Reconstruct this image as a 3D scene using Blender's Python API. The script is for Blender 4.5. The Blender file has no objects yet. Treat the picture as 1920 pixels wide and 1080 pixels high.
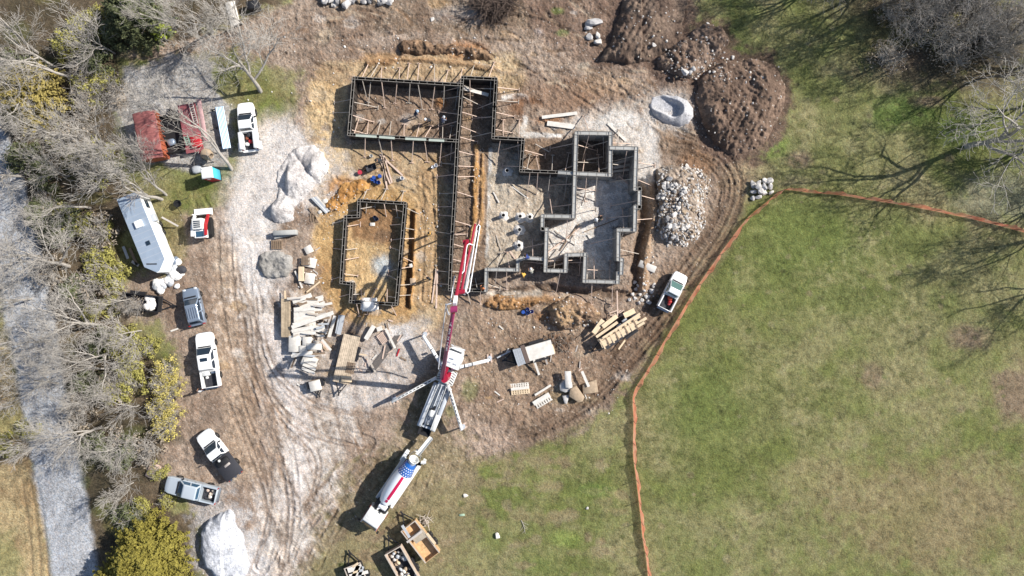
import bpy, bmesh, math, random
import numpy as np
from mathutils import Vector, Matrix
R = math.radians
random.seed(7); RNG = np.random.default_rng(7)
SC = bpy.context.scene
COL = SC.collection
H = 73.3; FPX = 1280.0            # flying height in metres, focal length in photo pixels

# ------------------------------------------------------------------ camera, sky, sun
cam = bpy.data.cameras.new('camera'); cam.lens = 24.0; cam.sensor_width = 36.0
cam.clip_end = 3000; cam.clip_start = 0.5
camo = bpy.data.objects.new('camera', cam); COL.objects.link(camo)
camo.location = (0, 0, H); camo.rotation_euler = (0, 0, 0)
SC.camera = camo
SUN_AZ, SUN_EL = R(20), R(37.5)     # azimuth measured from +x towards +y
w = bpy.data.worlds.new("World"); SC.world = w; w.use_nodes = True
nt = w.node_tree; bg = nt.nodes['Background']
sky = nt.nodes.new('ShaderNodeTexSky'); sky.sky_type = 'NISHITA'; sky.sun_disc = False
sky.sun_elevation = SUN_EL; sky.sun_rotation = R(70); sky.air_density = 1.0; sky.dust_density = 1.0
nt.links.new(sky.outputs[0], bg.inputs[0]); bg.inputs[1].default_value = 0.088
sl = bpy.data.lights.new('sun', 'SUN'); sl.energy = 4.8; sl.angle = R(0.55); sl.color = (1.0, 0.955, 0.89)
so = bpy.data.objects.new('sun', sl); COL.objects.link(so)
sd = Vector((math.cos(SUN_AZ)*math.cos(SUN_EL), math.sin(SUN_AZ)*math.cos(SUN_EL), math.sin(SUN_EL)))
so.rotation_euler = sd.to_track_quat('Z', 'Y').to_euler(); so.location = sd*120
SC.view_settings.view_transform = 'Standard'; SC.view_settings.look = 'None'
SC.view_settings.exposure = 0.66; SC.view_settings.gamma = 1.0
SC.render.engine = 'CYCLES'
SC.cycles.max_bounces = 5; SC.cycles.transparent_max_bounces = 8

# ------------------------------------------------------------------ helpers
def P(px, py, z=0.0):
    k = (H - z)/FPX
    return Vector(((px - 960)*k, (540 - py)*k, z))
def lin(c):
    out = []
    for v in c[:3]:
        v = v/255.0
        out.append(v/12.92 if v <= 0.04045 else ((v+0.055)/1.055)**2.4)
    return out
ALB = 0.68                        # photo tones to surface reflectance
def alb(c, k=ALB): return [min(0.85, v*k) for v in lin(c)]

_M = {}
def mat(name, c, rough=0.6, metal=0.0, var=0.0, scale=3.0, bump=0.0, spec=0.4, srgb=True, alpha=None, coat=0.0, k=ALB):
    if name in _M: return _M[name]
    m = bpy.data.materials.new(name); m.use_nodes = True
    n = m.node_tree.nodes; l = m.node_tree.links; b = n['Principled BSDF']
    col = (alb(c, k) if srgb else list(c)) + [1.0]
    b.inputs['Roughness'].default_value = rough; b.inputs['Metallic'].default_value = metal
    b.inputs['Specular IOR Level'].default_value = spec
    if coat: b.inputs['Coat Weight'].default_value = coat; b.inputs['Coat Roughness'].default_value = 0.08
    b.inputs['Base Color'].default_value = col
    if var or bump:
        tc = n.new('ShaderNodeTexCoord'); tx = n.new('ShaderNodeTexNoise')
        tx.inputs['Scale'].default_value = scale; tx.inputs['Detail'].default_value = 6; tx.inputs['Roughness'].default_value = 0.65
        l.new(tc.outputs['Object'], tx.inputs['Vector'])
        if var:
            mr = n.new('ShaderNodeMapRange'); mr.inputs['From Min'].default_value = 0.25; mr.inputs['From Max'].default_value = 0.75
            mr.inputs['To Min'].default_value = 1-var; mr.inputs['To Max'].default_value = 1+var
            l.new(tx.outputs['Fac'], mr.inputs['Value'])
            mx = n.new('ShaderNodeMix'); mx.data_type = 'RGBA'; mx.blend_type = 'MULTIPLY'; mx.inputs['Factor'].default_value = 1
            mx.inputs['A'].default_value = col; l.new(mr.outputs['Result'], mx.inputs['B'])
            l.new(mx.outputs['Result'], b.inputs['Base Color'])
        if bump:
            bp = n.new('ShaderNodeBump'); bp.inputs['Strength'].default_value = bump; bp.inputs['Distance'].default_value = 0.05
            l.new(tx.outputs['Fac'], bp.inputs['Height']); l.new(bp.outputs['Normal'], b.inputs['Normal'])
    if alpha is not None: b.inputs['Alpha'].default_value = alpha
    _M[name] = m; return m

def mat_planks(name, c, board=0.2, length=2.4, var=0.22, along='x', rough=.8, k=ALB):
    """boards side by side with dark joints, each board its own tone"""
    if name in _M: return _M[name]
    m = bpy.data.materials.new(name); m.use_nodes = True; n = m.node_tree.nodes; l = m.node_tree.links; b = n['Principled BSDF']
    b.inputs['Roughness'].default_value = rough; b.inputs['Specular IOR Level'].default_value = .25
    tc = n.new('ShaderNodeTexCoord'); mp = n.new('ShaderNodeMapping'); mp.inputs['Rotation'].default_value = (0, 0, 0 if along == 'x' else math.pi/2)
    br = n.new('ShaderNodeTexBrick'); base = np.array(alb(c, k)); br.inputs['Color1'].default_value = list(base*(1-var))+[1]; br.inputs['Color2'].default_value = list(np.minimum(base*(1+var), .85))+[1]; br.inputs['Mortar'].default_value = list(base*.3)+[1]
    br.inputs['Scale'].default_value = 1; br.inputs['Brick Width'].default_value = length; br.inputs['Row Height'].default_value = board; br.inputs['Mortar Size'].default_value = .012; br.inputs['Bias'].default_value = 0
    nz = n.new('ShaderNodeTexNoise'); nz.inputs['Scale'].default_value = 3; nz.inputs['Detail'].default_value = 6
    mr = n.new('ShaderNodeMapRange'); mr.inputs['From Min'].default_value = .3; mr.inputs['From Max'].default_value = .7; mr.inputs['To Min'].default_value = .75; mr.inputs['To Max'].default_value = 1.2
    mx = n.new('ShaderNodeMix'); mx.data_type = 'RGBA'; mx.blend_type = 'MULTIPLY'; mx.inputs['Factor'].default_value = 1
    l.new(tc.outputs['Object'], mp.inputs['Vector']); l.new(mp.outputs[0], br.inputs['Vector']); l.new(tc.outputs['Object'], nz.inputs['Vector']); l.new(nz.outputs['Fac'], mr.inputs['Value'])
    l.new(br.outputs['Color'], mx.inputs['A']); l.new(mr.outputs['Result'], mx.inputs['B']); l.new(mx.outputs['Result'], b.inputs['Base Color'])
    _M[name] = m; return m
def earth_mat():
    m = bpy.data.materials.new('earth'); m.use_nodes = True
    n = m.node_tree.nodes; l = m.node_tree.links; b = n['Principled BSDF']
    b.inputs['Roughness'].default_value = 0.95; b.inputs['Specular IOR Level'].default_value = 0.15
    at = n.new('ShaderNodeAttribute'); at.attribute_name = 'Col'
    tc = n.new('ShaderNodeTexCoord')
    n1 = n.new('ShaderNodeTexNoise'); n1.inputs['Scale'].default_value = 7.0; n1.inputs['Detail'].default_value = 5; n1.inputs['Roughness'].default_value = 0.75
    l.new(tc.outputs['Object'], n1.inputs['Vector'])
    mr = n.new('ShaderNodeMapRange'); mr.inputs['From Min'].default_value = 0.3; mr.inputs['From Max'].default_value = 0.7
    mr.inputs['To Min'].default_value = 0.62; mr.inputs['To Max'].default_value = 1.38
    l.new(n1.outputs['Fac'], mr.inputs['Value'])
    mx = n.new('ShaderNodeMix'); mx.data_type = 'RGBA'; mx.blend_type = 'MULTIPLY'; mx.inputs['Factor'].default_value = 1
    l.new(at.outputs['Color'], mx.inputs['A']); l.new(mr.outputs['Result'], mx.inputs['B'])
    l.new(mx.outputs['Result'], b.inputs['Base Color'])
    bp = n.new('ShaderNodeBump'); bp.inputs['Strength'].default_value = 0.7; bp.inputs['Distance'].default_value = 0.09
    l.new(n1.outputs['Fac'], bp.inputs['Height']); l.new(bp.outputs['Normal'], b.inputs['Normal'])
    return m
EARTH = earth_mat()

class MB:
    """collects shapes, builds ONE mesh object"""
    def __init__(s): s.v = []; s.f = []; s.mi = []; s.cur = 0
    def add(s, vs, fs):
        o = len(s.v); s.v.extend([tuple(v) for v in vs])
        for f in fs: s.f.append([i+o for i in f]); s.mi.append(s.cur)
        return s
    def box(s, c, size, rz=0.0, M=None):
        x, y, z = size[0]/2, size[1]/2, size[2]/2
        vs = [Vector((a*x, b*y, d*z)) for d in (-1, 1) for b in (-1, 1) for a in (-1, 1)]
        Rm = Matrix.Rotation(rz, 3, 'Z') if M is None else M
        vs = [Rm @ v + Vector(c) for v in vs]
        return s.add(vs, [(0,2,3,1),(4,5,7,6),(0,1,5,4),(2,6,7,3),(0,4,6,2),(1,3,7,5)])
    def bar(s, p0, p1, wd, ht, up=Vector((0,0,1))):
        p0, p1 = Vector(p0), Vector(p1); d = (p1-p0)
        if d.length < 1e-6: return s
        dn = d.normalized()
        if abs(dn.dot(up)) > 0.99: up = Vector((1,0,0))
        sd_ = dn.cross(up).normalized(); u = sd_.cross(dn).normalized()
        vs = []
        for p in (p0, p1):
            for a, b in ((-1,-1),(1,-1),(1,1),(-1,1)): vs.append(p + sd_*a*wd/2 + u*b*ht/2)
        return s.add(vs, [(0,3,2,1),(4,5,6,7),(0,1,5,4),(1,2,6,5),(2,3,7,6),(3,0,4,7)])
    def tube(s, pts, rad, n=8, cap=True):
        pts = [Vector(p) for p in pts]
        if not hasattr(rad, '__len__'): rad = [rad]*len(pts)
        o = []; prev = None
        for i, p in enumerate(pts):
            d = (pts[min(i+1, len(pts)-1)] - pts[max(i-1, 0)]).normalized()
            a = Vector((0,0,1)) if abs(d.z) < 0.95 else Vector((1,0,0))
            if prev is not None: a = prev
            u = (a - d*a.dot(d)).normalized(); prev = u; v = d.cross(u)
            for k in range(n):
                t = 2*math.pi*k/n; o.append(p + (u*math.cos(t)+v*math.sin(t))*rad[i])
        fs = []
        for i in range(len(pts)-1):
            for k in range(n):
                k2 = (k+1) % n; fs.append((i*n+k, i*n+k2, (i+1)*n+k2, (i+1)*n+k))
        if cap: fs.append(tuple(range(n))[::-1]); fs.append(tuple(range((len(pts)-1)*n, len(pts)*n)))
        return s.add(o, fs)
    def prism(s, poly, z0, z1):
        n = len(poly)
        vs = [(p[0], p[1], z0) for p in poly] + [(p[0], p[1], z1) for p in poly]
        fs = [tuple(range(n))[::-1], tuple(range(n, 2*n))] + [(i, (i+1) % n, n+(i+1) % n, n+i) for i in range(n)]
        return s.add(vs, fs)
    def quad(s, a, b, c, d): return s.add([a,b,c,d], [(0,1,2,3)])
    def lathe(s, prof, org, axis, n=16):
        org = Vector(org); ax = Vector(axis).normalized()
        a = Vector((0,0,1)) if abs(ax.z) < 0.9 else Vector((1,0,0))
        u = (a - ax*a.dot(ax)).normalized(); v = ax.cross(u)
        vs = []
        for t, r in prof:
            for k in range(n):
                th = 2*math.pi*k/n; vs.append(org + ax*t + (u*math.cos(th)+v*math.sin(th))*r)
        fs = []
        for i in range(len(prof)-1):
            for k in range(n):
                k2 = (k+1) % n; fs.append((i*n+k, i*n+k2, (i+1)*n+k2, (i+1)*n+k))
        if prof[0][1] > 1e-4: fs.append(tuple(range(n))[::-1])
        if prof[-1][1] > 1e-4: fs.append(tuple(range((len(prof)-1)*n, len(prof)*n)))
        return s.add(vs, fs)
    def rings(s, rings, close=True):
        n = len(rings[0]); vs = [p for r in rings for p in r]; fs = []
        for i in range(len(rings)-1):
            for k in range(n):
                k2 = (k+1) % n; fs.append((i*n+k, i*n+k2, (i+1)*n+k2, (i+1)*n+k))
        if close: fs.append(tuple(range(n))[::-1]); fs.append(tuple(range((len(rings)-1)*n, len(rings)*n)))
        return s.add(vs, fs)
    def mesh(s, name, mats, smooth=None):
        me = bpy.data.meshes.new(name); me.from_pydata(s.v, [], s.f); me.validate()
        for m in (mats if isinstance(mats, (list, tuple)) else [mats]): me.materials.append(m)
        if s.mi and max(s.mi) > 0 and len(s.mi) == len(me.polygons): me.polygons.foreach_set('material_index', s.mi)
        bm = bmesh.new(); bm.from_mesh(me); bmesh.ops.recalc_face_normals(bm, faces=bm.faces); bm.to_mesh(me); bm.free()
        if smooth is not None:
            me.polygons.foreach_set('use_smooth', [True]*len(me.polygons)); me.set_sharp_from_angle(angle=R(smooth))
        me.update(); return me
    def build(s, name, mats, parent=None, smooth=None):
        o = bpy.data.objects.new(name, s.mesh(name, mats, smooth)); COL.objects.link(o)
        if parent is not None: o.parent = parent
        return o

def bevel(o, wdt=0.05, seg=2, ang=30):
    bm = bmesh.new(); bm.from_mesh(o.data)
    es = [e for e in bm.edges if len(e.link_faces) == 2 and e.calc_face_angle(0) > R(ang)]
    bmesh.ops.bevel(bm, geom=es, offset=wdt, segments=seg, affect='EDGES', profile=0.6)
    bm.to_mesh(o.data); bm.free()
    o.data.polygons.foreach_set('use_smooth', [True]*len(o.data.polygons)); o.data.set_sharp_from_angle(angle=R(50))
    return o
def tag(o, label, cat, group=None, kind=None):
    if label: o['label'] = label
    if cat: o['category'] = cat
    if group: o['group'] = group
    o['kind'] = kind or 'thing'
    return o
def thing(name, label, cat, loc=(0,0,0), rz=0.0, group=None):
    o = bpy.data.objects.new(name, None); COL.objects.link(o); o.empty_display_size = 0.3
    o.location = loc; o.rotation_euler = (0, 0, rz); return tag(o, label, cat, group)
def copy_tree(o, parent=None):
    c = o.copy(); COL.objects.link(c)
    if parent is not None: c.parent = parent
    for ch in list(o.children): copy_tree(ch, c)
    return c

# ------------------------------------------------------------------ noise and ground painting (numpy)
_tab = RNG.random((8, 256, 256)).astype(np.float32)
def vnoise(x, y, seed=0):
    t = _tab[seed % 8]; ox, oy = (seed*37.3) % 251, (seed*91.7) % 241
    x = x+ox; y = y+oy
    xi = np.floor(x).astype(int); yi = np.floor(y).astype(int); fx = x-xi; fy = y-yi
    fx = fx*fx*(3-2*fx); fy = fy*fy*(3-2*fy)
    a = t[yi % 256, xi % 256]; b = t[yi % 256, (xi+1) % 256]; c = t[(yi+1) % 256, xi % 256]; d = t[(yi+1) % 256, (xi+1) % 256]
    return (a*(1-fx)+b*fx)*(1-fy) + (c*(1-fx)+d*fx)*fy
def fbm(x, y, sc, octv=4, seed=0, gain=0.55):
    s_ = 0; a = 1.0; tot = 0; f = 1.0/sc
    for i in range(octv):
        ca, sa = math.cos(.55+1.1*i), math.sin(.55+1.1*i); s_ = s_ + a*vnoise((x*ca-y*sa)*f, (x*sa+y*ca)*f, seed+i*3); tot += a; a *= gain; f *= 2.03
    return s_/tot
def sst(e0, e1, x):
    t = np.clip((x-e0)/(e1-e0), 0, 1); return t*t*(3-2*t)
def sdpoly(x, y, poly):
    """distance to polygon outline, negative inside"""
    d2 = np.full(x.shape, 1e12); ins = np.zeros(x.shape, bool); n = len(poly)
    for i in range(n):
        ax, ay = poly[i]; bx, by = poly[(i+1) % n]
        ex, ey = bx-ax, by-ay; wx, wy = x-ax, y-ay
        t = np.clip((wx*ex+wy*ey)/(ex*ex+ey*ey+1e-9), 0, 1)
        d2 = np.minimum(d2, (wx-ex*t)**2+(wy-ey*t)**2)
        if ay != by:
            c = ((ay > y) != (by > y)) & (x < (bx-ax)*(y-ay)/(by-ay)+ax); ins ^= c
    d = np.sqrt(d2); return np.where(ins, -d, d)
def dline(x, y, pts):
    """distance to polyline, arc length, signed side distance"""
    bd = np.full(x.shape, 1e9); bs = np.zeros(x.shape); sg = np.zeros(x.shape); acc = 0
    for (ax, ay), (bx, by) in zip(pts[:-1], pts[1:]):
        ex, ey = bx-ax, by-ay; L = math.hypot(ex, ey); wx, wy = x-ax, y-ay
        t = np.clip((wx*ex+wy*ey)/(L*L+1e-9), 0, 1)
        d = np.hypot(wx-ex*t, wy-ey*t); m = d < bd
        bd = np.where(m, d, bd); bs = np.where(m, acc+t*L, bs); sg = np.where(m, np.sign(wx*ey-wy*ex)*d, sg); acc += L
    return bd, bs, sg
def curve(pts, n=8):
    """Catmull-Rom through px points"""
    p = [pts[0]]+list(pts)+[pts[-1]]; out = []
    for i in range(1, len(p)-2):
        for k in range(n):
            t = k/n; a, b, c, d = [np.array(p[i+j-1], float) for j in range(4)]
            out.append(tuple(0.5*((2*b)+(c-a)*t+(2*a-5*b+4*c-d)*t*t+(3*b-a-3*c+d)*t**3)))
    out.append(tuple(pts[-1])); return out
# ------------------------------------------------------------------ THE GROUND: one sheet, dense where the photo looks, coarse to the horizon
STEP = 1.5
core_u = np.arange(-90, 2011, STEP); core_v = np.arange(-90, 1171, STEP)
gu = np.concatenate([[-30000,-12000,-5000,-2000,-900,-400,-200], core_u, [2120,2320,2800,3900,6900,14000,32000]])
gv = np.concatenate([[-30000,-12000,-5000,-2000,-900,-400,-200], core_v, [1280,1480,2000,3000,6000,13000,31000]])
U, V = np.meshgrid(gu.astype(np.float64), gv.astype(np.float64))
WN = RNG.random(U.shape); WN2 = RNG.random(U.shape)
n200 = fbm(U, V, 220, 4, 1); n60 = fbm(U, V, 60, 4, 2); n20 = fbm(U, V, 20, 4, 4); n8 = fbm(U, V, 8, 3, 5)
NS = fbm((U*0.93-V*0.36), (U*0.36+V*0.93)/5.5, 11, 4, 6)         # streaks along the drive
C = np.zeros(U.shape+(3,)); Z = np.zeros(U.shape)
def A(c): return np.array(alb(c))
def blend(m, c):
    global C
    c = np.asarray(c)
    C = C*(1-m[..., None]) + c*m[..., None]
def crop(pts, pad):
    xs = [p[0] for p in pts]; ys = [p[1] for p in pts]
    i0, i1 = np.searchsorted(gv, [min(ys)-pad, max(ys)+pad]); j0, j1 = np.searchsorted(gu, [min(xs)-pad, max(xs)+pad])
    return slice(max(i0-1,0), i1+1), slice(max(j0-1,0), j1+1)
def mixc(c0, c1, t): return A(c0)*(1-t[..., None]) + A(c1)*t[..., None]
def paint_poly(poly, c, strength=1.0, soft=10, rag=10, c2=None, dz=0.0, zsoft=None):
    sl_ = crop(poly, soft+rag+6); x, y = U[sl_], V[sl_]
    d = sdpoly(x, y, poly) + (n20[sl_]-0.5)*2*rag + (n8[sl_]-0.5)*rag
    m = (1-sst(-soft, soft, d))*strength
    t = np.clip((n60[sl_]*0.5+n20[sl_]*0.5-0.5)*3+0.5, 0, 1)
    cc = mixc(c, c2 if c2 else c, t)
    C[sl_] = C[sl_]*(1-m[..., None]) + cc*m[..., None]
    if dz: Z[sl_] += dz*(1-sst(-(zsoft or soft), (zsoft or soft), d))
def paint_line(pts, wd, c, strength=1.0, soft=6, rag=4, c2=None, dz=0.0, patchy=0.0, smoothpts=True):
    if smoothpts and len(pts) > 2: pts = curve(pts, 6)
    sl_ = crop(pts, wd+soft+rag+4); x, y = U[sl_], V[sl_]
    d, s_, sg = dline(x, y, pts)
    d = d + (n20[sl_]-0.5)*2*rag
    m = (1-sst(wd/2-soft, wd/2+soft, d))*strength
    if patchy: m = m*np.clip(1+ (n20[sl_]*0.25+n8[sl_]*0.2+NS[sl_]*0.55-0.50)*patchy*3.2, 0, 1)
    t = np.clip((n60[sl_]*0.5+n8[sl_]*0.5-0.5)*3+0.5, 0, 1)
    cc = mixc(c, c2 if c2 else c, t)
    C[sl_] = C[sl_]*(1-m[..., None]) + cc*m[..., None]
    if dz: Z[sl_] += dz*(1-sst(wd/2-soft, wd/2+soft, d))
def blob(cx, cy, rx, ry, c, strength=0.8, rag=0.35, dz=0.0):
    sl_ = crop([(cx-rx*1.5, cy-ry*1.5), (cx+rx*1.5, cy+ry*1.5)], 4); x, y = U[sl_], V[sl_]
    d = np.hypot((x-cx)/rx, (y-cy)/ry) + (n20[sl_]-0.5)*2*rag + (n8[sl_]-0.5)*rag
    m = (1-sst(0.45, 1.15, d))*strength
    C[sl_] = C[sl_]*(1-m[..., None]) + A(c)*m[..., None]
    if dz: Z[sl_] += dz*(1-sst(0.3, 1.1, d))
def tracks(pts, gauge=22, wd=5, c=(96,76,60), strength=0.6, dz=-0.07, tread=True):
    pts = curve(pts, 8); sl_ = crop(pts, gauge+12); x, y = U[sl_], V[sl_]
    d, s_, sg = dline(x, y, pts)
    for off in (-gauge/2, gauge/2):
        e = np.abs(sg-off) + (d-np.abs(sg)) + (n8[sl_]-0.5)*3
        m = (1-sst(wd/2-1.5, wd/2+1.5, e))
        if tread: m = m*(0.55+0.45*np.cos(s_*2*math.pi/5.0))
        ms = m*strength*0.7*np.clip((n60[sl_]*.5+n20[sl_]*.5-.3)*3.2, 0.15, 1)
        C[sl_] = C[sl_]*(1-ms[..., None]) + A(c)*ms[..., None]
        br = 0.35+1.0*np.clip((n60[sl_]*.5+n20[sl_]*.5-.35)*3, 0, 1); Z[sl_] += br*(dz*(1-sst(wd/2-1.5, wd/2+1.5, e)) - dz*0.35*np.exp(-((e-wd*0.9)/2.5)**2))
        if tread: Z[sl_] += 0.03*m

# grass everywhere first
t = np.clip((n200*0.5+n60*0.4+n20*.1-0.5)*4.4+0.48, 0, 1); t2 = np.clip((n60*0.6+n20*0.4-0.5)*4+0.35, 0, 1)
C[:] = mixc((146,139,101), (118,121,72), t)
C[:] = C*(1-0.45*t2[..., None]) + A((104,116,60))*0.45*t2[..., None]
blob(1480,430,150,90,(106,120,60),0.5,.7); blob(1560,470,120,60,(102,120,56),0.45,.7); blob(1400,540,70,60,(106,118,62),0.35,.7)
blob(1700,205,75,45,(84,118,50),0.6,.6); blob(1660,230,40,25,(104,136,58),0.45,.6); blob(1330,770,90,80,(106,122,62),0.4,.7)
blob(1800,240,60,40,(95,118,55),0.5); blob(1440,270,50,30,(112,142,60),0.6); blob(1350,95,60,60,(88,112,50),0.5)
blob(1560,320,120,40,(132,130,85),0.6); blob(1600,560,120,40,(104,118,58),0.5); blob(1120,920,45,14,(112,140,66),0.45,.6)
blob(1060,1010,35,20,(132,150,75),0.55); blob(1000,1060,60,20,(106,124,62),0.35,.6); blob(1240,430,20,20,(105,118,60),0.4)
for (x, y, rx, ry) in ((1635,705,24,26),(1905,735,55,60),(1815,632,45,30),(1500,300,30,20),(1690,110,70,25),(1740,190,40,15)):
    blob(x, y, rx, ry, (142,120,104), 0.75)
blob(1760,960,230,120,(146,128,98),0.55); blob(1560,900,120,60,(150,138,100),0.4); blob(1480,340,60,16,(120,110,92),0.5)
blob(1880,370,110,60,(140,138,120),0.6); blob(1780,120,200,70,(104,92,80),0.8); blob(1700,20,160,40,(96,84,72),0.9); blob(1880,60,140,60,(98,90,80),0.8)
for (x, y, rx, ry, s_) in ((1500,440,240,130,.45),(1700,520,220,110,.3),(1350,780,170,110,.4),(1560,640,200,90,.25),(1640,240,160,80,.35),(1400,180,110,120,.35),(1250,960,120,90,.25),(1560,60,140,60,.3)): blob(x, y, rx, ry, (109,117,66), s_, .8)
# broad building site
SITE = [(545,0),(600,-60),(1300,-60),(1285,60),(1330,105),(1440,120),(1478,190),(1450,260),(1405,300),(1398,360),(1345,440),(1300,510),(1240,605),(1190,690),(1165,745),(1090,805),(1000,832),(900,868),(860,905),(770,925),(690,955),(625,1020),(560,1090),(540,1180),(370,1180),(380,960),(300,900),(285,850),(310,790),(335,690),(300,600),(225,600),(215,550),(310,480),(330,400),(420,380),(470,330),(520,250),(560,140),(440,95),(240,128),(225,90),(420,50)]
paint_poly(SITE, (178,159,142), 1, 14, 22, (140,120,104))
# wood floor on the left and dry verge beyond the road
WOODS = [(-95,-95),(545,-95),(540,0),(420,50),(225,95),(215,150),(225,330),(250,360),(215,540),(225,600),(320,690),(320,800),(290,880),(330,960),(375,970),(370,1180),(170,1180),(130,850),(70,560),(20,380),(-95,250)]
paint_poly(WOODS, (112,98,80), 1, 12, 18, (82,74,58))
for _ in range(60):
    x = random.uniform(-40,330); y = random.uniform(-40,1000)
    if x < 20+0.12*y: continue
    blob(x, y, random.uniform(12,40), random.uniform(12,35), random.choice([(104,112,58),(128,124,72),(92,84,68),(132,118,96),(86,96,52)]), 0.5)
paint_poly([(-95,620),(20,640),(60,800),(95,1000),(110,1180),(-95,1180)], (196,176,134), 1, 14, 20, (152,130,98))
blob(20,790,45,40,(120,120,70),0.6); blob(10,1050,40,60,(140,142,92),0.6); blob(30,850,60,25,(120,100,78),0.6)
for off in (0, 16, 30): paint_line([(40+off,900),(55+off,1000),(62+off,1110)], 5, (150,128,98), 0.6, 3, 2, dz=-0.06)
ROAD = [(-60,180),(-15,300),(20,420),(48,560),(78,720),(100,850),(122,960),(148,1120),(160,1200)]
paint_line(ROAD, 88, (195,197,201), 1, 7, 7, (170,172,176), dz=0.05)
paint_line([(p[0]-22,p[1]) for p in ROAD], 9, (172,172,176), 0.4, 5, 4); paint_line([(p[0]+20,p[1]) for p in ROAD], 9, (174,174,176), 0.4, 5, 4)
# gravel pad and grass by the parked vehicles
paint_poly([(235,125),(340,100),(400,118),(405,170),(440,205),(432,305),(400,318),(330,318),(255,300),(205,190)], (196,192,188), 0.95, 8, 12, (176,168,160))
paint_poly([(440,140),(500,150),(560,180),(550,240),(505,270),(470,330),(430,380),(330,400),(310,345),(380,330),(430,320),(450,290)], (140,132,88), 0.85, 12, 16, (110,118,62))
paint_poly([(310,360),(350,420),(350,480),(330,520),(310,480),(300,400)], (150,138,95), 0.7, 10, 12, (130,122,78))
# pale subsoil round the formwork
paint_poly([(600,118),(700,105),(850,85),(960,105),(990,150),(960,180),(860,150),(660,150),(650,270),(840,290),(840,600),(780,640),(640,590),(590,470),(580,340),(600,300),(570,250),(575,160)], (202,178,142), 0.95, 10, 14, (178,152,120))
paint_poly([(585,150),(650,160),(640,300),(610,330),(570,250)], (212,184,142), 0.8, 10, 12)
paint_poly([(610,350),(690,335),(790,375),(780,600),(640,600),(600,540),(585,450)], (204,168,116), 0.9, 12, 14, (180,142,96))
paint_poly([(790,300),(830,290),(838,560),(790,580),(775,400)], (192,162,122), 0.85, 8, 8, (170,140,106))
blob(770,90,40,16,(96,72,54),0.7); blob(870,95,50,22,(168,118,76),0.7); blob(720,110,60,14,(168,128,88),0.6); blob(640,350,40,25,(186,128,66),0.7)
blob(660,390,30,12,(206,160,100),0.6)
# interior floors
paint_poly([(668,160),(860,165),(852,258),(662,250)], (160,138,118), 1, 4, 4, (138,117,100))
blob(770,225,26,16,(192,180,170),0.6); blob(828,195,14,14,(160,112,70),0.8,dz=0.25); blob(672,222,12,10,(168,164,158),0.7)
paint_poly([(870,150),(926,152),(922,262),(918,540),(848,540)], (152,131,111), 1, 4, 4, (130,110,94))
paint_line([(893,275),(890,400),(880,470)], 9, (196,150,96), 0.9, 3, 4, dz=0.35); paint_line([(905,290),(903,400),(895,460)], 7, (190,148,98), 0.8, 3, 4, dz=0.3)
paint_line([(920,280),(918,380),(914,480)], 8, (205,202,196), 0.9, 2, 2)
paint_poly([(925,262),(978,265),(976,320),(1075,330),(1070,402),(1015,405),(1020,485),(975,500),(915,500),(915,400)], (204,190,170), 1, 5, 6, (178,161,141))
paint_poly([(1082,335),(1188,335),(1186,430),(1156,440),(1154,525),(1100,520),(1095,470),(1062,472),(1030,500),(1026,430),(1080,410)], (238,231,222), 1, 5, 4, (206,198,189))
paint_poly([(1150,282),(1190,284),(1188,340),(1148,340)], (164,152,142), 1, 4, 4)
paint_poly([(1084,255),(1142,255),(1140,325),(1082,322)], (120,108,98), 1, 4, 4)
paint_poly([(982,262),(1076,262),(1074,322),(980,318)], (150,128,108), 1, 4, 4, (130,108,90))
paint_poly([(652,390),(676,380),(755,385),(742,570),(660,565),(645,530)], (214,184,138), 1, 4, 4, (190,156,112))
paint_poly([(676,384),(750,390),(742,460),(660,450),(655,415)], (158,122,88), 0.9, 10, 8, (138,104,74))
paint_line([(645,450),(642,525),(662,530),(664,562)], 7, (214,206,196), 0.9, 2, 3)
blob(716,498,26,27,(160,154,146),0.9,.3); blob(718,498,17,18,(206,208,204),1.0,.2)
# concrete dust and grey fines north of the house and over the drive
paint_poly([(1085,205),(1130,190),(1200,205),(1235,260),(1235,330),(1200,345),(1150,250),(1085,250),(1040,240)], (226,219,211), 0.92, 12, 16, (196,183,170))
paint_line([(945,183),(985,183),(985,225),(980,250),(1010,252),(1050,255)], 9, (226,220,212), 0.95, 2, 3)
blob(1130,160,55,22,(192,166,140),0.7); blob(1010,60,12,10,(205,190,182),0.7); blob(850,27,52,16,(222,214,208),0.9,0.5); blob(745,65,60,10,(190,172,156),0.7,0.6); blob(700,80,60,10,(178,160,144),0.6,0.6)
blob(1060,180,120,40,(140,106,80),0.5); blob(985,200,40,22,(128,92,66),0.8); blob(1030,225,30,12,(150,104,68),0.7)
DR = [(520,265),(480,340),(462,430),(470,520),(510,600),(560,690),(600,790),(590,870),(560,940),(530,1010),(500,1120)]
paint_line(DR, 110, (216,206,196), 0.95, 26, 20, (196,181,167), patchy=1.1)
paint_line([(530,268),(500,300),(480,360),(470,450),(500,520)], 84, (230,223,217), 0.95, 14, 18, (208,199,191))
paint_line([(520,640),(560,720),(640,735),(720,720),(780,660)], 60, (212,204,198), 0.9, 20, 16, (190,174,160), patchy=1.2)
paint_line([(500,610),(545,740),(570,850),(540,950)], 40, (216,204,196), 0.8, 14, 14, patchy=1.5)
paint_poly([(545,600),(640,640),(760,610),(800,600),(800,660),(770,720),(690,770),(640,745),(560,740),(530,690)], (212,203,196), .75, 16, 22, (186,172,158)); blob(530,700,35,60,(214,206,200),0.8); blob(745,625,35,25,(222,216,212),0.8,0.5); blob(500,480,30,40,(206,198,192),0.7); blob(480,1060,40,40,(216,208,202),0.8)
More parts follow.
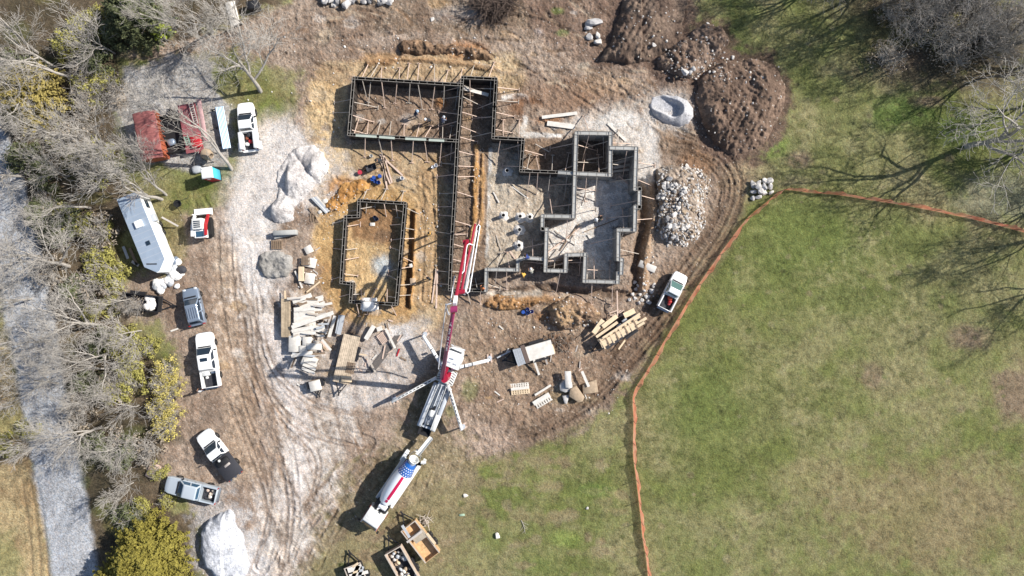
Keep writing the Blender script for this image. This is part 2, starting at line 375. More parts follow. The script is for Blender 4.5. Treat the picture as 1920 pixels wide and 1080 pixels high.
paint_line([(420,480),(425,600),(440,700),(450,800),(470,880)], 50, (168,146,125), 0.75, 16, 12, (188,166,144))
paint_line([(455,600),(470,690),(520,780),(560,830)], 8, (146,122,102), 0.6, 4, 4, dz=-0.06)
blob(530,560,30,50,(128,104,86),0.55); blob(470,740,20,60,(150,126,104),0.5); blob(510,1000,30,10,(150,136,122),0.7)
# east haul track, dark mud
paint_line([(1250,260),(1330,290),(1372,340),(1350,420),(1290,510),(1225,600),(1150,700),(1060,780),(980,815)], 66, (154,134,114), 0.8, 16, 10, (126,106,90))
paint_poly([(880,560),(1010,545),(1130,590),(1180,640),(1120,760),(1000,800),(900,780),(870,700)], (174,151,128), 0.8, 16, 14, (138,115,97))
blob(1010,690,80,50,(142,122,104),0.6); blob(1040,640,40,20,(116,88,68),0.6); blob(1060,740,40,20,(150,132,96),0.5); blob(920,820,60,30,(186,164,146),0.6); blob(1100,750,30,10,(176,160,130),0.5)
blob(1025,595,30,14,(160,114,70),0.6); blob(960,560,60,14,(176,134,86),0.6); blob(1235,540,35,40,(168,142,116),0.5)
blob(1390,330,40,60,(166,146,118),0.6); blob(1310,300,40,30,(150,112,80),0.6); blob(1420,320,40,20,(172,156,122),0.5)
# long spoil ground at the top
paint_poly([(960,-60),(1290,-60),(1280,50),(1180,120),(1080,110),(1000,60),(900,40)], (150,127,110), 0.85, 16, 18, (116,95,82))
paint_poly([(620,-40),(960,-60),(1000,60),(900,70),(760,60),(620,50)], (152,134,114), 0.7, 16, 16, (122,102,86))
blob(1045,20,16,8,(120,140,70),0.6); blob(1055,62,14,8,(124,140,80),0.6)
paint_poly([(1190,100),(1260,60),(1310,60),(1380,110),(1320,150),(1240,150)], (130,108,92), 0.9, 12, 12, (104,86,74))
# trenches, ridges and gullies beside the forms
paint_line([(772,400),(768,480),(762,575)], 11, (104,76,54), 0.8, 4, 4, dz=-0.45)
paint_line([(778,395),(776,480),(770,570)], 6, (190,140,84), 0.7, 3, 3, dz=0.25)
paint_line([(1200,345),(1207,420),(1195,470),(1190,540)], 16, (100,80,64), 0.75, 5, 5, dz=-0.6)
paint_line([(1222,330),(1226,400),(1212,470),(1206,540)], 13, (176,146,116), 0.7, 5, 5, dz=0.4)
paint_line([(930,555),(1020,540),(1100,548),(1180,552)], 12, (112,92,76), 0.7, 5, 5, dz=-0.5)
paint_line([(920,568),(1010,560),(1090,570)], 12, (186,140,92), 0.6, 5, 5, dz=0.35)
paint_line([(910,548),(960,552),(1010,550)], 10, (214,204,190), 0.7, 4, 5)
paint_line([(690,120),(760,112),(850,118),(930,130)], 8, (172,132,94), 0.6, 4, 6, dz=0.3)
drv = crop(DR, 170); _d, _s, _g = dline(U[drv], V[drv], curve(DR, 6))
for thr, c_, st_ in ((.56,(232,225,218),.75),(.60,(146,126,108),.0),):
    m_ = sst(thr-.03, thr+.07, NS[drv]*.7+n8[drv]*.3)*(1-sst(50, 120, _d))*st_*.6*(V[drv] > 540); C[drv] = C[drv]*(1-m_[...,None])+A(c_)*m_[...,None]
m_ = sst(.42, .34, NS[drv]*.75+n8[drv]*.25)*(1-sst(40, 140, _d))*.3*(V[drv] > 480); C[drv] = C[drv]*(1-m_[...,None])+A((142,121,104))*m_[...,None]
for _ in range(150):
    x, y = random.uniform(400,1260), random.uniform(0,900)
    if sdpoly(np.array([x]), np.array([y]), SITE)[0] > -10: continue
    rx = random.uniform(6,26); blob(x, y, rx, rx*random.uniform(.3,.8), random.choice([(206,192,174),(198,180,156),(128,106,88),(140,118,98),(190,158,116),(216,206,196)]), random.uniform(.25,.6), .6, random.uniform(-.06,.06))
blob(1258,208,70,50,(196,190,184),.75,.7); blob(1215,195,40,20,(198,188,176),.6,.7); blob(425,1020,75,100,(214,210,208),.6,.7); blob(460,1060,50,40,(210,204,200),.6,.7); blob(560,330,90,90,(222,214,208),.7,.6)
paint_line([(1215,215),(1222,280),(1212,335)], 26, (226,220,213), .85, 9, 8, (204,194,183)); blob(1170,225,50,20,(230,224,216),.7,.6); blob(930,425,20,60,(196,180,160),.5,.6)
# tyre and crawler marks
tracks([(1270,262),(1340,290),(1378,345),(1355,425),(1290,520),(1215,620)], 26, 7)
for off, w_ in ((-26,4),(-19,6),(-6,4),(4,6),(17,5),(26,4)):
    pp = [(1262,262),(1335,290),(1374,345),(1352,425),(1288,515),(1222,605),(1150,695)]
    paint_line([(x+off*(.3 if i < 1 else .9 if i < 4 else .7), y+off*(-.8 if i < 1 else -.2 if i < 4 else .6)) for i, (x, y) in enumerate(pp)], w_, (104,84,68), .7, 2.2, 4, dz=-.07, patchy=1.0)
for off, w_ in ((-14,4),(-3,5),(9,4)): paint_line([(1240,615+off),(1170,690+off),(1100,760+off),(1020,805+off*.6),(970,815+off*.6)], w_, (100,80,64), .65, 2.2, 4, dz=-.07, patchy=1.0)
tracks([(1250,275),(1330,300),(1362,350),(1338,425),(1275,520)], 24, 6)
tracks([(1245,600),(1180,670),(1110,745),(1020,800),(960,812)], 24, 6, (88,70,56), 0.6)
tracks([(1210,640),(1140,720),(1080,790),(1010,822)], 22, 5, (88,70,56), 0.6)
tracks([(560,830),(650,790),(760,760)], 20, 5, (150,130,110), 0.4); tracks([(470,640),(520,740),(600,800),(690,830)], 22, 5, (160,140,120), 0.4)
tracks([(420,430),(425,540),(440,640),(470,760),(520,900),(490,1060)], 24, 6, (118,96,78), 0.4)
tracks([(455,470),(465,600),(500,740),(540,860),(545,1000),(500,1090)], 24, 6, (150,130,112), 0.45)
tracks([(700,905),(640,950),(580,1010),(550,1090)], 24, 5, (128,106,84), 0.5); tracks([(720,860),(620,920),(560,980),(530,1060)], 22, 5, (130,108,88), 0.5)
tracks([(800,330),(805,430),(800,560)], 20, 5, (160,130,98), 0.5, -0.08, False); tracks([(590,60),(700,55),(820,45),(1000,90),(1100,140),(1230,190)], 26, 7, (112,90,72), 0.45)
tracks([(960,120),(1050,150),(1130,200)], 24, 6, (100,76,58), 0.5); tracks([(600,20),(540,30),(430,70),(300,105),(220,130)], 22, 6, (96,78,64), 0.6)
tracks([(640,330),(720,330),(790,360),(800,420)], 22, 6, (160,126,88), 0.4, -0.1); tracks([(400,420),(370,360),(420,340)], 20, 6, (110,92,70), 0.5)
tracks([(880,470),(880,400)], 14, 4, (110,90,74), 0.4); 
tracks([(1000,660),(1030,700),(1010,740)], 20, 8, (98,78,62), 0.5)
for _ in range(26):                                    # loose ruts and scrapes across the site
    x, y = random.uniform(420,1180), random.uniform(560,1060)
    if y > 820 and x > 600 or y > 790 and x > 880: continue
    a = random.uniform(0.9,1.6)+(0.4 if x > 850 else 0); Ls = random.uniform(30,90)
    paint_line([(x,y),(x+math.cos(a)*Ls*0.5+random.uniform(-6,6),y+math.sin(a)*Ls*0.5),(x+math.cos(a)*Ls,y+math.sin(a)*Ls)], random.uniform(3,7), random.choice([(118,96,78),(200,188,176),(140,116,94),(168,146,124)]), 0.45, 2.5, 3, dz=random.uniform(-0.08,0.05))
for _ in range(40):
    x, y = random.uniform(580,1330), random.uniform(0,140); a = random.uniform(-0.2,0.7); Ls = random.uniform(20,60)
    paint_line([(x,y),(x+math.cos(a)*Ls,y+math.sin(a)*Ls)], random.uniform(3,6), random.choice([(104,82,66),(168,142,116),(120,94,76)]), 0.5, 2.5, 3, dz=random.uniform(-0.12,0.08), smoothpts=False)
paint_poly([(770,760),(740,830),(700,860),(620,960),(560,1080),(540,1180),(760,1180),(900,1000),(900,880),(870,820)], (152,139,106), .75, 22, 30, (140,126,98))
for q in ([(760,830),(700,890),(640,960),(590,1060)],[(740,850),(650,920),(590,1000)],[(800,880),(740,990),(640,1040),(570,1090)],[(720,830),(640,880),(560,960)]): tracks(q, 22, 5, (122,104,82), .55)
for k in range(40):
    x, y = random.uniform(600,760), random.uniform(840,1000); a_ = 2.2+random.uniform(-.25,.25); Ls = random.uniform(20,60)
    if x+ (y-840)*.5 < 640: continue
    paint_line([(x,y),(x+math.cos(a_)*Ls,y+math.sin(a_)*Ls)], random.uniform(3,7), random.choice([(132,110,90),(118,98,78),(166,152,118),(128,122,84)]), .45, 2.5, 3, dz=random.uniform(-.06,.02), smoothpts=False)
blob(805,740,30,40,(126,120,76),.5); blob(880,730,20,26,(116,128,72),.5); blob(845,770,14,14,(118,128,74),.5); blob(780,880,40,30,(150,140,100),.5)
for k in range(60):                                    # clods, dozer scrapes and damp streaks in the upper part of the site
    x, y = random.uniform(640,1300), random.uniform(0,260)
    if 640 < x < 990 and 135 < y: continue
    a_ = random.uniform(-.1,.9); Ls = random.uniform(14,70)
    paint_line([(x,y),(x+math.cos(a_)*Ls*.5,y+math.sin(a_)*Ls*.5+random.uniform(-5,5)),(x+math.cos(a_)*Ls,y+math.sin(a_)*Ls)], random.uniform(2.5,7), random.choice([(96,76,62),(112,92,76),(174,150,126),(142,112,86),(190,172,150)]), .55, 2.2, 3, dz=random.uniform(-.16,.12))
# worn transition from site to grass at the bottom, and tufts and weeds over the lawn
for _ in range(110):
    x = random.uniform(640,1180); y = 850+random.random()**1.6*230+max(0,(900-x))*.15
    blob(x, y, random.uniform(8,34), random.uniform(5,16), random.choice([(164,146,120),(158,142,110),(146,134,98),(150,128,106)]), random.uniform(.25,.55), .7)
for _ in range(1300):
    x, y = random.uniform(640,1920), random.uniform(0,1080)
    if sdpoly(np.array([x]), np.array([y]), SITE)[0] < 8: continue
    r_ = random.uniform(2,9); blob(x, y, r_, r_*random.uniform(.5,1), random.choice([(98,108,60),(108,116,66),(156,146,114),(148,134,106),(102,102,70),(122,124,80)]), random.uniform(.2,.6), .7)
# dark spoil spilling round the mounds
for poly, st_ in (([(1290,140),(1350,95),(1440,92),(1486,150),(1490,200),(1466,262),(1420,305),(1370,312),(1320,285),(1295,220)],.9),([(1215,112),(1280,60),(1320,36),(1370,40),(1388,84),(1340,140),(1290,165),(1230,160),(1205,135)],.85),([(1110,125),(1145,20),(1160,-60),(1310,-60),(1300,60),(1262,110),(1205,130)],.85)):
    paint_poly(poly, (128,106,92), st_, 10, 18, (100,82,72))
for q in ([(470,600),(480,700),(540,790),(620,830),(700,840)],[(440,520),(455,640),(500,760),(590,860),(570,960)],[(480,560),(500,680),(580,760),(680,780)],[(430,760),(470,860),(500,960),(470,1070)],[(520,860),(540,950),(530,1060)]):
    for off in (0, 9): paint_line([(x+off,y-off*.5) for x, y in q], 4.5, (142,121,104), .55, 2, 3, dz=-.05)
# relief and grain: grass blades and clods
site_d = sdpoly(U, V, SITE); inside = 1-sst(-20, 20, site_d)
core = ((U > -95) & (U < 2015) & (V > -95) & (V < 1175)).astype(float)
lum = C.mean(axis=2); road_m = sst(0.30, 0.42, lum)
rough = (0.05+0.04*inside+0.06*inside*np.clip(sst(760, 900, U)+sst(300, 220, V), 0, 1))*(1-0.6*road_m)
Z += core*((n8-0.5)*rough*1.6 + (n20-0.5)*0.22*inside*(1-0.5*road_m) + (WN-0.5)*rough*0.55)
grain = 1 + (WN-0.5)*(0.48+0.18*(1-inside)) + (n8-0.5)*0.8 + (n20-0.5)*0.45
hue = (WN2-0.5)*0.16
C *= grain[..., None]
C[..., 0] *= 1+hue; C[..., 2] *= 1-hue
speck = (WN2 > 0.9955) & (inside > 0.5) & (core > 0)    # pale stone chips
C[speck] = A((214,202,188)); Z[speck] += 0.05
C = np.clip(C, 0.008, 0.8)
def grid_mesh(name, X, Y, Zz, Cc, keep=None, material=EARTH):
    h_, w_ = X.shape
    idx = np.arange(h_*w_).reshape(h_, w_)
    q = np.stack([idx[:-1,:-1], idx[1:,:-1], idx[1:,1:], idx[:-1,1:]], -1).reshape(-1, 4)
    co = np.stack([X.ravel(), Y.ravel(), Zz.ravel()], -1); cc = Cc.reshape(-1, 3)
    if keep is not None:
        kf = keep.ravel()[q].any(axis=1); q = q[kf]
        used = np.unique(q); mp = np.full(h_*w_, -1); mp[used] = np.arange(len(used)); q = mp[q]; co = co[used]; cc = cc[used]
    me = bpy.data.meshes.new(name)
    me.vertices.add(len(co)); me.vertices.foreach_set('co', co.astype(np.float32).ravel())
    me.loops.add(q.size); me.loops.foreach_set('vertex_index', q.astype(np.int32).ravel())
    me.polygons.add(len(q)); me.polygons.foreach_set('loop_start', np.arange(0, q.size, 4, dtype=np.int32))
    me.polygons.foreach_set('use_smooth', np.ones(len(q), bool))
    at = me.attributes.new('Col', 'FLOAT_COLOR', 'POINT')
    at.data.foreach_set('color', np.concatenate([cc, np.ones((len(cc),1))], 1).astype(np.float32).ravel())
    me.materials.append(material); me.update(calc_edges=True); me.validate()
    return me
K = H/FPX
gX = (U-960)*K; gY = (540-V)*K
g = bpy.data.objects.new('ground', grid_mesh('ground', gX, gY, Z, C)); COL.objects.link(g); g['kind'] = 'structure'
def gz(px, py):
    i = int(np.clip(np.searchsorted(gv, py), 0, len(gv)-1)); j = int(np.clip(np.searchsorted(gu, px), 0, len(gu)-1)); return float(Z[i, j])
# ------------------------------------------------------------------ formwork of the foundations
M_ply = mat('form_ply', (66,60,56), 0.7, var=0.35, scale=2.5); M_edge = mat('form_edge', (160,154,146), 0.6, var=0.2, scale=4)
M_lum = mat('lumber', (222,196,178), 0.75, var=0.2, scale=1.5, k=.75); M_lumg = mat('lumber_grey', (206,194,180), 0.75, var=0.2, scale=1.5)
M_conc = mat('fresh_concrete', (190,190,186), 0.8, var=0.16, scale=1.2); M_greyply = mat('grey_ply', (166,164,160), 0.7, var=0.25, scale=2)
M_green = mat('insulation_board', (190,200,188), 0.7, var=0.08, scale=2)
def wall_run(root, pts, filled, thick, closed=False, brace_gap=1.35, inner=True, outer=True, seed=0, ply=None, skipb=()):
    brace_gap *= .92
    """pts: (px, py, height) of the wall's top line in the photo"""
    rnd = random.Random(seed); W3 = [P(a, b, h) for a, b, h in pts]
    segs = list(zip(W3[:-1], W3[1:])) + ([(W3[-1], W3[0])] if closed else [])
    pan = MB(); edge = MB(); fil = MB(); bi = 0
    cx = sum(p.x for p in W3)/len(W3); cy = sum(p.y for p in W3)/len(W3)
    for si, (a, b) in enumerate(segs):
        d = Vector((b.x-a.x, b.y-a.y, 0)); L = d.length; d.normalize(); nrm = Vector((-d.y, d.x, 0))
        ext = thick/2-0.03
        for s in (-1, 1):
            off = nrm*s*(thick/2)
            ea = a - d*ext; eb = b + d*ext
            a0, b0 = Vector((ea.x, ea.y, 0))+off, Vector((eb.x, eb.y, 0))+off
            t_ = 0.035
            vs = []
            for q, zt in ((a0, a.z-0.02), (b0, b.z-0.02)):
                for e in (-t_/2, t_/2):
                    vs.append(q+nrm*e+Vector((0,0,-0.5))); vs.append(q+nrm*e+Vector((0,0,zt)))
            pan.add(vs, [(0,4,5,1),(2,3,7,6),(1,5,7,3),(0,1,3,2),(4,6,7,5)])
            edge.bar(a0+Vector((0,0,a.z)), b0+Vector((0,0,b.z)), 0.042, 0.045)
            n_w = max(1, int(L/0.62))                            # studs and a waler on the panel backs
            for k in range(n_w+1):
                q = a0.lerp(b0, (k+0.5)/(n_w+1)) + nrm*s*0.05; zt = a.z+(b.z-a.z)*(k+0.5)/(n_w+1)
                pan.box((q.x, q.y, zt/2-0.25), (0.05, 0.06, zt+0.4), math.atan2(d.y, d.x))
            # braces
            if (s > 0 and inner) or (s < 0 and outer):
                nb = int(L/brace_gap)
                for k in range(nb):
                    if rnd.random() < 0.06: continue
                    tt = (k+0.5+rnd.uniform(-.25,.25))/nb; top = a.lerp(b, tt)+nrm*s*(thick/2+0.06)
                    hh = top.z; top.z = hh*rnd.uniform(0.8, 0.97)
                    reach = min(2.3, hh*rnd.uniform(0.75, 1.15)+0.25)
                    foot = Vector((top.x, top.y, 0.02)) + nrm*s*reach + d*rnd.uniform(-0.45, 0.45)
                    bm_ = MB(); bm_.bar(top, foot, 0.06, 0.10)
                    if rnd.random() < 0.7:
                        c_ = foot; q = d*rnd.uniform(0.15,0.3); bm_.bar(c_-q+Vector((0,0,.04)), c_+q+Vector((0,0,.04)), 0.07, 0.05)
                        bm_.bar(c_+Vector((0,0,-.2)), c_+Vector((0,0,.35)), 0.05, 0.05)
                    bm_.build('brace', M_lum if rnd.random() < 0.6 else M_lumg, root); bi += 1
        if filled:
            o = nrm*(thick/2-0.03)
            fa, fb = a-d*ext, b+d*ext
            q = [Vector((fa.x,fa.y,a.z-0.05))-o, Vector((fb.x,fb.y,b.z-0.05))-o, Vector((fb.x,fb.y,b.z-0.05))+o, Vector((fa.x,fa.y,a.z-0.05))+o]
            fil.add(q+[v-Vector((0,0,0.4)) for v in q], [(0,1,2,3),(0,4,5,1),(2,6,7,3),(1,5,6,2),(3,7,4,0)])
        nt_ = int(L/0.8)                                          # ties across the cavity
        for k in range(nt_):
            q = a.lerp(b, (k+0.5)/nt_); edge.box((q.x, q.y, q.z-0.03-0.003*(k % 3)), (0.035, thick+0.06, 0.02), math.atan2(d.y, d.x))
    pan.build('form_panel', ply or M_ply, root); edge.build('top_rail', M_edge, root)
    if filled: fil.build('concrete_fill', M_conc, root)
    return bi

fw = thing('wall_formwork', 'large rectangular dark wall formwork with pale braces inside and out, upper left of the site', 'formwork')
nA = wall_run(fw, [(858,264,1.75),(654,252,1.8),(663,146,1.8),(866,159,1.8)], False, 0.27, seed=1)
for (x0,y0,x1,y1) in ((667,254,706,256.5),(711,257,740,259),(760,260,799,262),(804,262.5,833,264)):
    gi = MB(); gi.bar(P(x0,y0,1.8), P(x1,y1,1.8), 0.24, 0.08); gi.build('capping_board', M_green, fw)
fw = thing('wall_formwork', 'long narrow dark formwork channel running down the middle of the site past the red boom', 'formwork')
wall_run(fw, [(911,545,1.1),(843,543,1.0),(846,470,1.2),(852,370,1.5),(857,270,1.7),(867,145,1.8),(930,148,1.9),(927,200,1.9),(924.5,258,1.9),(981,261,2.0),(976.5,320,2.0),(1049,323,2.0)], False, 0.27, seed=2)
fw = thing('wall_formwork', 'stepped grey house formwork filled with fresh concrete, right of the red boom', 'formwork')
TH = 0.36
wall_run(fw, [(1049,323,2.1),(1078,325,2.5),(1144.5,328,2.6),(1145.5,250,2.9),(1081,249,2.9),(1078.5,325,2.5),(1076,406,2.2),(1017.6,404.6,2.0),(1017.4,429,2.0),(1025.5,430,2.0),(1023,507,1.9),(1061,508,2.0),(1062,478,2.0),(1098,477,2.1),(1096,527,2.0),(1158.5,529,2.3),(1159.5,512,2.3),(1165.5,512,2.4),(1166.5,487,2.5),(1159.5,486,2.5),(1160,431,2.6),(1190.5,431,2.9),(1191.5,388,3.0),(1199,388,3.0),(1199.5,354,3.0),(1191,354,3.0),(1193.5,278,2.9),(1146.5,277,2.9)], True, TH, seed=3, ply=M_greyply, brace_gap=1.7)
fw = thing('wall_formwork', 'short stepped grey formwork wall with a worker on it, below the row of tube forms', 'formwork')
wall_run(fw, [(911,545,1.1),(912,505,1.5),(971,506,1.6),(971,488,1.7),(984,483,1.7),(1022,486,1.8)], True, 0.34, seed=4, ply=M_greyply)
fw = thing('wall_formwork', 'low dark pool formwork with notched corners on ochre soil', 'formwork')
wall_run(fw, [(743,570.5,1.0),(657,565.5,1.0),(659.5,532,1.0),(639.5,529.5,1.0),(647.5,406.5,1.0),(671.8,405.6,1.0),(673,375.5,1.0),(759.5,381,1.0)], False, 0.27, closed=True, seed=5, brace_gap=1.5)
def cloth(name, px_poly, z, m, label, cat, seed=0, amp=0.1, res=0.16, group=None, pitch=None):
    """sheet of fabric or film draped over something: thick, wrinkled"""
    rnd = np.random.default_rng(seed); pts = [P(x, y, z) for x, y in px_poly]
    poly = [(p.x, p.y) for p in pts]; xs = [p[0] for p in poly]; ys = [p[1] for p in poly]
    X, Y = np.meshgrid(np.arange(min(xs)-res, max(xs)+res*2, res), np.arange(min(ys)-res, max(ys)+res*2, res))
    d = sdpoly(X, Y, poly); zz = z + (fbm(X+seed*9, Y, 0.9, 3, seed % 5)-0.5)*amp*3 - sst(-0.5, 0.1, d)*(min(z, 0.5)) 
    keep = d < 0
    me = grid_mesh(name, X, Y, zz, np.full(X.shape+(3,), 0.5), keep, m)
    o = bpy.data.objects.new(name, me); COL.objects.link(o)
    so_ = o.modifiers.new('thick', 'SOLIDIFY'); so_.thickness = 0.02
    return tag(o, label, cat, group)
M_sheet = mat('white_sheet', (250,246,240), 0.6, var=0.05, scale=3, k=0.8)
cloth('tarp', [(675,563),(683,560),(704,561),(707,580),(690,584),(674,580)], 1.12, M_sheet, 'white plastic sheet laid over the lower wall of the pool formwork', 'tarp', 2, 0.06)

# ------------------------------------------------------------------ heaps of soil and gravel
def heap(name, label, cat, outline, hfun, c0, c1, rough=0.12, grain_=0.3, res=0.10, rag=5, group=None, stones=None, base=0.0):
    xs = [p[0] for p in outline]; ys = [p[1] for p in outline]; st = res/K
    u = np.arange(min(xs)-8, max(xs)+8, st); v = np.arange(min(ys)-8, max(ys)+8, st); uu, vv = np.meshgrid(u, v)
    d = -(sdpoly(uu, vv, outline) + (fbm(uu, vv, 14, 3, 6)-0.5)*2*rag + (fbm(uu, vv, 48, 3, 1)-0.5)*3.2*rag*(stones is not None))
    h_ = hfun(uu, vv, d)
    edge_ = sst(-1.5, 5, d)
    zz = -0.25 + (h_+0.25)*edge_ + ((fbm(uu+9*fbm(uu,vv,17,2,2), vv+9*fbm(uu,vv,15,2,5), 10, 4, 3)-0.5)*2.3 + (fbm(uu, vv, 4.3, 2, 6)-0.5)*0.9 + (fbm(uu, vv, 22, 3, 7)-0.5)*1.6)*rough*edge_*np.clip(d/8+.3,0,1) + (RNG.random(uu.shape)-0.5)*rough*0.5*edge_ + base
    t = np.clip((fbm(uu, vv, 26, 4, 2)-0.5)*3.5+0.5, 0, 1)
    cc = mixc(c0, c1, t)*(1+(RNG.random(uu.shape)-0.5)*grain_ + (fbm(uu, vv, 6, 2, 1)-0.5)*0.5*(grain_/0.3))[..., None]
    if stones is not None:
        sm = RNG.random(uu.shape) > 1-stones; cc[sm] = A((216,206,196)); zz[sm] += 0.04
    o = bpy.data.objects.new(name, grid_mesh(name, (uu-960)*K, (540-vv)*K, zz, np.clip(cc, 0.01, 0.85), d > -2)); COL.objects.link(o)
    HEAPS.append((u, v, zz, d)); return tag(o, label, cat, group)
HEAPS = []
def hz(px, py):
    z = gz(px, py)
    for u, v, zz, d in HEAPS:
        if u[0] <= px <= u[-1] and v[0] <= py <= v[-1]:
            i, j = int((py-v[0])/(v[1]-v[0])), int((px-u[0])/(u[1]-u[0]))
            if 0 <= i < zz.shape[0] and 0 <= j < zz.shape[1]: z = max(z, float(zz[i, j]))
    return z
def dome(hh, wd):                          # rises from the edge at a slope, flattens on top
    return lambda u, v, d: hh*(1-np.exp(-np.clip(d, 0, None)/wd))
def cones(lst, slope=0.042):
    def f(u, v, d):
        z = np.zeros(u.shape)
        for cx, cy, h_, steep in lst:      # lee side (towards -x) steeper
            dx, dy = u-cx, v-cy; dx = np.where(dx < 0, dx*steep, dx)
            z = np.maximum(z, h_ - np.hypot(dx, dy)*slope)
        return np.maximum(z, 0.15*np.clip(d/6, 0, 1))
    return f
def scoop(u, v, d):                        # crescent of gravel dug out from the left
    z = 1.35*(1-np.exp(-np.clip(d, 0, None)/16))
    # bucket-wide cut entering from upper left
    ax, ay = 1225, 190; bx, by = 1262, 207
    ex, ey = bx-ax, by-ay; L = math.hypot(ex, ey); t = np.clip(((u-ax)*ex+(v-ay)*ey)/(L*L), -0.5, 1)
    q = np.hypot(u-ax-ex*t, v-ay-ey*t)
    return z*sst(11, 17, q) + 0.12*(1-sst(11, 17, q))
heap('gravel_pile', 'pale grey crescent gravel pile with a bucket cut, beside the dark soil mound', 'gravel pile',
     [(1222,180),(1245,176),(1270,178),(1290,186),(1302,203),(1302,220),(1292,234),(1275,240),(1252,234),(1232,226),(1222,216),(1216,198)], scoop, (214,212,212), (196,196,200), 0.04, 0.22, rag=1.5)
heap('gravel_pile', 'broad whitish gravel pile with several ridges and dug faces, left of the formwork', 'gravel pile',
     [(540,285),(560,272),(590,272),(612,285),(620,305),(618,325),(600,345),(575,370),(553,390),(556,412),(548,424),(520,418),(497,408),(486,396),(490,384),(508,380),(520,368),(518,350),(516,335),(520,318),(530,300)],
     lambda u, v, d: 0.4*(1-np.exp(-np.clip(d,0,None)/12.0))*(0.3+1.4*fbm(u*.8+v*.6,(v*.8-u*.6)*.45,15,4,5)) + np.clip(np.maximum(1.0-np.hypot(np.where(u < 545,(u-545)*3.2,(u-545)*.55), (v-338)*.8)*.036, np.maximum(0.95-np.hypot(np.where(u < 516,(u-516)*3.2,(u-516)*.5), (v-393)*.8)*.04, 0.7-np.hypot(np.where(u < 590,(u-590)*1.4,(u-590)*.9), (v-312)*.8)*.022)), 0, 2)*np.clip(d/14,0,1) - .2*np.exp(-np.abs((u-578)*.75+(v-322)*-.6)/3.0)*np.clip(d/14,0,1)*(v < 345), (232,226,221), (206,199,195), 0.055, 0.4, rag=6)
heap('gravel_pile', 'bright white gravel pile beside the cedar at the bottom of the photo', 'gravel pile',
     [(392,972),(410,962),(432,950),(442,962),(446,985),(458,1005),(466,1035),(472,1062),(455,1095),(415,1095),(385,1060),(374,1020),(378,995)],
     lambda u, v, d: 1.5*(1-np.exp(-np.clip(d,0,None)/np.where(u < 425, 10.0, 26.0)))*(0.8+0.4*fbm(u,v,46,2,4)), (228,229,233), (202,204,210), 0.05, 0.4, rag=4)
SOIL0, SOIL1 = (138,119,104), (114,96,84)
heap('soil_mound', 'long dark brown soil mound with crawler marks at the top edge of the photo', 'soil mound',
     [(1128,112),(1150,50),(1172,-10),(1190,-60),(1300,-60),(1292,20),(1280,70),(1255,95),(1212,116),(1165,120)],
     lambda u, v, d: 1.5*(1-np.exp(-np.clip(d, 0, None)/np.where(u < 1200, 14, 36)))*(.6+.8*fbm(u,v,40,4,4))+0.06*np.cos((u*0.86+v*0.5)*0.55)*np.clip(d/10,0,1)*(u < 1225), SOIL0, SOIL1, 0.16, 0.35, stones=0.003)
heap('soil_mound', 'stony brown soil mound between the two larger dark mounds', 'soil mound',
     [(1232,108),(1262,88),(1290,66),(1318,48),(1350,46),(1368,62),(1370,84),(1352,104),(1322,132),(1292,148),(1258,146),(1234,132)],
     lambda u, v, d: 1.1*(1-np.exp(-np.clip(d,0,None)/12))*(.5+fbm(u,v,24,4,2)), (152,132,117), (126,106,92), 0.28, 0.45, stones=0.012)
heap('soil_mound', 'big rounded dark brown soil mound next to the scooped gravel pile', 'soil mound',
     [(1308,150),(1345,118),(1385,110),(1425,108),(1455,122),(1470,150),(1474,185),(1462,222),(1440,262),(1410,284),(1372,294),(1338,272),(1316,240),(1306,195)],
     lambda u, v, d: 1.6*(1-np.exp(-np.clip(d, 0, None)/np.where(u < 1360, 12, 40)))*(.55+.9*fbm(u,v,44,4,4))+0.05*np.cos((u*0.9+v*0.42)*0.6)*np.clip(d/10,0,1)*(v > 190), (140,118,102), (116,97,84), 0.22, 0.35, stones=0.008)
heap('soil_mound', 'rough orange brown clay mound below the house formwork', 'soil mound',
     [(1022,578),(1035,560),(1060,552),(1085,556),(1108,570),(1122,588),(1112,604),(1085,612),(1055,616),(1030,604)], dome(1.6, 12), (184,154,120), (152,126,104), 0.3, 0.5, stones=0.02)
heap('soil_mound', 'low ragged clay bank above the upper left formwork', 'soil mound',
     [(742,92),(755,76),(790,72),(830,80),(870,86),(915,96),(925,112),(890,110),(840,106),(790,108),(752,106)], dome(0.75, 9), (156,128,102), (130,106,86), 0.3, 0.5, stones=0.004)
heap('soil_mound', 'low mound of grey cement slurry with a hollow, left of the pool formwork', 'slurry mound',
     [(484,476),(498,468),(530,470),(548,478),(550,500),(544,520),(520,524),(496,520),(482,498)], lambda u, v, d: 0.55*(1-np.exp(-np.clip(d,0,None)/6))-0.3*np.exp(-np.hypot(u-515,v-498)**2/180), (178,174,168), (160,156,150), 0.16, 0.25)
heap('soil_mound', 'low band of ochre clay clods at the left corner of the pool formwork', 'soil mound',
     [(610,392),(622,370),(640,345),(668,336),(700,342),(690,358),(668,366),(650,384),(636,404)], dome(0.4, 7), (206,158,98), (176,128,76), 0.2, 0.4, stones=0.02)
heap('soil_mound', 'ragged brown ridge of spoil along the lower side of the house formwork', 'soil mound',
     [(905,566),(930,558),(985,560),(1018,556),(1020,572),(990,580),(940,582),(908,578)], dome(0.6, 7), (176,136,94), (150,114,80), 0.3, 0.5, stones=0.02)
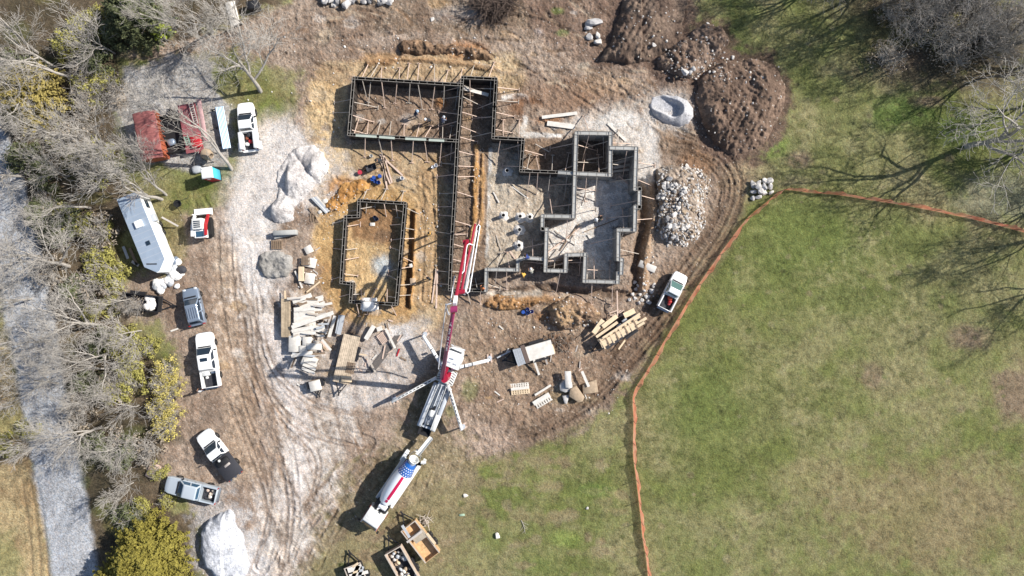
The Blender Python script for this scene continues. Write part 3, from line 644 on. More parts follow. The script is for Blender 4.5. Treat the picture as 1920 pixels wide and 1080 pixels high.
heap('rubble_heap', 'brown earth heap carrying the broken limestone, right of the house formwork', 'rubble heap',
     [(1232,318),(1262,308),(1300,312),(1325,330),(1332,355),(1318,385),(1322,420),(1308,448),(1282,464),(1255,462),(1238,445),(1226,420),(1234,385),(1228,350)], lambda u, v, d: 1.5*(1-np.exp(-np.clip(d,0,None)/np.where(u < 1275, 10, 24)))*(.6+.8*fbm(u,v,28,3,2)), (176,160,144), (146,128,112), 0.3, 0.45, stones=0.03)

# ------------------------------------------------------------------ rocks
M_rock = mat('limestone', (212,208,204), 0.9, var=0.3, scale=2.5, bump=0.4); M_rockw = mat('limestone_white', (232,226,218), 0.9, var=0.2, scale=3, bump=0.3)
M_rockb = mat('brown_stone', (186,164,138), 0.9, var=0.3, scale=3, bump=0.4); M_rockg = mat('dark_stone', (150,148,148), 0.9, var=0.3, scale=2.5, bump=0.4)
def rock_mesh(seed, sub=2, flat=0.7, rough=0.5):
    bm = bmesh.new(); bmesh.ops.create_icosphere(bm, subdivisions=sub, radius=0.5); rnd = random.Random(seed)
    pl = [(Vector((rnd.gauss(0,1), rnd.gauss(0,1), rnd.gauss(0,1))).normalized(), rnd.uniform(0.2, 0.4)) for _ in range(9)]
    for v in bm.verts:
        for n_, d_ in pl:
            e = v.co.dot(n_)-d_
            if e > 0: v.co -= n_*e*0.92
        v.co *= 1+rnd.uniform(-rough, rough)*0.18
        v.co.z *= flat
    me = bpy.data.meshes.new('rock'); bm.to_mesh(me); bm.free(); me.materials.append(M_rock); return me
ROCKS = [rock_mesh(i, 2, random.uniform(0.55, 0.85)) for i in range(8)]
def rock(px, py, size, label, group=None, m=None, seed=0, el=1.0, sink=0.22, z=None, name='rock', rz=None):
    rnd = random.Random(seed*13+int(px*7+py)); s_ = rnd.choice(ROCKS)
    o = bpy.data.objects.new(name, s_); COL.objects.link(o)
    z0 = hz(px, py) if z is None else z; p = P(px, py, z0)
    o.location = (p.x, p.y, z0 + size*(0.3-sink)); o.rotation_euler = (rnd.uniform(-.3,.3), rnd.uniform(-.3,.3), rnd.uniform(0, 6.3) if rz is None else rz)
    o.scale = (size*el, size, size*rnd.uniform(0.8,1.1))
    if m: o.material_slots[0].link = 'OBJECT'; o.material_slots[0].material = m
    return tag(o, label, 'rock', group)
n_r = 0; poly_r = [(1236,325),(1265,312),(1300,316),(1322,332),(1328,352),(1312,385),(1318,418),(1305,444),(1280,460),(1255,458),(1240,440),(1230,418),(1238,385),(1232,350)]
pr = np.array(poly_r, float)
while n_r < 225:
    x, y = random.uniform(1226,1334), random.uniform(306,466)
    if sdpoly(np.array([x]), np.array([y]), poly_r)[0] > 2: continue
    if x > 1290 and 390 < y < 410 and random.random() < .6: continue
    big = random.random() < 0.2 and x < 1290
    rock(x, y, random.uniform(0.5,0.8) if big else random.uniform(0.22,0.48), 'broken limestone rock lying in the rubble heap right of the house formwork', 'limestone rocks in the rubble heap', random.choice([M_rock, M_rock, M_rockw, M_rockg] if x < 1280 else [M_rockw, M_rockw, M_rock, M_rockb]), n_r); n_r += 1  # darker stone mix on the left puts the heap's shaded side into colour
for i, (x, y, s_, el, lab) in enumerate([(1113,43,1.5,1.35,'largest grey boulder, a long block topping the row of five boulders by the soil mound'),(1103,53,0.95,1,'rounded grey boulder just under the long block in the row of boulders'),(1106,70,1.0,1.1,'grey boulder with a pitted face at the lower left of the row of boulders'),(1121,67,0.8,1,'small pale boulder on the right of the row of boulders'),(1121,80,0.85,1.1,'pale boulder at the bottom end of the row of boulders')]):
    rock(x, y, s_, lab, 'boulders by the soil mound', M_rock if i < 3 else M_rockw, i, el, 0.1, name='boulder', rz=0.1)
for i, (x, y, s_, el, lab) in enumerate([(1283,136,0.95,1.0,'largest of three grey boulders at the foot of the stony mound'),(1294,137,0.6,1,'smallest of three grey boulders at the foot of the stony mound, in the middle'),(1300,130,0.8,0.8,'pointed grey boulder rightmost of three at the foot of the stony mound')]):
    rock(x, y, s_, lab, 'boulders at the stony mound', M_rock, i+20, el, 0.1, name='boulder')
for i in range(14):
    x, y = 1413+ (i % 4)*10+random.uniform(-3,3), 343+(i//4)*9+random.uniform(-3,3)
    rock(x, y, random.uniform(0.65,1.0), 'white limestone boulder heaped beside the bend of the orange fence', 'boulders by the fence bend', random.choice([M_rockw, M_rock, M_rockw]), i+40, 1, 0.05, name='boulder', z=0.35 if i in (5,6,9) else None)
for i, (x, y) in enumerate([(1225,535),(1222,545),(1192,543),(1200,552),(1190,560),(1204,562),(1213,556),(1196,536),(1185,552),(1208,545),(1190,530),(1198,568),(1180,562),(1216,566)]):
    rock(x, y, random.uniform(0.35,0.75), 'limestone rock in the small pile at the lower right corner of the house formwork', 'rocks at the house corner', random.choice([M_rockw, M_rock]), i+70, 1, 0.1)
tops = []
for i in range(46):
    x = 608+i*2.9+random.uniform(-2,2); y = random.uniform(-12, 8) + (4 if i < 10 else 0)
    rock(x, y, random.uniform(0.5,1.25), 'pale rock in the stone pile cut off by the top edge of the photo', 'rocks at the top edge', random.choice([M_rockw, M_rock, M_rockb, M_rockg]), i+90, random.uniform(1,1.6), 0.1)
st = MB(); _rv = [[v.co.copy() for v in m.vertices] for m in (rock_mesh(50+i, 1, .7) for i in range(5))]; _rf = [tuple(p.vertices) for p in rock_mesh(50, 1, .7).polygons]
def pebble(x, y, s_, ax=0):
    z = hz(x, y); p = P(x, y, z); a = random.uniform(0, 6.3); Rm = Matrix.Rotation(a, 3, 'Z'); e = random.uniform(.7, 1.3); st.cur = random.choice([0,0,0,1,2]) if ax not in (470,365,1210) else random.choice([0,1])
    st.add([Rm @ Vector((v.x*s_*e, v.y*s_, v.z*s_)) + Vector((p.x, p.y, z+s_*.12)) for v in random.choice(_rv)], _rf)
for n_, areas, lo, hi in ((260, [(1320,120,1465,280),(1240,60,1365,145),(1320,110,1460,150),(1150,20,1280,110),(1250,100,1340,150)], .12, .42),
                          (330, [(610,340,700,400),(700,70,930,130),(900,545,1130,620),(600,130,640,560),(780,380,830,560),(1020,555,1120,612),(560,480,600,540),(880,280,905,480),(1200,430,1225,560)], .1, .4),
                          (800, [(1228,308,1330,462)], .12, .42), (650, [(1275,315,1336,450)], .14, .42), (200, [(420,60,1230,200),(880,600,1180,780)], .1, .28), (260, [(470,270,640,430)], .08, .2), (200, [(365,940,480,1078)], .08, .2), (120, [(1210,168,1310,248)], .08, .2)):
    for _ in range(n_):
        ax, ay, bx, by = random.choice(areas); x, y = random.uniform(ax,bx), random.uniform(ay,by)
        if ax in (1228, 1275) and sdpoly(np.array([x]), np.array([y]), poly_r)[0] > 6: continue
        pebble(x, y, random.uniform(lo, hi)*random.uniform(.6,1), ax)
so_ = st.build('scattered_stones', [M_rockw, M_rock, M_rockb]); so_['kind'] = 'stuff'; so_['label'] = 'small loose stones scattered over the soil and rubble'; so_['category'] = 'stones'
for x, y, s_, lab in [(810,36,0.6,'lone white rock on the haul road near the top edge'),(646,88,0.4,'small pale rock left of the clay bank near the top'),(932,1004,0.75,'white stone lying alone in the bottom grass'),(1101,952,0.4,'small white stone in the grass left of the orange fence'),(1327,45,0.45,'pale stone on the grass above the stony mound'),(1374,108,0.5,'pale stone at the grass edge of the big soil mound'),(1226,84,0.6,'white rock on bare ground between the soil mounds'),(873,929,0.6,'tan broken rock on the grass right of the mixer truck')]:
    rock(x, y, s_, lab, None, M_rockw)
sl_lab = [((1060,735),(1094,722),1.9,0.9,'white rectangular stone slab lying on top of the grey slabs below the lumber trailer')]
def slab(pts, z0, z1, label, m, tilt=0.0, group=None):
    b = MB(); pl = [P(x, y, z1) for x, y in pts]; c = sum((Vector((p.x,p.y,0)) for p in pl), Vector())/len(pl)
    b.prism([(p.x-c.x, p.y-c.y) for p in pl], 0, z1-z0); o = b.build('stone_slab', m)
    o.location = (c.x, c.y, z0); o.rotation_euler = (tilt, tilt*0.6, 0); bevel(o, 0.04, 1); return tag(o, label, 'stone slab', group)
slab([(1049,722),(1058,712),(1072,716),(1074,730),(1060,736),(1050,732)], 0.0, 0.6, 'rough grey stone block under the white slab, below the lumber trailer', M_rock, 0.05)
slab([(1068,728),(1080,722),(1096,744),(1092,752),(1084,754),(1066,742)], 0.02, 0.7, 'long weathered grey brown stone slab leaning to the lower right', M_rockb, 0.12)
slab([(1054,742),(1067,740),(1063,757),(1058,756)], 0.0, 0.45, 'small triangular grey stone at the foot of the slabs', M_rock, 0.1)
slab([(1058.5,696),(1070.5,696),(1072,728),(1060,727)], 0.72, 1.0, 'white rectangular stone slab lying on top of the grey slabs below the lumber trailer', M_rockw, 0.03)
slab([(1092,722),(1105,716),(1118,712),(1122,735),(1093,740)], 0.0, 0.55, 'tan broken stone block with a white plank on it, right of the slabs', M_rockb, 0.04)
slab([(1201,487),(1232,500),(1227,512),(1196,499)], 0.02, 0.35, 'pale concrete slab lying on the dirt left of the white pickup by the fence', mat('slab_conc', (212,208,202), 0.85, var=0.12, scale=2), 0.02)
# ------------------------------------------------------------------ vehicles
M_white = mat('white_paint', (250,250,248), 0.35, spec=0.5, coat=0.5, k=0.82, var=.07, scale=1.3); M_glass = mat('dark_glass', (40,56,72), 0.08, spec=0.8)
M_glassb = mat('blue_glass', (62,96,122), 0.08, spec=0.8)
M_blk = mat('black_plastic', (38,38,40), 0.6); M_tyre = mat('tyre_rubber', (34,33,33), 0.85); M_rim = mat('rim_metal', (170,172,175), 0.35, 0.8)
M_chrome = mat('bright_metal', (205,208,212), 0.25, 0.9); M_silver = mat('silver_paint', (206,216,224), 0.35, 0.1, coat=0.5); M_grey = mat('grey_paint', (150,164,182), 0.32, 0.3, coat=0.5)
M_lampf = mat('headlight_glass', (225,230,235), 0.15, spec=0.8); M_lampr = mat('taillight_red', (170,30,30), 0.25); M_red = mat('red_paint', (196,40,48), 0.4, coat=0.3)
M_bed = mat('bedliner', (60,60,66), 0.75, var=0.15, scale=4); M_dirtyw = mat('dirty_white', (226,226,222), 0.55, var=0.12, scale=2, k=0.8)
def rrect(hx, hy, r, z, n=3, taper=1.0):
    pts = []
    for cx, cy, a0 in ((hx-r, hy-r, 0), (-hx+r, hy-r, 90), (-hx+r, -hy+r, 180), (hx-r, -hy+r, 270)):
        for k in range(n+1):
            a = R(a0+90*k/n); pts.append(Vector((cx+r*math.cos(a), cy+r*math.sin(a), z)))
    return pts
def wheel(parent, x, y, r=0.39, wd=0.26, dual=False):
    s = 1 if y > 0 else -1
    b = MB(); b.lathe([(-wd/2,r*0.6),(-wd/2,r*0.93),(-wd/2+0.04,r),(wd/2-0.04,r),(wd/2,r*0.93),(wd/2,r*0.6)], (x,y,r), (0,1,0), 18); t_ = b.build('wheel', M_tyre, parent, 40)
    b = MB(); b.lathe([(0,0.02),(0.02,r*0.25),(-0.03,r*0.5),(0.0,r*0.6),(-0.2,r*0.6)], (x,y+s*wd/2-s*0.01,r), (0,s,0), 12); b.build('rim', M_rim, t_, 40)
def body_shell(sts, name, m, parent):
    """stations: (x, w_low, w_mid, w_top, z_low, z_mid, z_top)"""
    rings = []
    for x, wl, wm, wt, zl, zm, zt in sts:
        c = zt+0.025*min(1, wt)
        rings.append([Vector((x,-wl,zl)),Vector((x,-wm,zl+(zm-zl)*.45)),Vector((x,-wm,zm)),Vector((x,-(wm*.35+wt*.65),zt-0.02)),Vector((x,-wt*.75,zt)),Vector((x,0,c)),Vector((x,wt*.75,zt)),Vector((x,wm*.35+wt*.65,zt-0.02)),Vector((x,wm,zm)),Vector((x,wm,zl+(zm-zl)*.45)),Vector((x,wl,zl))])
    b = MB(); b.rings(rings); return b.build(name, m, parent, 35)
def greenhouse(root, x0, x1, xr0, xr1, wb, wt, zb, zt, paint, glass, rear=True):
    """cab: x0..x1 at the belt, xr0..xr1 at the roof"""
    b = MB(); b.add([(x0,-wb,zb),(x1,-wb,zb),(x1,wb,zb),(x0,wb,zb),(xr0,-wt,zt),(xr1,-wt,zt),(xr1,wt,zt),(xr0,wt,zt)], [(0,1,2,3),(4,7,6,5),(0,4,5,1),(1,5,6,2),(2,6,7,3),(3,7,4,0)])
    c = b.build('cab', paint, root); bevel(c, 0.10, 3)
    def pane(name, a, b_, c_, d_, n_, mm=0.06, m=glass):
        q = [Vector(v) for v in (a,b_,c_,d_)]; ce = sum(q, Vector())/4; n_ = Vector(n_).normalized()
        q = [ce+(v-ce)*(1-mm)+n_*0.012 for v in q]; bb = MB(); bb.add(q+[v-n_*0.05 for v in q], [(0,1,2,3),(4,7,6,5),(0,4,5,1),(1,5,6,2),(2,6,7,3),(3,7,4,0)]); bb.build(name, m, root)
    L = lambda p, q, t: tuple(Vector(p).lerp(Vector(q), t))
    A_, B_, C_, D_ = (x1,-wb,zb),(x1,wb,zb),(xr1,wt,zt),(xr1,-wt,zt)
    nw = Vector((zt-zb,0,x1-xr1))
    pane('windshield', L(A_,D_,.04), L(B_,C_,.04), L(B_,C_,.93), L(A_,D_,.93), nw, 0.10)
    if rear:
        A2,B2,C2,D2 = (x0,-wb,zb),(x0,wb,zb),(xr0,wt,zt),(xr0,-wt,zt)
        pane('rear_window', L(A2,D2,.2), L(B2,C2,.2), L(B2,C2,.9), L(A2,D2,.9), (-(zt-zb),0,xr0-x0), 0.2)
    for s in (-1, 1):
        a, b2, c2, d2 = (x0,s*wb,zb),(x1,s*wb,zb),(xr1,s*wt,zt),(xr0,s*wt,zt)
        n_ = Vector((0,s*(zt-zb),wb-wt))
        for t0, t1 in ((0.04,0.46),(0.50,0.93)):
            p0, p1 = L(a,b2,t0), L(a,b2,t1); q0, q1 = L(d2,c2,t0), L(d2,c2,t1)
            pane('side_window', L(p0,q0,.12), L(p1,q1,.12), L(p1,q1,.82), L(p0,q0,.82), n_, 0.05)
def common(root, Lh, W, paint, r=0.39, wx=None, mirror_x=1.15, tail=True):
    for x in (wx or (Lh*0.60, -Lh*0.60)):
        for s in (-1, 1): wheel(root, x, s*(W/2-0.13), r)
    for s in (-1, 1):
        b = MB(); b.box((mirror_x, s*(W/2+0.12), 1.22), (0.14, 0.24, 0.2)); bevel(b.build('mirror', M_blk, root), 0.04, 1)
        b = MB(); b.box((Lh-0.16, s*(W/2-0.28), 0.86), (0.22, 0.36, 0.2)); bevel(b.build('headlight', M_lampf, root), 0.05, 1)
        if tail: b = MB(); b.box((-Lh+0.06, s*(W/2-0.10), 1.0), (0.1, 0.14, 0.4)); b.build('taillight', M_lampr, root)
    b = MB(); b.box((mirror_x+.42, 0, 1.175 if W > 1.75 or Lh < 2.4 else 1.19), (.13, W*.72, .03)); b.build('cowl', M_blk, root)
    b = MB(); b.box((Lh-.02,0,.8), (.08, W*.5, .2)); b.build('grille', M_blk, root)
    for s in (-1,1):
        for k in (.15,-.75): b = MB(); b.box((mirror_x+k-.5, s*(W/2+.005), 1.0), (.18,.03,.05)); b.build('door_handle', M_blk, root)
    b = MB(); b.rings([[Vector((Lh-0.12,-W/2+.1,z)),Vector((Lh+0.02,-W/2+.35,z)),Vector((Lh+0.06,0,z)),Vector((Lh+0.02,W/2-.35,z)),Vector((Lh-0.12,W/2-.1,z))] for z in (0.48,0.68)]); b.build('bumper', M_chrome, root)
def pickup(name, label, fr, rr, W=1.9, paint=M_white, glass=M_glass, cabl=2.15, kind='bed', zs=1.0, group='parked pickup trucks', sunroof=False):
    """fr, rr: photo pixels of front and rear"""
    zt = 1.1; a, b_ = P(*fr, zt), P(*rr, zt); d = a-b_; L = d.length; Lh = L/2; c = (a+b_)/2
    root = thing(name, label, 'pickup truck', (c.x, c.y, 0.03), math.atan2(d.y, d.x), group); h = W/2
    hood = Lh*0.40; cabr = hood+0.1-cabl
    sts = [(Lh,h*.62,h*.66,h*.55,.5,.82,.9),(Lh-.15,h*.84,h*.88,h*.78,.42,.9,1.0),(Lh-.5,h*.93,h*.98,h*.86,.38,.98,1.06),(hood+.2,h*.95,h,h*.9,.36,1.05,1.13),(hood-.1,h*.95,h,h*.92,.36,1.12,1.18),(cabr,h*.95,h,h*.94,.36,1.14,1.2)]
    body_shell(sts, 'body', paint, root)
    greenhouse(root, cabr+0.02, hood+.22, cabr+0.22, hood-.62, h*.93, h*.74, 1.15, 1.84*zs, paint, glass)
    if sunroof: bb = MB(); bb.box((hood-1.05,0.0,1.842*zs), (0.38,0.78,0.02)); bb.build('sunroof', M_glass, root)
    common(root, Lh, W, paint, mirror_x=hood-.15, tail=(kind == 'bed'))
    bl, br = -Lh+0.05, cabr-0.04
    if kind == 'bed':
        b = MB()
        for s in (-1, 1):
            b.rings([[Vector((x,s*(h-0.20),.66)),Vector((x,s*(h-0.17),1.24)),Vector((x,s*(h-0.06),1.26)),Vector((x,s*h,1.16)),Vector((x,s*h,.62)),Vector((x,s*(h-.06),.42))] for x in (bl, br)])
        b.box((br-.03,0,.95), (.06, W-.3, .6)); b.build('bed_side', paint, root, 40)
        b = MB(); b.box(((bl+br)/2,0,.62), (br-bl-.08, W-.38, .08)); 
        for s in (-1, 1): b.box(((bl+br)/2-0.02, s*(h-.42), .72), (.9,.2,.16))
        b.build('bed_floor', M_bed, root)
        b = MB(); b.box((bl+.02,0,.95), (.07, W-.2, .58)); bevel(b.build('tailgate', paint, root), .02, 1)
        b = MB(); b.box((bl-.1,0,.55), (.2, W-.3, .14)); b.build('rear_bumper', M_chrome, root)
    elif kind == 'flat':
        b = MB(); b.box(((bl+br)/2-.05,0,.98), (br-bl+.1, W+.28, .12)); bevel(b.build('flat_deck', M_bed, root), .02, 1)
        b = MB(); b.box(((bl+br)/2,0,.66), (br-bl, .8, .3)); b.build('chassis', M_blk, root)
        b = MB()
        for s in (-1, -.35, .35, 1): b.bar((br-.02, s*(h-.05), 1.0), (br-.02, s*(h-.05), 1.75), .07, .07)
        for z in (1.4, 1.75): b.bar((br-.02,-h+.02,z), (br-.02,h-.02,z), .06, .06)
        b.build('headache_rack', M_blk, root)
        b = MB(); b.box((br-.55,0,1.16), (.55, W-.5, .26)); bevel(b.build('deck_box', M_blk, root), .03, 1)
        for s in (-1, 1): b = MB(); b.box((bl-.14, s*(h-.2), .9), (.08,.3,.12)); b.build('taillight', M_lampr, root)
        for s in (-.9, 0, .9): b = MB(); b.box((bl-.16, s*h*.7, .93), (.14,.3,.07)); b.build('step_bar', M_chrome, root)
    elif kind == 'service':
        for s in (-1, 1):
            b = MB(); b.box(((bl+br)/2,s*(h-.14),.95), (br-bl, .42, .86)); bevel(b.build('tool_locker', paint, root), .03, 1)
        b = MB(); b.box(((bl+br)/2,0,.66), (br-bl-.05, W-.7, .1)); b.build('bed_floor', M_bed, root)
        b = MB(); b.box((br-.03,0,1.05), (.06, W-.7, .7)); b.build('bulkhead', paint, root)
        b = MB(); b.box((bl-.12,0,.62), (.24, W-.1, .1)); b.build('rear_bumper', paint, root)
        for s in (-1, 1): b = MB(); b.box((bl+.0, s*(h-.1), .8), (.08,.14,.3)); b.build('taillight', M_lampr, root)
    root['_bed'] = (bl+br)/2
    return root
def in_bed(root, dx, dy, z):                # world point in a truck's bed
    c = Matrix.Rotation(root.rotation_euler.z, 4, 'Z') @ Vector((root['_bed']+dx, dy, 0)); return Vector((root.location.x+c.x, root.location.y+c.y, z))
def lump(name, loc, size, m, label, cat, rz=0.0, seed=0, sub=2, group=None):
    bm = bmesh.new(); bmesh.ops.create_icosphere(bm, subdivisions=sub, radius=0.5); rnd = random.Random(seed)
    for v in bm.verts: v.co = Vector((max(-.4,min(.4,v.co.x)), max(-.4,min(.4,v.co.y)), max(-.38,min(.4,v.co.z))))*1.2*(1+rnd.uniform(-.12,.12))
    me = bpy.data.meshes.new(name); bm.to_mesh(me); bm.free(); me.materials.append(m)
    me.polygons.foreach_set('use_smooth', [True]*len(me.polygons)); o = bpy.data.objects.new(name, me); COL.objects.link(o)
    o.location = (loc[0], loc[1], loc[2]+size[2]*0.44); o.scale = size; o.rotation_euler = (0,0,rz); return tag(o, label, cat, group)
def crate(name, loc, size, m, label, cat, rz=0.0, bv=0.02, group=None, lid=None):
    b = MB(); b.box((0,0,size[2]/2), size)
    if lid: b.box((0,0,size[2]+.02), (size[0]+.04,size[1]+.04,.04))
    o = b.build(name, m); o.location = loc; o.rotation_euler = (0,0,rz); bevel(o, bv, 1); return tag(o, label, cat, group)

t1 = pickup('service_truck', 'white service pickup with open utility bed parked nose up beside the pale pipe bundle', (458,192), (468,280), 1.78, kind='service', cabl=1.7)
for i, (dx, dy, s_, m, lab, cat, nm) in enumerate([(.6,-.1,(.5,.5,.45),M_bed,'dark compressor in the bed of the white service pickup','machine','compressor'),(-.1,-.12,(.4,.42,.35),M_red,'red fuel can in the bed of the white service pickup','can','fuel_can'),(-.35,.25,(.4,.45,.3),M_dirtyw,'white bucket crate in the bed of the white service pickup','crate','crate'),(.3,.2,(.35,.3,.25),mat('rust',(150,84,58),.8,var=.3,scale=6),'rust brown tool bag in the bed of the white service pickup','bag','tool_bag')]):
    lump(nm, in_bed(t1,dx,dy,.76), s_, m, lab, cat, t1.rotation_euler.z, i)
for s, lab in ((1,'white storage box on the left flank of the service pickup'),(-1,'white storage box on the right flank of the service pickup')):
    crate('storage_box', in_bed(t1,-.6,s*1.05,.55), (.9,.32,.5), M_dirtyw, lab, 'box', t1.rotation_euler.z)
t3 = pickup('pickup_truck', 'white crew cab pickup with a sunroof and black bed, nose up behind the silver car', (380,624), (396,727), 1.9, sunroof=True, cabl=2.4)
crate('tool_chest', in_bed(t3,.75,.35,.67), (.7,.75,.5), M_dirtyw, 'white chest in the black bed of the crew cab pickup', 'chest', t3.rotation_euler.z, .04)
crate('tool_chest', in_bed(t3,.8,-.4,.67), (.5,.5,.35), M_grey, 'grey chest in the front right corner of the crew cab bed', 'chest', t3.rotation_euler.z, .04)
lump('bucket', in_bed(t3,.2,.38,.67), (.3,.3,.32), M_dirtyw, 'small white bucket in the black bed of the crew cab pickup', 'bucket', 0, 3)
t4 = pickup('flatbed_truck', 'white pickup with a black flatbed deck, nose towards upper left at the lower parking', (377,812), (440,893), 1.85, kind='flat', cabl=1.6)
crate('tool_tray', in_bed(t4,.15,-.1,1.045), (.25,.7,.1), mat('tray',(196,186,178),.6,var=.3,scale=9), 'narrow tray of tools on the black flatbed deck', 'tray', t4.rotation_euler.z)
lump('bucket', in_bed(t4,1.0,.15,1.3), (.26,.26,.26), M_dirtyw, 'white jug on the box behind the flatbed cab', 'jug', 0, 8)
t5 = pickup('pickup_truck', 'pale silver blue pickup with rubbish in its black bed, parked nose left', (309,908), (406,931), 1.85, paint=M_silver, glass=M_glassb, cabl=2.3)
for i in range(9):
    lump('scrap', in_bed(t5,random.uniform(-.55,.35),random.uniform(-.5,.5),.67), (random.uniform(.25,.5),random.uniform(.2,.4),random.uniform(.15,.3)), random.choice([M_dirtyw,M_sheet,M_lumg,M_lum,M_bed]), 'crumpled scrap piece in the bed of the silver blue pickup', 'scrap', random.uniform(0,3), i+20, group='scrap in the silver pickup')
t6 = pickup('pickup_truck', 'small white single cab pickup with red cans in its bed, beside the orange fence', (1279,513), (1245,580), 1.66, glass=mat('green_glass',(96,128,124),.1,spec=.8), cabl=1.45)
for i, (dx, dy, lab) in enumerate([(.55,-.1,'orange red generator in the bed of the small white pickup by the fence'),(.2,-.25,'red fuel can behind the generator in the small pickup bed'),(-.05,-.3,'pink red fuel can nearest the tailgate of the small pickup')]):
    lump('fuel_can' if i else 'generator', in_bed(t6,dx,dy,.67), (.45-.08*i,.5-.1*i,.5-.1*i), mat('can%d' % i, [(200,84,52),(190,44,44),(214,92,92)][i], .5), lab, 'can' if i else 'generator', t6.rotation_euler.z+.3, i+50)
# the silver car
a, b_ = P(354,540,1), P(370,610,1); d = a-b_; c = (a+b_)/2; Lh = d.length/2; W = 1.74; h = W/2
suv = thing('parked_car', 'silver grey estate car with roof rails parked above the crew cab pickup', 'car', (c.x,c.y,.03), math.atan2(d.y,d.x))
body_shell([(Lh,h*.6,h*.66,h*.5,.5,.75,.82),(Lh-.2,h*.88,h*.92,h*.8,.38,.84,.92),(Lh-.7,h*.95,h,h*.86,.32,.92,.98),(Lh*.42,h*.95,h,h*.9,.3,.98,1.04),(-Lh*.5,h*.95,h,h*.92,.3,1.0,1.06),(-Lh+.25,h*.93,h*.97,h*.86,.34,1.0,1.04),(-Lh,h*.8,h*.86,h*.7,.45,.86,.95)], 'body', M_grey, suv)
greenhouse(suv, -Lh+.12, Lh*.44, -Lh+.5, Lh*.44-.75, h*.93, h*.74, 1.0, 1.6, M_grey, M_glass)
common(suv, Lh, W, M_grey, .34, mirror_x=Lh*.3)
rl = MB()
for k in range(5): rl.bar((-Lh+.75, (k-2)*.24, 1.625), (Lh*.44-1.0, (k-2)*.24, 1.625), .045, .03)
rl.build('roof_rail', M_chrome, suv)

# ---- concrete pump truck with its boom
M_mag = mat('boom_magenta', (150,52,96), .4, coat=.3, k=.85); M_boomr = mat('boom_red', (176,34,62), .4, coat=.3); M_pipe = mat('pipe_white', (236,238,242), .4, k=.85)
M_stl = mat('steel_grey', (206,212,220), .5, .1, var=.15, scale=2); M_dark = mat('dark_steel', (52,52,56), .6, .3)
a, b_ = P(859,651,1.5), P(795,812,1.5); d = a-b_; ang = math.atan2(d.y,d.x); c = (a+b_)/2; Lh = d.length/2
pt = thing('pump_truck', 'white concrete pump truck on four outriggers with a long magenta and red boom', 'pump truck', (c.x,c.y,.05), ang)
WPT = .82; ANG_PT = ang; ORG_PT = Vector((c.x,c.y,.05)); pt.scale = (1, WPT, 1)
def loc_of(v):                              # world to truck coordinates
    q = Matrix.Rotation(-ANG_PT,3,'Z') @ (Vector(v)-ORG_PT); q.y /= WPT; return q
b = MB(); b.box((0,0,.9), (2*Lh-1.0,.9,.35)); b.build('chassis', M_dark, pt)
# cab with rounded nose
cabb = MB(); cabb.rings([[Vector((Lh-2.1,-1.2,z0)) for z0 in (0.6,)]+[Vector((Lh-.9,-1.2,.6)),Vector((Lh-.25,-.95,.6)),Vector((Lh,-.45,.6)),Vector((Lh,.45,.6)),Vector((Lh-.25,.95,.6)),Vector((Lh-.9,1.2,.6)),Vector((Lh-2.1,1.2,.6))],
    [Vector((Lh-2.1,-1.22,2.2)),Vector((Lh-.95,-1.22,2.2)),Vector((Lh-.3,-.95,2.05)),Vector((Lh-.08,-.45,2.0)),Vector((Lh-.08,.45,2.0)),Vector((Lh-.3,.95,2.05)),Vector((Lh-.95,1.22,2.2)),Vector((Lh-2.1,1.22,2.2))],
    [Vector((Lh-2.1,-1.1,2.9)),Vector((Lh-1.25,-1.1,2.9)),Vector((Lh-.8,-.85,2.75)),Vector((Lh-.7,-.4,2.7)),Vector((Lh-.7,.4,2.7)),Vector((Lh-.8,.85,2.75)),Vector((Lh-1.25,1.1,2.9)),Vector((Lh-2.1,1.1,2.9))]])
bevel(cabb.build('cab', M_white, pt), .08, 2)
b = MB(); b.bar((Lh-.36,-.8,2.43), (Lh-.36,.8,2.43), .05, .5, up=Vector((.5,0,.9))); b.build('windshield', M_glass, pt)
for s in (-1,1):
    b = MB(); b.box((Lh-1.6,s*1.175,2.5), (.7,.03,.45)); b.build('side_window', M_glass, pt)
    b = MB(); b.box((Lh-.4,s*1.4,2.0), (.12,.3,.45)); b.build('mirror', M_blk, pt)
    b = MB(); b.box((Lh-.08,s*.8,.9), (.1,.35,.2)); b.build('headlight', M_lampf, pt)
for q in ((Lh-1.6,-.5),(Lh-1.6,.3),(Lh-1.15,.05)):
    b = MB(); b.box((q[0],q[1],2.93), (.12,.5,.06)); b.build('roof_light', M_stl, pt)
for x in (Lh-1.1, -.6, -1.9, -3.2):
    for s in (-1,1): wheel(pt, x, s*1.02, .52, .34 if x > 0 else .5)
b = MB(); b.box((-1.75,0,1.22), (5.2,1.5,.06)); b.build('deck_floor', M_stl, pt)
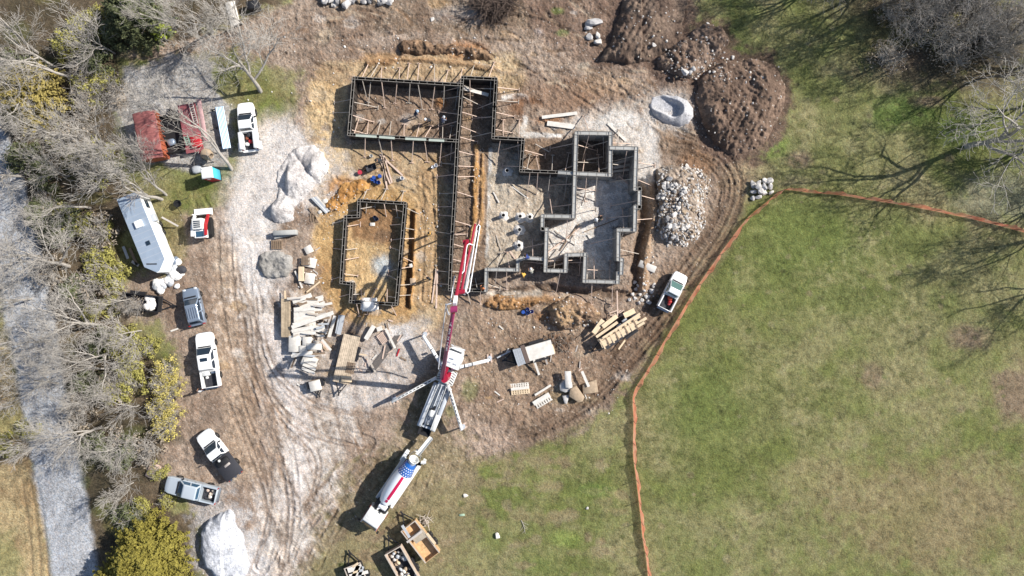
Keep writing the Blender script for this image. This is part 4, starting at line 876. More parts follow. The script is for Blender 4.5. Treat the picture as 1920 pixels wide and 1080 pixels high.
# side decks, pump, hopper
for s, m_ in ((1, M_stl), (-1, M_stl)):
    b = MB(); b.box((-1.9,s*.98,1.5), (4.9,.5,.12)); b.box((-1.9,s*1.2,1.15), (4.7,.06,.6)); bevel(b.build('side_deck', m_, pt), .02, 1)
b = MB(); b.box((-3.4,-.92,1.63), (1.7,.62,.1)); bevel(b.build('rear_platform', M_dirtyw, pt), .02, 1)
for y in (-.24, .12):
    b = MB(); b.tube([(-3.2,y,1.55),(.4,y,1.55)], .11, 10); b.build('pump_cylinder', M_stl, pt, 40)
b = MB(); b.tube([(-3.2,.38,1.7),(.6,.38,1.7)], .07, 8); b.tube([(-4.0,.3,1.6),(-2.6,.55,1.6),(.8,.62,1.65)], .075, 8); b.tube([(-3.6,-.05,1.72),(-2.0,-.05,1.72)], .06, 8); b.build('hydraulic_line', M_chrome, pt, 40)
b = MB(); b.lathe([(0,.3),(.1,.36),(.6,.36),(.7,.28)], (-2.9,.05,1.62), (1,0,0), 12); b.build('water_tank', M_dirtyw, pt, 40)
b = MB(); b.box((-2.2,.1,1.75), (.35,.5,.25)); b.box((-1.9,-.1,1.7), (.3,.2,.3)); b.build('valve_block', M_dark, pt)
b = MB()
for s in (-1,1): b.bar((-4.2,s*.66,1.95), (1.1,s*.5,1.95), .06, .1)
for k in range(7): b.bar((-4.1+k*.8,-.64,1.2), (-4.1+k*.8,-.64,1.95), .05, .05); b.bar((-4.1+k*.8,.64,1.2), (-4.1+k*.8,.64,1.95), .05, .05)
b.build('guard_rail', M_dirtyw, pt)
b = MB(); o_ = [(-.62,-.8),(.62,-.8),(.62,.8),(-.62,.8)]; i_ = [(-.56,-.74),(.56,-.74),(.56,.74),(-.56,.74)]; lo = [(-.3,-.45),(.3,-.45),(.3,.45),(-.3,.45)]
hx = -Lh+.35
b.rings([[Vector((hx+x*.9,y*.9,.7)) for x,y in lo],[Vector((hx+x,y,1.5)) for x,y in o_],[Vector((hx+x,y,1.5)) for x,y in i_],[Vector((hx+x*.8,y*.8,.85)) for x,y in lo]]); b.build('hopper', M_dark, pt)
# turret pedestal and lattice base plates
b = MB(); b.box((Lh-3.3,0,1.35), (1.5,2.3,.5)); bevel(b.build('pedestal_frame', M_dirtyw, pt), .05, 1)
b = MB()
for s in (-1,1):
    b = MB()
    for k in range(6): b.bar((Lh-3.9+k*.26,s*1.1,1.63), (Lh-3.9+k*.26+.15,s*.6,1.63), .05, .04)
    b.build('tread_plate', M_dark, pt)
b = MB(); b.lathe([(0,.55),(1.0,.5),(1.9,.42),(1.9,.3)], (Lh-3.3,0,1.6), (0,0,1), 16); b.build('turret', M_boomr, pt, 40)
# outriggers: root, foot (world) and width
for nm_i, (rx, ry, fx, fy, zr) in enumerate([(831,688,793,629,1.95),(846,692,917,675,1.9),(818,708,735,753,1.9),(840,722,866,806,1.9)]):
    p0 = loc_of(P(rx,ry,zr)); p1 = loc_of(P(fx,fy,1.7)); dd = (p1-p0)
    b = MB(); b.bar(p0, p1, .34, .4); b.bar(p0.lerp(p1,.45)+Vector((0,0,.03)), p1+Vector((0,0,.03)), .24, .44)
    arm = b.build('outrigger', M_white if nm_i < 2 else M_dirtyw, pt); bevel(arm, .03, 1)
    for k in ([.12+.085*i for i in range(9)] if nm_i >= 2 else [.35,.55]):
        b = MB(); q = p0.lerp(p1,k)+Vector((0,0,.24)); b.bar(q, q+dd.normalized()*(.32 if nm_i >= 2 else .1), .1 if nm_i >= 2 else .36, .03); b.build('slot', M_dark, arm)
    b = MB(); b.lathe([(0,.09),(1.65,.09)], p1-Vector((0,0,1.65)), (0,0,1), 10); b.lathe([(0,.3),(.08,.3)], p1-Vector((0,0,1.65)), (0,0,1), 14); b.build('jack_leg', M_stl, arm)
    for k in (-1,1):
        q = p1+dd.normalized()*.22*k; b = MB(); b.bar(q-Vector((0,0,1.66))-dd.cross(Vector((0,0,1))).normalized()*.5, q-Vector((0,0,1.66))+dd.cross(Vector((0,0,1))).normalized()*.5, .2, .12); b.build('timber_pad', M_lum, arm)
# boom: rises over the cab to a high elbow, then folds down towards the forms
J = 17.0; T2 = 9.0; B3, T3 = 10.6, 8.2
def boomseg(p0, p1, w0, w1, h0, h1, m, name='boom_section'):
    p0, p1 = loc_of(p0), loc_of(p1); dn = (p1-p0).normalized(); sd_ = dn.cross(Vector((0,0,1))).normalized(); up = sd_.cross(dn); rr = []
    for p, w_, h_ in ((p0,w0,h0),(p1,w1,h1)): rr.append([p-sd_*w_/2-up*h_/2,p+sd_*w_/2-up*h_/2,p+sd_*w_/2+up*h_/2,p-sd_*w_/2+up*h_/2])
    b = MB(); b.rings(rr); o = b.build(name, m, pt); bevel(o, .03, 1); return o
s1 = boomseg(P(829,708,3.4), P(851,578,J), .5, .34, .46, .4, M_mag)
s2 = boomseg(P(850,586,J), P(874,452,T2), .33, .31, .4, .34, M_boomr)
s3 = boomseg(P(865,545,B3), P(891,420,T3), .28, .22, .3, .26, M_boomr)
s4 = boomseg(P(869,552,B3-.6), P(894,432,T3-.5), .22, .18, .22, .2, M_dirtyw)
for q, m_, r_ in ((P(851,580,J),M_mag,.3),(P(873.5,454,T2),M_boomr,.26),(P(866,547,B3),M_boomr,.24)):
    b = MB(); v = loc_of(q); b.lathe([(-.34,r_*.7),(-.32,r_),(.32,r_),(.34,r_*.7)], v, loc_of(q+Vector((1,0.15,0)))-v, 14); b.build('boom_joint', m_, pt, 40)
def h1(t): return 3.4+(J-3.4)*t          # height along the first section
b = MB(); b.bar(loc_of(P(841,650,h1(.35)-.5)), loc_of(P(848,600,h1(.78)-.4)), .18, .18); b.build('lift_cylinder', M_boomr, pt)
bp = MB(); bp.bar(loc_of(P(852.5,572,J-.1)), loc_of(P(855,558,J-.6)), .36, .56); bp.build('boom_patch', M_pipe, pt)
def pipe(pts, r_=.065, name='delivery_pipe', m=M_pipe):
    b = MB(); b.tube([loc_of(P(*q)) for q in pts], r_, 8); return b.build(name, m, pt, 40)
pipe([(822,692,3.0),(824,672,4.6),(828,640,8.0),(836,575,J-.3),(838,571,J-.1),(846,569,J)], .06)
pipe([(845,565,J-.3),(852,520,12.3),(853,517,12.2)], .06)
pipe([(866,513,11.6),(870,508,11.4),(874,470,9.8),(876,460,9.4),(880,457,9.3),(888,460,9.2),(888,465,9.3),(874,547,B3),(876,550,B3),(880,547,B3),(899,430,T3),(900,424,T3),(897,421,T3),(894,425,T3),(890,450,8.8),(878,520,10.0),(871,553,B3-.3)], .062)
pipe([(849,520,12.3),(848,530,12.5),(852,516,12.1),(855,521,12.2)], .045, 'hydraulic_hose', M_dark)
pipe([(833,622,9.6),(838,622,9.4),(842,628,9)], .03, 'hydraulic_hose', M_dark)
pipe([(836,571,J-.2),(839,585,13.6),(842,590,13.2)], .08, 'hydraulic_hose', M_stl)
b = MB(); b.tube([loc_of(P(897,421,T3)), loc_of(P(899,415,T3-.5)), loc_of(P(898,413,5.6)), loc_of(P(897,416,3.2)), loc_of(P(896,421,1.2))], .1, 8); b.build('end_hose', mat('hose_band',(214,170,150),.7,var=.4,scale=10), pt, 40)
b = MB(); b.box(loc_of(P(838,694,2.6)), (.7,.3,.5)); b.box(loc_of(P(843,702,2.5)), (.4,.4,.6)); b.build('turret_motor', M_boomr, pt)
tc = bpy.data.curves.new('boom_lettering', 'FONT'); tc.body = "\n".join("JR 800 YR TRUST"); tc.size = .42; tc.space_line = 1.0; tc.align_x = 'CENTER'; tc.extrude = .008
to = bpy.data.objects.new('tmp', tc); COL.objects.link(to); bpy.context.view_layer.update()
me = bpy.data.meshes.new_from_object(to.evaluated_get(bpy.context.evaluated_depsgraph_get())); bpy.data.objects.remove(to)
lt = bpy.data.objects.new('lettering', me); COL.objects.link(lt); me.materials.append(M_pipe); lt.parent = s1
q0, q1 = P(829,708,3.4), P(851,578,J); dn = loc_of(q1)-loc_of(q0); dn.normalize(); sd_ = dn.cross(Vector((0,0,1))).normalized(); up = sd_.cross(dn)
mw = Matrix((sd_, dn, up)).transposed().to_4x4(); mw.translation = loc_of(q0).lerp(loc_of(q1), .84)+up*.245; lt.matrix_local = mw

# ---- mixer truck
M_dr = mat('drum_white', (240,244,248), .3, coat=.5, k=.88); M_blue = mat('drum_blue', (34,104,190), .35, coat=.5); M_str = mat('stripe_red', (214,26,84), .35, coat=.5)
a, b_ = P(689,988,1.6), P(786,846,1.6); d = a-b_; ang = math.atan2(d.y,d.x); c = (a+b_)/2; Lh = d.length/2
mx_ = thing('mixer_truck', 'white concrete mixer truck with red striped drum and blue starred end behind the pump truck', 'mixer truck', (c.x,c.y,.05), ang)
mx_.scale = (1, .83, 1)
b = MB(); b.box((.2,0,.85), (2*Lh-1.6,.9,.3)); b.build('chassis', M_dark, mx_)
b = MB(); b.add([(Lh-2.2,-1.2,.55),(Lh-.1,-1.2,.55),(Lh-.1,1.2,.55),(Lh-2.2,1.2,.55),(Lh-2.15,-1.14,2.75),(Lh-.85,-1.1,2.75),(Lh-.85,1.1,2.75),(Lh-2.15,1.14,2.75),(Lh-.1,-1.18,1.7),(Lh-.1,1.18,1.7)], [(0,1,2,3),(4,7,6,5),(0,4,5,8,1),(1,8,9,2),(2,9,6,7,3),(3,7,4,0),(8,5,6,9)]); bevel(b.build('cab', M_dirtyw, mx_), .09, 2)
b = MB(); b.bar((Lh-.46,-1.0,2.24), (Lh-.46,1.0,2.24), .05, .92, up=Vector((-.75,0,1.05))); b.build('windshield', M_glass, mx_)
for s in (-1,1):
    b = MB(); b.box((Lh-1.2,s*1.185,1.5), (1.9,.05,.9)); b.build('side_panel', M_red, mx_); b = MB(); b.box((Lh-1.6,s*1.16,2.25), (.8,.04,.5)); b.build('side_window', M_glass, mx_)
    b = MB(); b.box((Lh-.05,s*.9,.95), (.12,.35,.2)); b.build('headlight', M_lampf, mx_); b = MB(); b.box((Lh-.3,s*1.42,2.0), (.12,.25,.5)); b.build('mirror', M_blk, mx_)
for k in range(9): b = MB(); b.box((Lh-2.0+k*.11+.1,0,2.765), (.03,1.7,.02)); b.build('roof_rib', M_white, mx_) if k % 3 == 0 else None
for x in (Lh-1.0, -.9, -2.1, -3.1):
    for s in (-1,1): wheel(mx_, x, s*1.0, .52, .32 if x > 0 else .5)
b = MB(); b.box((Lh-2.75,0,1.5), (.9,1.9,.9)); b.tube([(Lh-2.6,.55,1.9),(Lh-2.6,.55,2.7)], .12, 10); b.build('engine_bay', M_dark, mx_)
b = MB(); b.lathe([(0,.26),(.08,.3),(1.0,.3),(1.08,.26)], (Lh-2.9,-.4,2.2), (0,1,0), 12); b.tube([(Lh-3.3,.6,1.9),(Lh-2.8,0,2.2),(Lh-2.4,-.3,2.3)], .1, 8); b.build('water_pump', M_pipe, mx_, 40)
for s in (-1,1):
    b = MB(); b.rings([[Vector((x,s*.82,1.25)),Vector((x,s*.82,1.36)),Vector((x,s*1.2,1.42)),Vector((x,s*1.3,1.3)),Vector((x,s*1.3,.75)),Vector((x,s*1.25,.75))] for x in (-3.4,Lh-3.0)]); b.build('fender', M_white if s > 0 else M_silver, mx_, 40)
D0 = Vector((Lh-3.35,0,1.95)); D1 = Vector((-Lh+1.15,0,2.75)); ax = (D1-D0); LD = ax.length
prof = [(0,.45),(.12,.78),(.9,1.06),(2.0,1.16),(3.2,1.12),(LD-1.25,.98)]
b = MB(); b.lathe(prof, D0, ax, 28); drum = b.build('drum', M_dr, mx_, 40)
b = MB(); b.lathe([(LD-1.25,.985),(LD-1.2,1.0),(LD-.1,.72),(LD,.66)], D0, ax, 28); b.build('drum_end', M_blue, mx_, 40)
b = MB(); axn = ax.normalized(); up = Vector((0,0,1))-axn*axn.z; up.normalize(); sd_ = axn.cross(up)
def dr(t): 
    for (t0,r0),(t1,r1) in zip(prof[:-1],prof[1:]):
        if t0 <= t <= t1: return r0+(r1-r0)*(t-t0)/(t1-t0)
    return .98+(t-(LD-1.25))*(.72-.98)/1.15
pts = []
for k in range(13):
    t = .5+(LD-1.8)*k/12
    pts.append([D0+axn*t+(up*math.cos(th)+sd_*math.sin(th))*(dr(t)+.012) for th in (-.05,.06,.17,.28)])
for i in range(12):
    for j in range(3): b.quad(pts[i][j],pts[i+1][j],pts[i+1][j+1],pts[i][j+1])
b.build('red_stripe', M_str, drum)
b = MB()
for i in range(4):
    for j in range(-3,4):
        t = LD-1.1+i*.25; th0 = j*.34+(i % 2)*.17; pts = []
        for k in range(10):
            rr_ = .1 if k % 2 == 0 else .042; an = math.pi*2*k/10; r_ = dr(t)+.03
            tt = t+rr_*math.cos(an); th = th0+rr_*math.sin(an)/r_; pts.append(D0+axn*tt+(up*math.cos(th)+sd_*math.sin(th))*(dr(tt)+.03))
        b.add(pts, [tuple(range(10))])
b.build('star', M_pipe, drum)
b = MB(); q = D1+axn*.1
b.lathe([(0,.5),(.5,.62),(.5,.56),(.05,.42)], q, (-1,0,.5), 16); b.build('charge_hopper', M_dirtyw, mx_, 40)
b = MB()
for s in (-1,1): b.bar((-Lh+1.0,s*.75,.9), (-Lh+.75,s*.6,2.9), .08, .08); b.bar((-Lh+1.0,s*.75,.9), (-Lh+.2,s*.5,1.8), .06, .06)
b.bar((-Lh+.75,-.6,2.9), (-Lh+.75,.6,2.9), .08, .08)
for k in range(5): b.bar((-Lh+.1-.02*k,-.42,1.1+.3*k), (-Lh+.1-.02*k,.1,1.1+.3*k), .05, .05)
b.build('rear_frame', M_dirtyw, mx_)
b = MB(); n_ = 8; ch0, ch1 = Vector((-Lh+.4,.05,1.85)), Vector((-Lh-1.9,.28,1.62)); r0 = .3
rr = []
for p in (ch0, ch0.lerp(ch1,.5), ch1):
    rr.append([p+Vector((0,r0*math.cos(math.pi*k/n_),-r0*math.sin(math.pi*k/n_)+.1)) for k in range(n_+1)]+[p+Vector((0,.93*r0*math.cos(math.pi*k/n_),-.93*r0*math.sin(math.pi*k/n_)+.11)) for k in range(n_,-1,-1)])
b.rings(rr); b.build('chute', M_dirtyw, mx_, 40)
b = MB(); b.box((-Lh+.8,1.25,.9), (.5,.4,.5)); b.tube([(-Lh+.9,1.0,1.4),(-Lh+.6,1.5,1.4)], .2, 10); b.build('chute_extension', M_dirtyw, mx_, 40)
b = MB(); b.box((-Lh+1.35,-1.2,1.0), (1.3,.5,.6)); bevel(b.build('side_box', M_white, mx_), .04, 1)
# ------------------------------------------------------------------ trees
M_bark = mat('grey_bark', (190,183,174), 0.9, var=0.25, scale=6); M_twig = mat('pale_twig', (200,193,184), 0.9, var=0.15, scale=0.8)
M_barkd = mat('dark_bark', (128,118,108), 0.9, var=0.25, scale=6); M_twigd = mat('dark_twig', (176,170,164), 0.9, var=0.15, scale=0.8)
def grow(seed, height=15.0, lean=0.0, leaders=3, spread=0.55, levels=4, dens=1.0, r0=0.19, fork=0.25, up=0.12):
    """bare tree: list of (p0, p1, r0, r1, level)"""
    rnd = random.Random(seed); S = []
    def rv(): return Vector((rnd.gauss(0,1), rnd.gauss(0,1), rnd.gauss(0,1)))
    def branch(p, d, L, r, lev):
        n = 5 if lev <= 1 else (4 if lev == 2 else 3); pts = [p.copy()]; rr = [r]; dd = d.normalized()
        for i in range(n):
            dd = (dd + rv()*(0.10 if lev == 0 else 0.19) + Vector((0,0,up if lev else 0.05))).normalized()
            pts.append(pts[-1]+dd*L/n); rr.append(r*(1-(i+1)/n*(0.55 if lev < 2 else 0.75)))
        for i in range(n): S.append((pts[i], pts[i+1], max(rr[i],.0135), max(rr[i+1],.0105), lev))
        if lev >= levels: return
        k = {0: leaders, 1: 7, 2: 7, 3: 5}.get(lev, 4); k = max(2, int(k*dens+rnd.random()))
        for j in range(k):
            t = (fork+(1-fork)*(j+0.5)/k) if lev == 0 else rnd.uniform(0.22, 1.0)
            if j == k-1: t = 1.0
            i = min(int(t*n), n-1); f = t*n-i; q = pts[i].lerp(pts[i+1], f); rb = rr[i]*(1-f)+rr[i+1]*f
            ax = (pts[i+1]-pts[i]).normalized(); pe = ax.cross(rv()).normalized()
            if lev == 0: an = 2*math.pi*(j+rnd.random()*.6)/k; pe = Vector((math.cos(an), math.sin(an), 0))
            ang = rnd.uniform(0.6,1.2)*spread*(1.0 if lev == 0 else 1.25)
            if j == k-1 and lev: ang *= .4
            nd = (ax*math.cos(ang)+pe*math.sin(ang)).normalized()
            branch(q, nd, L*(rnd.uniform(.75,1.0) if lev == 0 else rnd.uniform(.42,.68))*(1.15-0.35*t if lev else 1), rb*(.72 if lev == 0 else .55), lev+1)
    branch(Vector((0,0,-.2)), Vector((lean,0,1)), height*0.50, r0, 0)
    zm = max(s[1].z for s in S); k = height/zm
    return [(a*k, b*k, r, q, l) for a, b, r, q, l in S]
def tubes_mesh(name, segs, m, n=3):
    N = len(segs); p0 = np.array([s[0] for s in segs]); p1 = np.array([s[1] for s in segs]); r0 = np.array([s[2] for s in segs]); r1 = np.array([s[3] for s in segs])
    d = p1-p0; d /= np.linalg.norm(d, axis=1)[:,None]+1e-9
    a = np.where(np.abs(d[:,2:3]) < .9, np.array([[0,0,1.0]]), np.array([[1.0,0,0]])); u = np.cross(d, a); u /= np.linalg.norm(u, axis=1)[:,None]; v = np.cross(d, u)
    co = np.zeros((N, 2*n, 3))
    for k in range(n):
        c, s_ = math.cos(2*math.pi*k/n), math.sin(2*math.pi*k/n); o = u*c+v*s_
        co[:,k] = p0+o*r0[:,None]; co[:,n+k] = p1+o*r1[:,None]
    base = np.arange(N)[:,None,None]*2*n
    q = np.array([[k,(k+1)%n,n+(k+1)%n,n+k] for k in range(n)])[None]+base; q = q.reshape(-1,4)
    me = bpy.data.meshes.new(name); me.vertices.add(N*2*n); me.vertices.foreach_set('co', co.astype(np.float32).ravel())
    me.loops.add(q.size); me.loops.foreach_set('vertex_index', q.astype(np.int32).ravel()); me.polygons.add(len(q)); me.polygons.foreach_set('loop_start', np.arange(0,q.size,4,dtype=np.int32))
    me.polygons.foreach_set('use_smooth', np.ones(len(q), bool)); me.materials.append(m); me.update(calc_edges=True); return me
def tree_proto(seed, dark=False, **kw):
    S = grow(seed, **kw); return (tubes_mesh('trunk', [s for s in S if s[4] <= 1], M_barkd if dark else M_bark, 7), tubes_mesh('crown', [s for s in S if s[4] >= 2], M_twigd if dark else M_twig, 3))
PROT = {'tall': [tree_proto(11, height=16, leaders=3, spread=.42, dens=1.0), tree_proto(12, height=16, leaders=4, spread=.5), tree_proto(13, height=15, leaders=2, spread=.5, fork=.2)],
        'wide': [tree_proto(21, height=13, leaders=5, spread=.75, fork=.3, up=.08, r0=.21), tree_proto(22, height=12, leaders=5, spread=.85, fork=.3, up=.06, r0=.21), tree_proto(23, height=13, leaders=4, spread=.7, up=.1)],
        'dark': [tree_proto(31, True, height=15, leaders=4, spread=.6), tree_proto(32, True, height=14, leaders=5, spread=.7, up=.08)],
        'small': [tree_proto(41, height=7, leaders=4, spread=.6, levels=3, r0=.09, dens=1.25), tree_proto(42, height=6.5, leaders=5, spread=.7, levels=3, r0=.08, dens=1.25)]}
def tree(px, py, kind, h, label, group, lean=None, i=None, rz=None):
    pr = PROT[kind]; tr, cr = pr[(int(px+py) if i is None else i) % len(pr)]
    p = P(px, py, 0); t = thing('bare_tree', label, 'tree', (p.x, p.y, gz(px,py)-.05), 0, group)
    base = max(v.co.z for v in list(cr.vertices)[::7]); s_ = h/base
    for nm, me in (('trunk', tr), ('crown', cr)):
        o = bpy.data.objects.new(nm, me); COL.objects.link(o); o.parent = t
    t.rotation_euler = (lean[0] if lean else random.uniform(-.05,.05), lean[1] if lean else random.uniform(-.05,.05), (0 if lean else random.uniform(0,6.3)) if rz is None else rz); t.scale = (s_*random.uniform(.95,1.1), s_*random.uniform(.95,1.1), s_); return t
GL = 'bare grey trees in the wood on the left'; GR = 'bare trees at the right edge of the field'
TREES = [
 (488,172,'wide',14,'bare grey tree standing alone on the grass above the white service pickup',GL,(-.12,-.03)),
 (434,318,'tall',15,'leaning bare tree with its trunk foot beside the portable toilet',GL,(-.30,0)),
 (304,374,'tall',14,'bare tree with a pale forked trunk rooted at the upper end of the white trailer',GL,(-.05,.0)),
 (312,366,'tall',12,'slim bare tree just right of the forked one at the top of the white trailer',GL,(-.32,.1)),
 (285,300,'tall',12,'bare tree with fine pale twigs in front of the red tarped container',GL),
 (140,150,'tall',14,'bare tree with bright white limbs above the olive cedar in the upper left',GL),
 (112,130,'wide',12,'crooked bare tree between the olive cedar and the upper left corner',GL),
 (70,100,'tall',14,'tall bare tree in the very upper left corner of the wood',GL),
 (30,250,'wide',11,'bare tree at the left photo edge below the olive cedar',GL),
 (215,100,'small',8,'small bare tree beside the dark evergreen at the top of the wood',GL),
 (335,50,'tall',12,'bare tree right of the dark evergreen at the top of the wood',GL),
 (400,60,'tall',13,'bare tree in front of the pale board at the top left',GL),
 (455,45,'small',8,'small bare tree right of the pale board at the top left',GL),
 (160,260,'tall',13,'bare tree below the olive cedar, fanning out towards the gravel road',GL),
 (205,285,'tall',13,'bare broom shaped tree left of the red tarped container',GL),
 (235,330,'small',9,'small bare tree between the red container and the white trailer',GL),
 (130,500,'wide',12,'wide bare tree with white crooked limbs beside the gravel road, level with the white trailer',GL),
 (70,480,'wide',9,'bare tree overhanging the gravel road left of the white trailer',GL),
 (185,610,'wide',11,'bare tree with a forked white limb left of the black utility trailer',GL),
 (210,660,'wide',10,'bare tree with long curved limbs left of the crew cab pickup',GL),
 (205,690,'tall',10,'slender bare tree among the brush left of the yellow bush',GL),
 (150,680,'wide',8,'low bare tree overhanging the gravel road left of the yellow bush',GL),
 (190,800,'wide',10,'spreading bare tree with white limbs over the road, above the lower parking',GL),
 (235,835,'wide',8,'low spreading bare tree above the pale blue pickup',GL),
 (130,810,'small',8,'small bare tree leaning over the gravel road at the lower left',GL),
 (250,905,'small',6,'small grey bare tree just left of the pale blue pickup',GL),
 (20,640,'wide',8,'bare tree on the far side of the gravel road at the left photo edge',GL),
 (25,760,'small',8,'small bare tree across the gravel road from the yellow bush',GL),
 (5,540,'wide',9,'bare tree at the left photo edge across the road from the white trailer',GL),
 (250,560,'small',6,'small bare tree in the brush behind the black utility trailer',GL),
 (260,760,'small',7,'small bare tree hidden behind the yellow bush',GL),
 (170,390,'tall',11,'bare tree between the white trailer and the bend of the gravel road',GL),
 (130,330,'small',8,'small bare tree in the thick wood left of the red container',GL),
 (60,560,'wide',9,'low bare tree standing in the middle of the verge between road and utility trailer',GL),
 (95,640,'wide',9,'low wide bare tree at the road edge level with the crew cab pickup',GL),
 (110,720,'wide',9,'wide bare tree at the road edge level with the lower end of the yellow bush',GL),
 (230,740,'tall',9,'upright bare tree in the brush directly left of the yellow bush',GL),
 (265,620,'small',7,'small bare tree right behind the black utility trailer brush',GL),
 (100,200,'wide',12,'bare tree rising behind the olive cedar',GL),
 (45,330,'wide',10,'bare tree at the left edge where the gravel road enters the photo',GL),
 (1812,274,'wide',17,'big bare tree whose long double shadow crosses the orange fence',GR),
 (1830,150,'dark',12,'dark bare tree above the big one at the right edge',GR),
 (1760,78,'dark',13,'dark bare tree with twisted limbs over the mossy patch, upper right',GR),
 (1700,52,'dark',13,'dark bare tree left of the mossy patch, upper right',GR),
 (1640,18,'dark',12,'dark bare tree at the top edge, leftmost of the upper right group',GR),
 (1880,75,'dark',12,'dark bare tree in the upper right corner',GR),
 (1820,10,'dark',12,'dark bare tree at the top edge near the upper right corner',GR),
 (1745,20,'dark',12,'dark bare tree at the top edge above the mossy patch',GR),
 (1790,120,'dark',11,'dark bare tree just below the mossy patch in the upper right',GR),
 (1905,290,'small',9,'small pale bare tree at the right photo edge beside the big one',GR)]
for q in TREES: tree(*q)
# trees beyond the frame whose shadows fall into the photo
for k, (x, y, h_) in enumerate([(2010,425,15),(2035,500,15),(1975,380,13),(1500,-70,13),(1600,-60,13),(1720,-50,14),(1980,180,14),(1420,-90,12),(1480,-120,15),(1560,-30,14),(1660,-30,15),(1780,-30,14),(1860,-50,15),(1930,-20,14),(1960,60,15),(1975,260,13),(1940,120,13),(2060,330,14)]):
    tree(x, y, 'dark', h_, 'bare tree just outside the photo whose shadow falls on the grass', 'trees beyond the photo edge', i=k)

# evergreens and shrubs made of leaf tufts
M_ced = mat('cedar_green', (148,138,60), .85, var=.45, scale=2.2); M_ced2 = mat('cedar_olive', (170,154,88), .85, var=.3, scale=1.2); M_cedd = mat('evergreen_dark', (104,110,74), .85, var=.3, scale=1.2)
M_yel = mat('yellow_leaf', (214,198,112), .85, var=.4, scale=2.5); M_ygr = mat('yellowgreen_leaf', (176,170,92), .85, var=.3, scale=1.5); M_brn = mat('brown_twigs', (176,162,144), .9, var=.25, scale=1.5)
def leaf_mesh(name, N, fun, size, m, seed, updir=.6):
    rng = np.random.default_rng(seed); c, outd = fun(rng, N)
    nrm = outd*0.7 + rng.normal(0,.6,(N,3)) + np.array([0,0,updir]); nrm /= np.linalg.norm(nrm, axis=1)[:,None]
    a = rng.normal(0,1,(N,3)); t = np.cross(nrm, a); t /= np.linalg.norm(t, axis=1)[:,None]; b_ = np.cross(nrm, t)
    sz = size*rng.uniform(.5,1.4,(N,1)); L_ = sz*rng.uniform(1.0,2.0,(N,1))
    co = np.stack([c-t*L_*.5, c+b_*sz*.4, c+t*L_*.5, c-b_*sz*.4], 1)
    q = np.arange(N*4).reshape(-1,4); me = bpy.data.meshes.new(name); me.vertices.add(N*4); me.vertices.foreach_set('co', co.astype(np.float32).ravel())
    me.loops.add(N*4); me.loops.foreach_set('vertex_index', q.astype(np.int32).ravel()); me.polygons.add(N); me.polygons.foreach_set('loop_start', np.arange(0,N*4,4,dtype=np.int32))
    me.materials.append(m); me.update(calc_edges=True); return me
def cedar_fun(R_, Hh, nspray=240, power=1.0):
    def f(rng, N):                           # sprays pointing outwards and up, needles strung along each
        k = nspray; th = rng.uniform(0,2*np.pi,k); zz = rng.uniform(.05,1,k)**.8; rad = R_*(1-zz**1.6*.75)*rng.uniform(.7,1.12,k)
        tip = np.stack([np.cos(th)*rad, np.sin(th)*rad, zz*Hh], 1); root = np.stack([np.cos(th)*rad*.25, np.sin(th)*rad*.25, zz*Hh*.75], 1)
        i = rng.integers(0,k,N); t = rng.uniform(.15,1,N)**.7
        c = root[i]+(tip[i]-root[i])*t[:,None]+rng.normal(0,1,(N,3))*(.34*(1.15-t)[:,None])*R_*.22
        o = tip[i]-root[i]; o /= np.linalg.norm(o,axis=1)[:,None]; return c, o
    return f
def shrub_fun(R_, Hh, nclump=26):
    def f(rng, N):
        k = nclump; th = rng.uniform(0,2*np.pi,k); rr = R_*np.sqrt(rng.random(k)); cz = Hh*(.35+.6*rng.random(k))*(1-.5*(rr/R_)**2)
        cc = np.stack([np.cos(th)*rr, np.sin(th)*rr, cz],1); i = rng.integers(0,k,N); d = rng.normal(0,1,(N,3)); 
        c = cc[i]+d*R_*.15; c[:,2] = np.clip(c[:,2], .05, None); return c, d
    return f
def stem_segs(R_, Hh, n, seed):
    rnd = random.Random(seed); S = []
    for k in range(n):
        a = rnd.uniform(0,6.3); rr = R_*rnd.uniform(.2,1.0); p = Vector((rnd.uniform(-.2,.2)*R_,rnd.uniform(-.2,.2)*R_,0)); e = Vector((math.cos(a)*rr,math.sin(a)*rr,Hh*rnd.uniform(.5,1.1)))
        q = p.lerp(e,.5)+Vector((rnd.gauss(0,.15),rnd.gauss(0,.15),.2)); S.append((p,q,.03,.02,0)); S.append((q,e,.02,.01,0))
        for _ in range(5):
            s_ = q.lerp(e,rnd.random()); S.append((s_, s_+Vector((rnd.gauss(0,.35),rnd.gauss(0,.35),rnd.uniform(.1,.5))),.014,.009,1))
    return S
def bush(name, px, py, meshes, label, cat, sc=1.0, group=None):
    p = P(px,py); t = thing(name, label, cat, (p.x,p.y,gz(px,py)-.03), random.uniform(0,6.3), group); t.scale = (sc,sc,sc*random.uniform(.85,1.1))
    for nm, me in meshes: o = bpy.data.objects.new(nm, me); COL.objects.link(o); o.parent = t
    return t
_c = lambda R_, Hh, N, m, sd, ns=240: [('trunk', tubes_mesh('trunk', [(Vector((0,0,-.1)),Vector((0,0,Hh*.8)),.22,.06,0)], M_barkd, 8)), ('crown', leaf_mesh('crown', N, cedar_fun(R_,Hh,ns), .17, m, sd))]
bush('cedar_tree', 296, 1030, _c(4.9,6.5,42000,M_ced,1,420), 'big bushy yellow green cedar at the bottom left beside the white gravel pile', 'tree')
bush('cedar_tree', 240, 1075, _c(3.2,5.0,14000,M_ced,2), 'smaller yellow green cedar cut off by the bottom edge next to the big cedar', 'tree')
bush('cedar_tree', 78, 188, _c(4.2,6.5,24000,M_ced2,3,300), 'olive gold cedar crown in the upper left of the wood', 'tree')
bush('cedar_tree', 272, 45, _c(3.8,5.5,18000,M_cedd,4), 'dark green evergreen at the top of the left wood', 'tree')
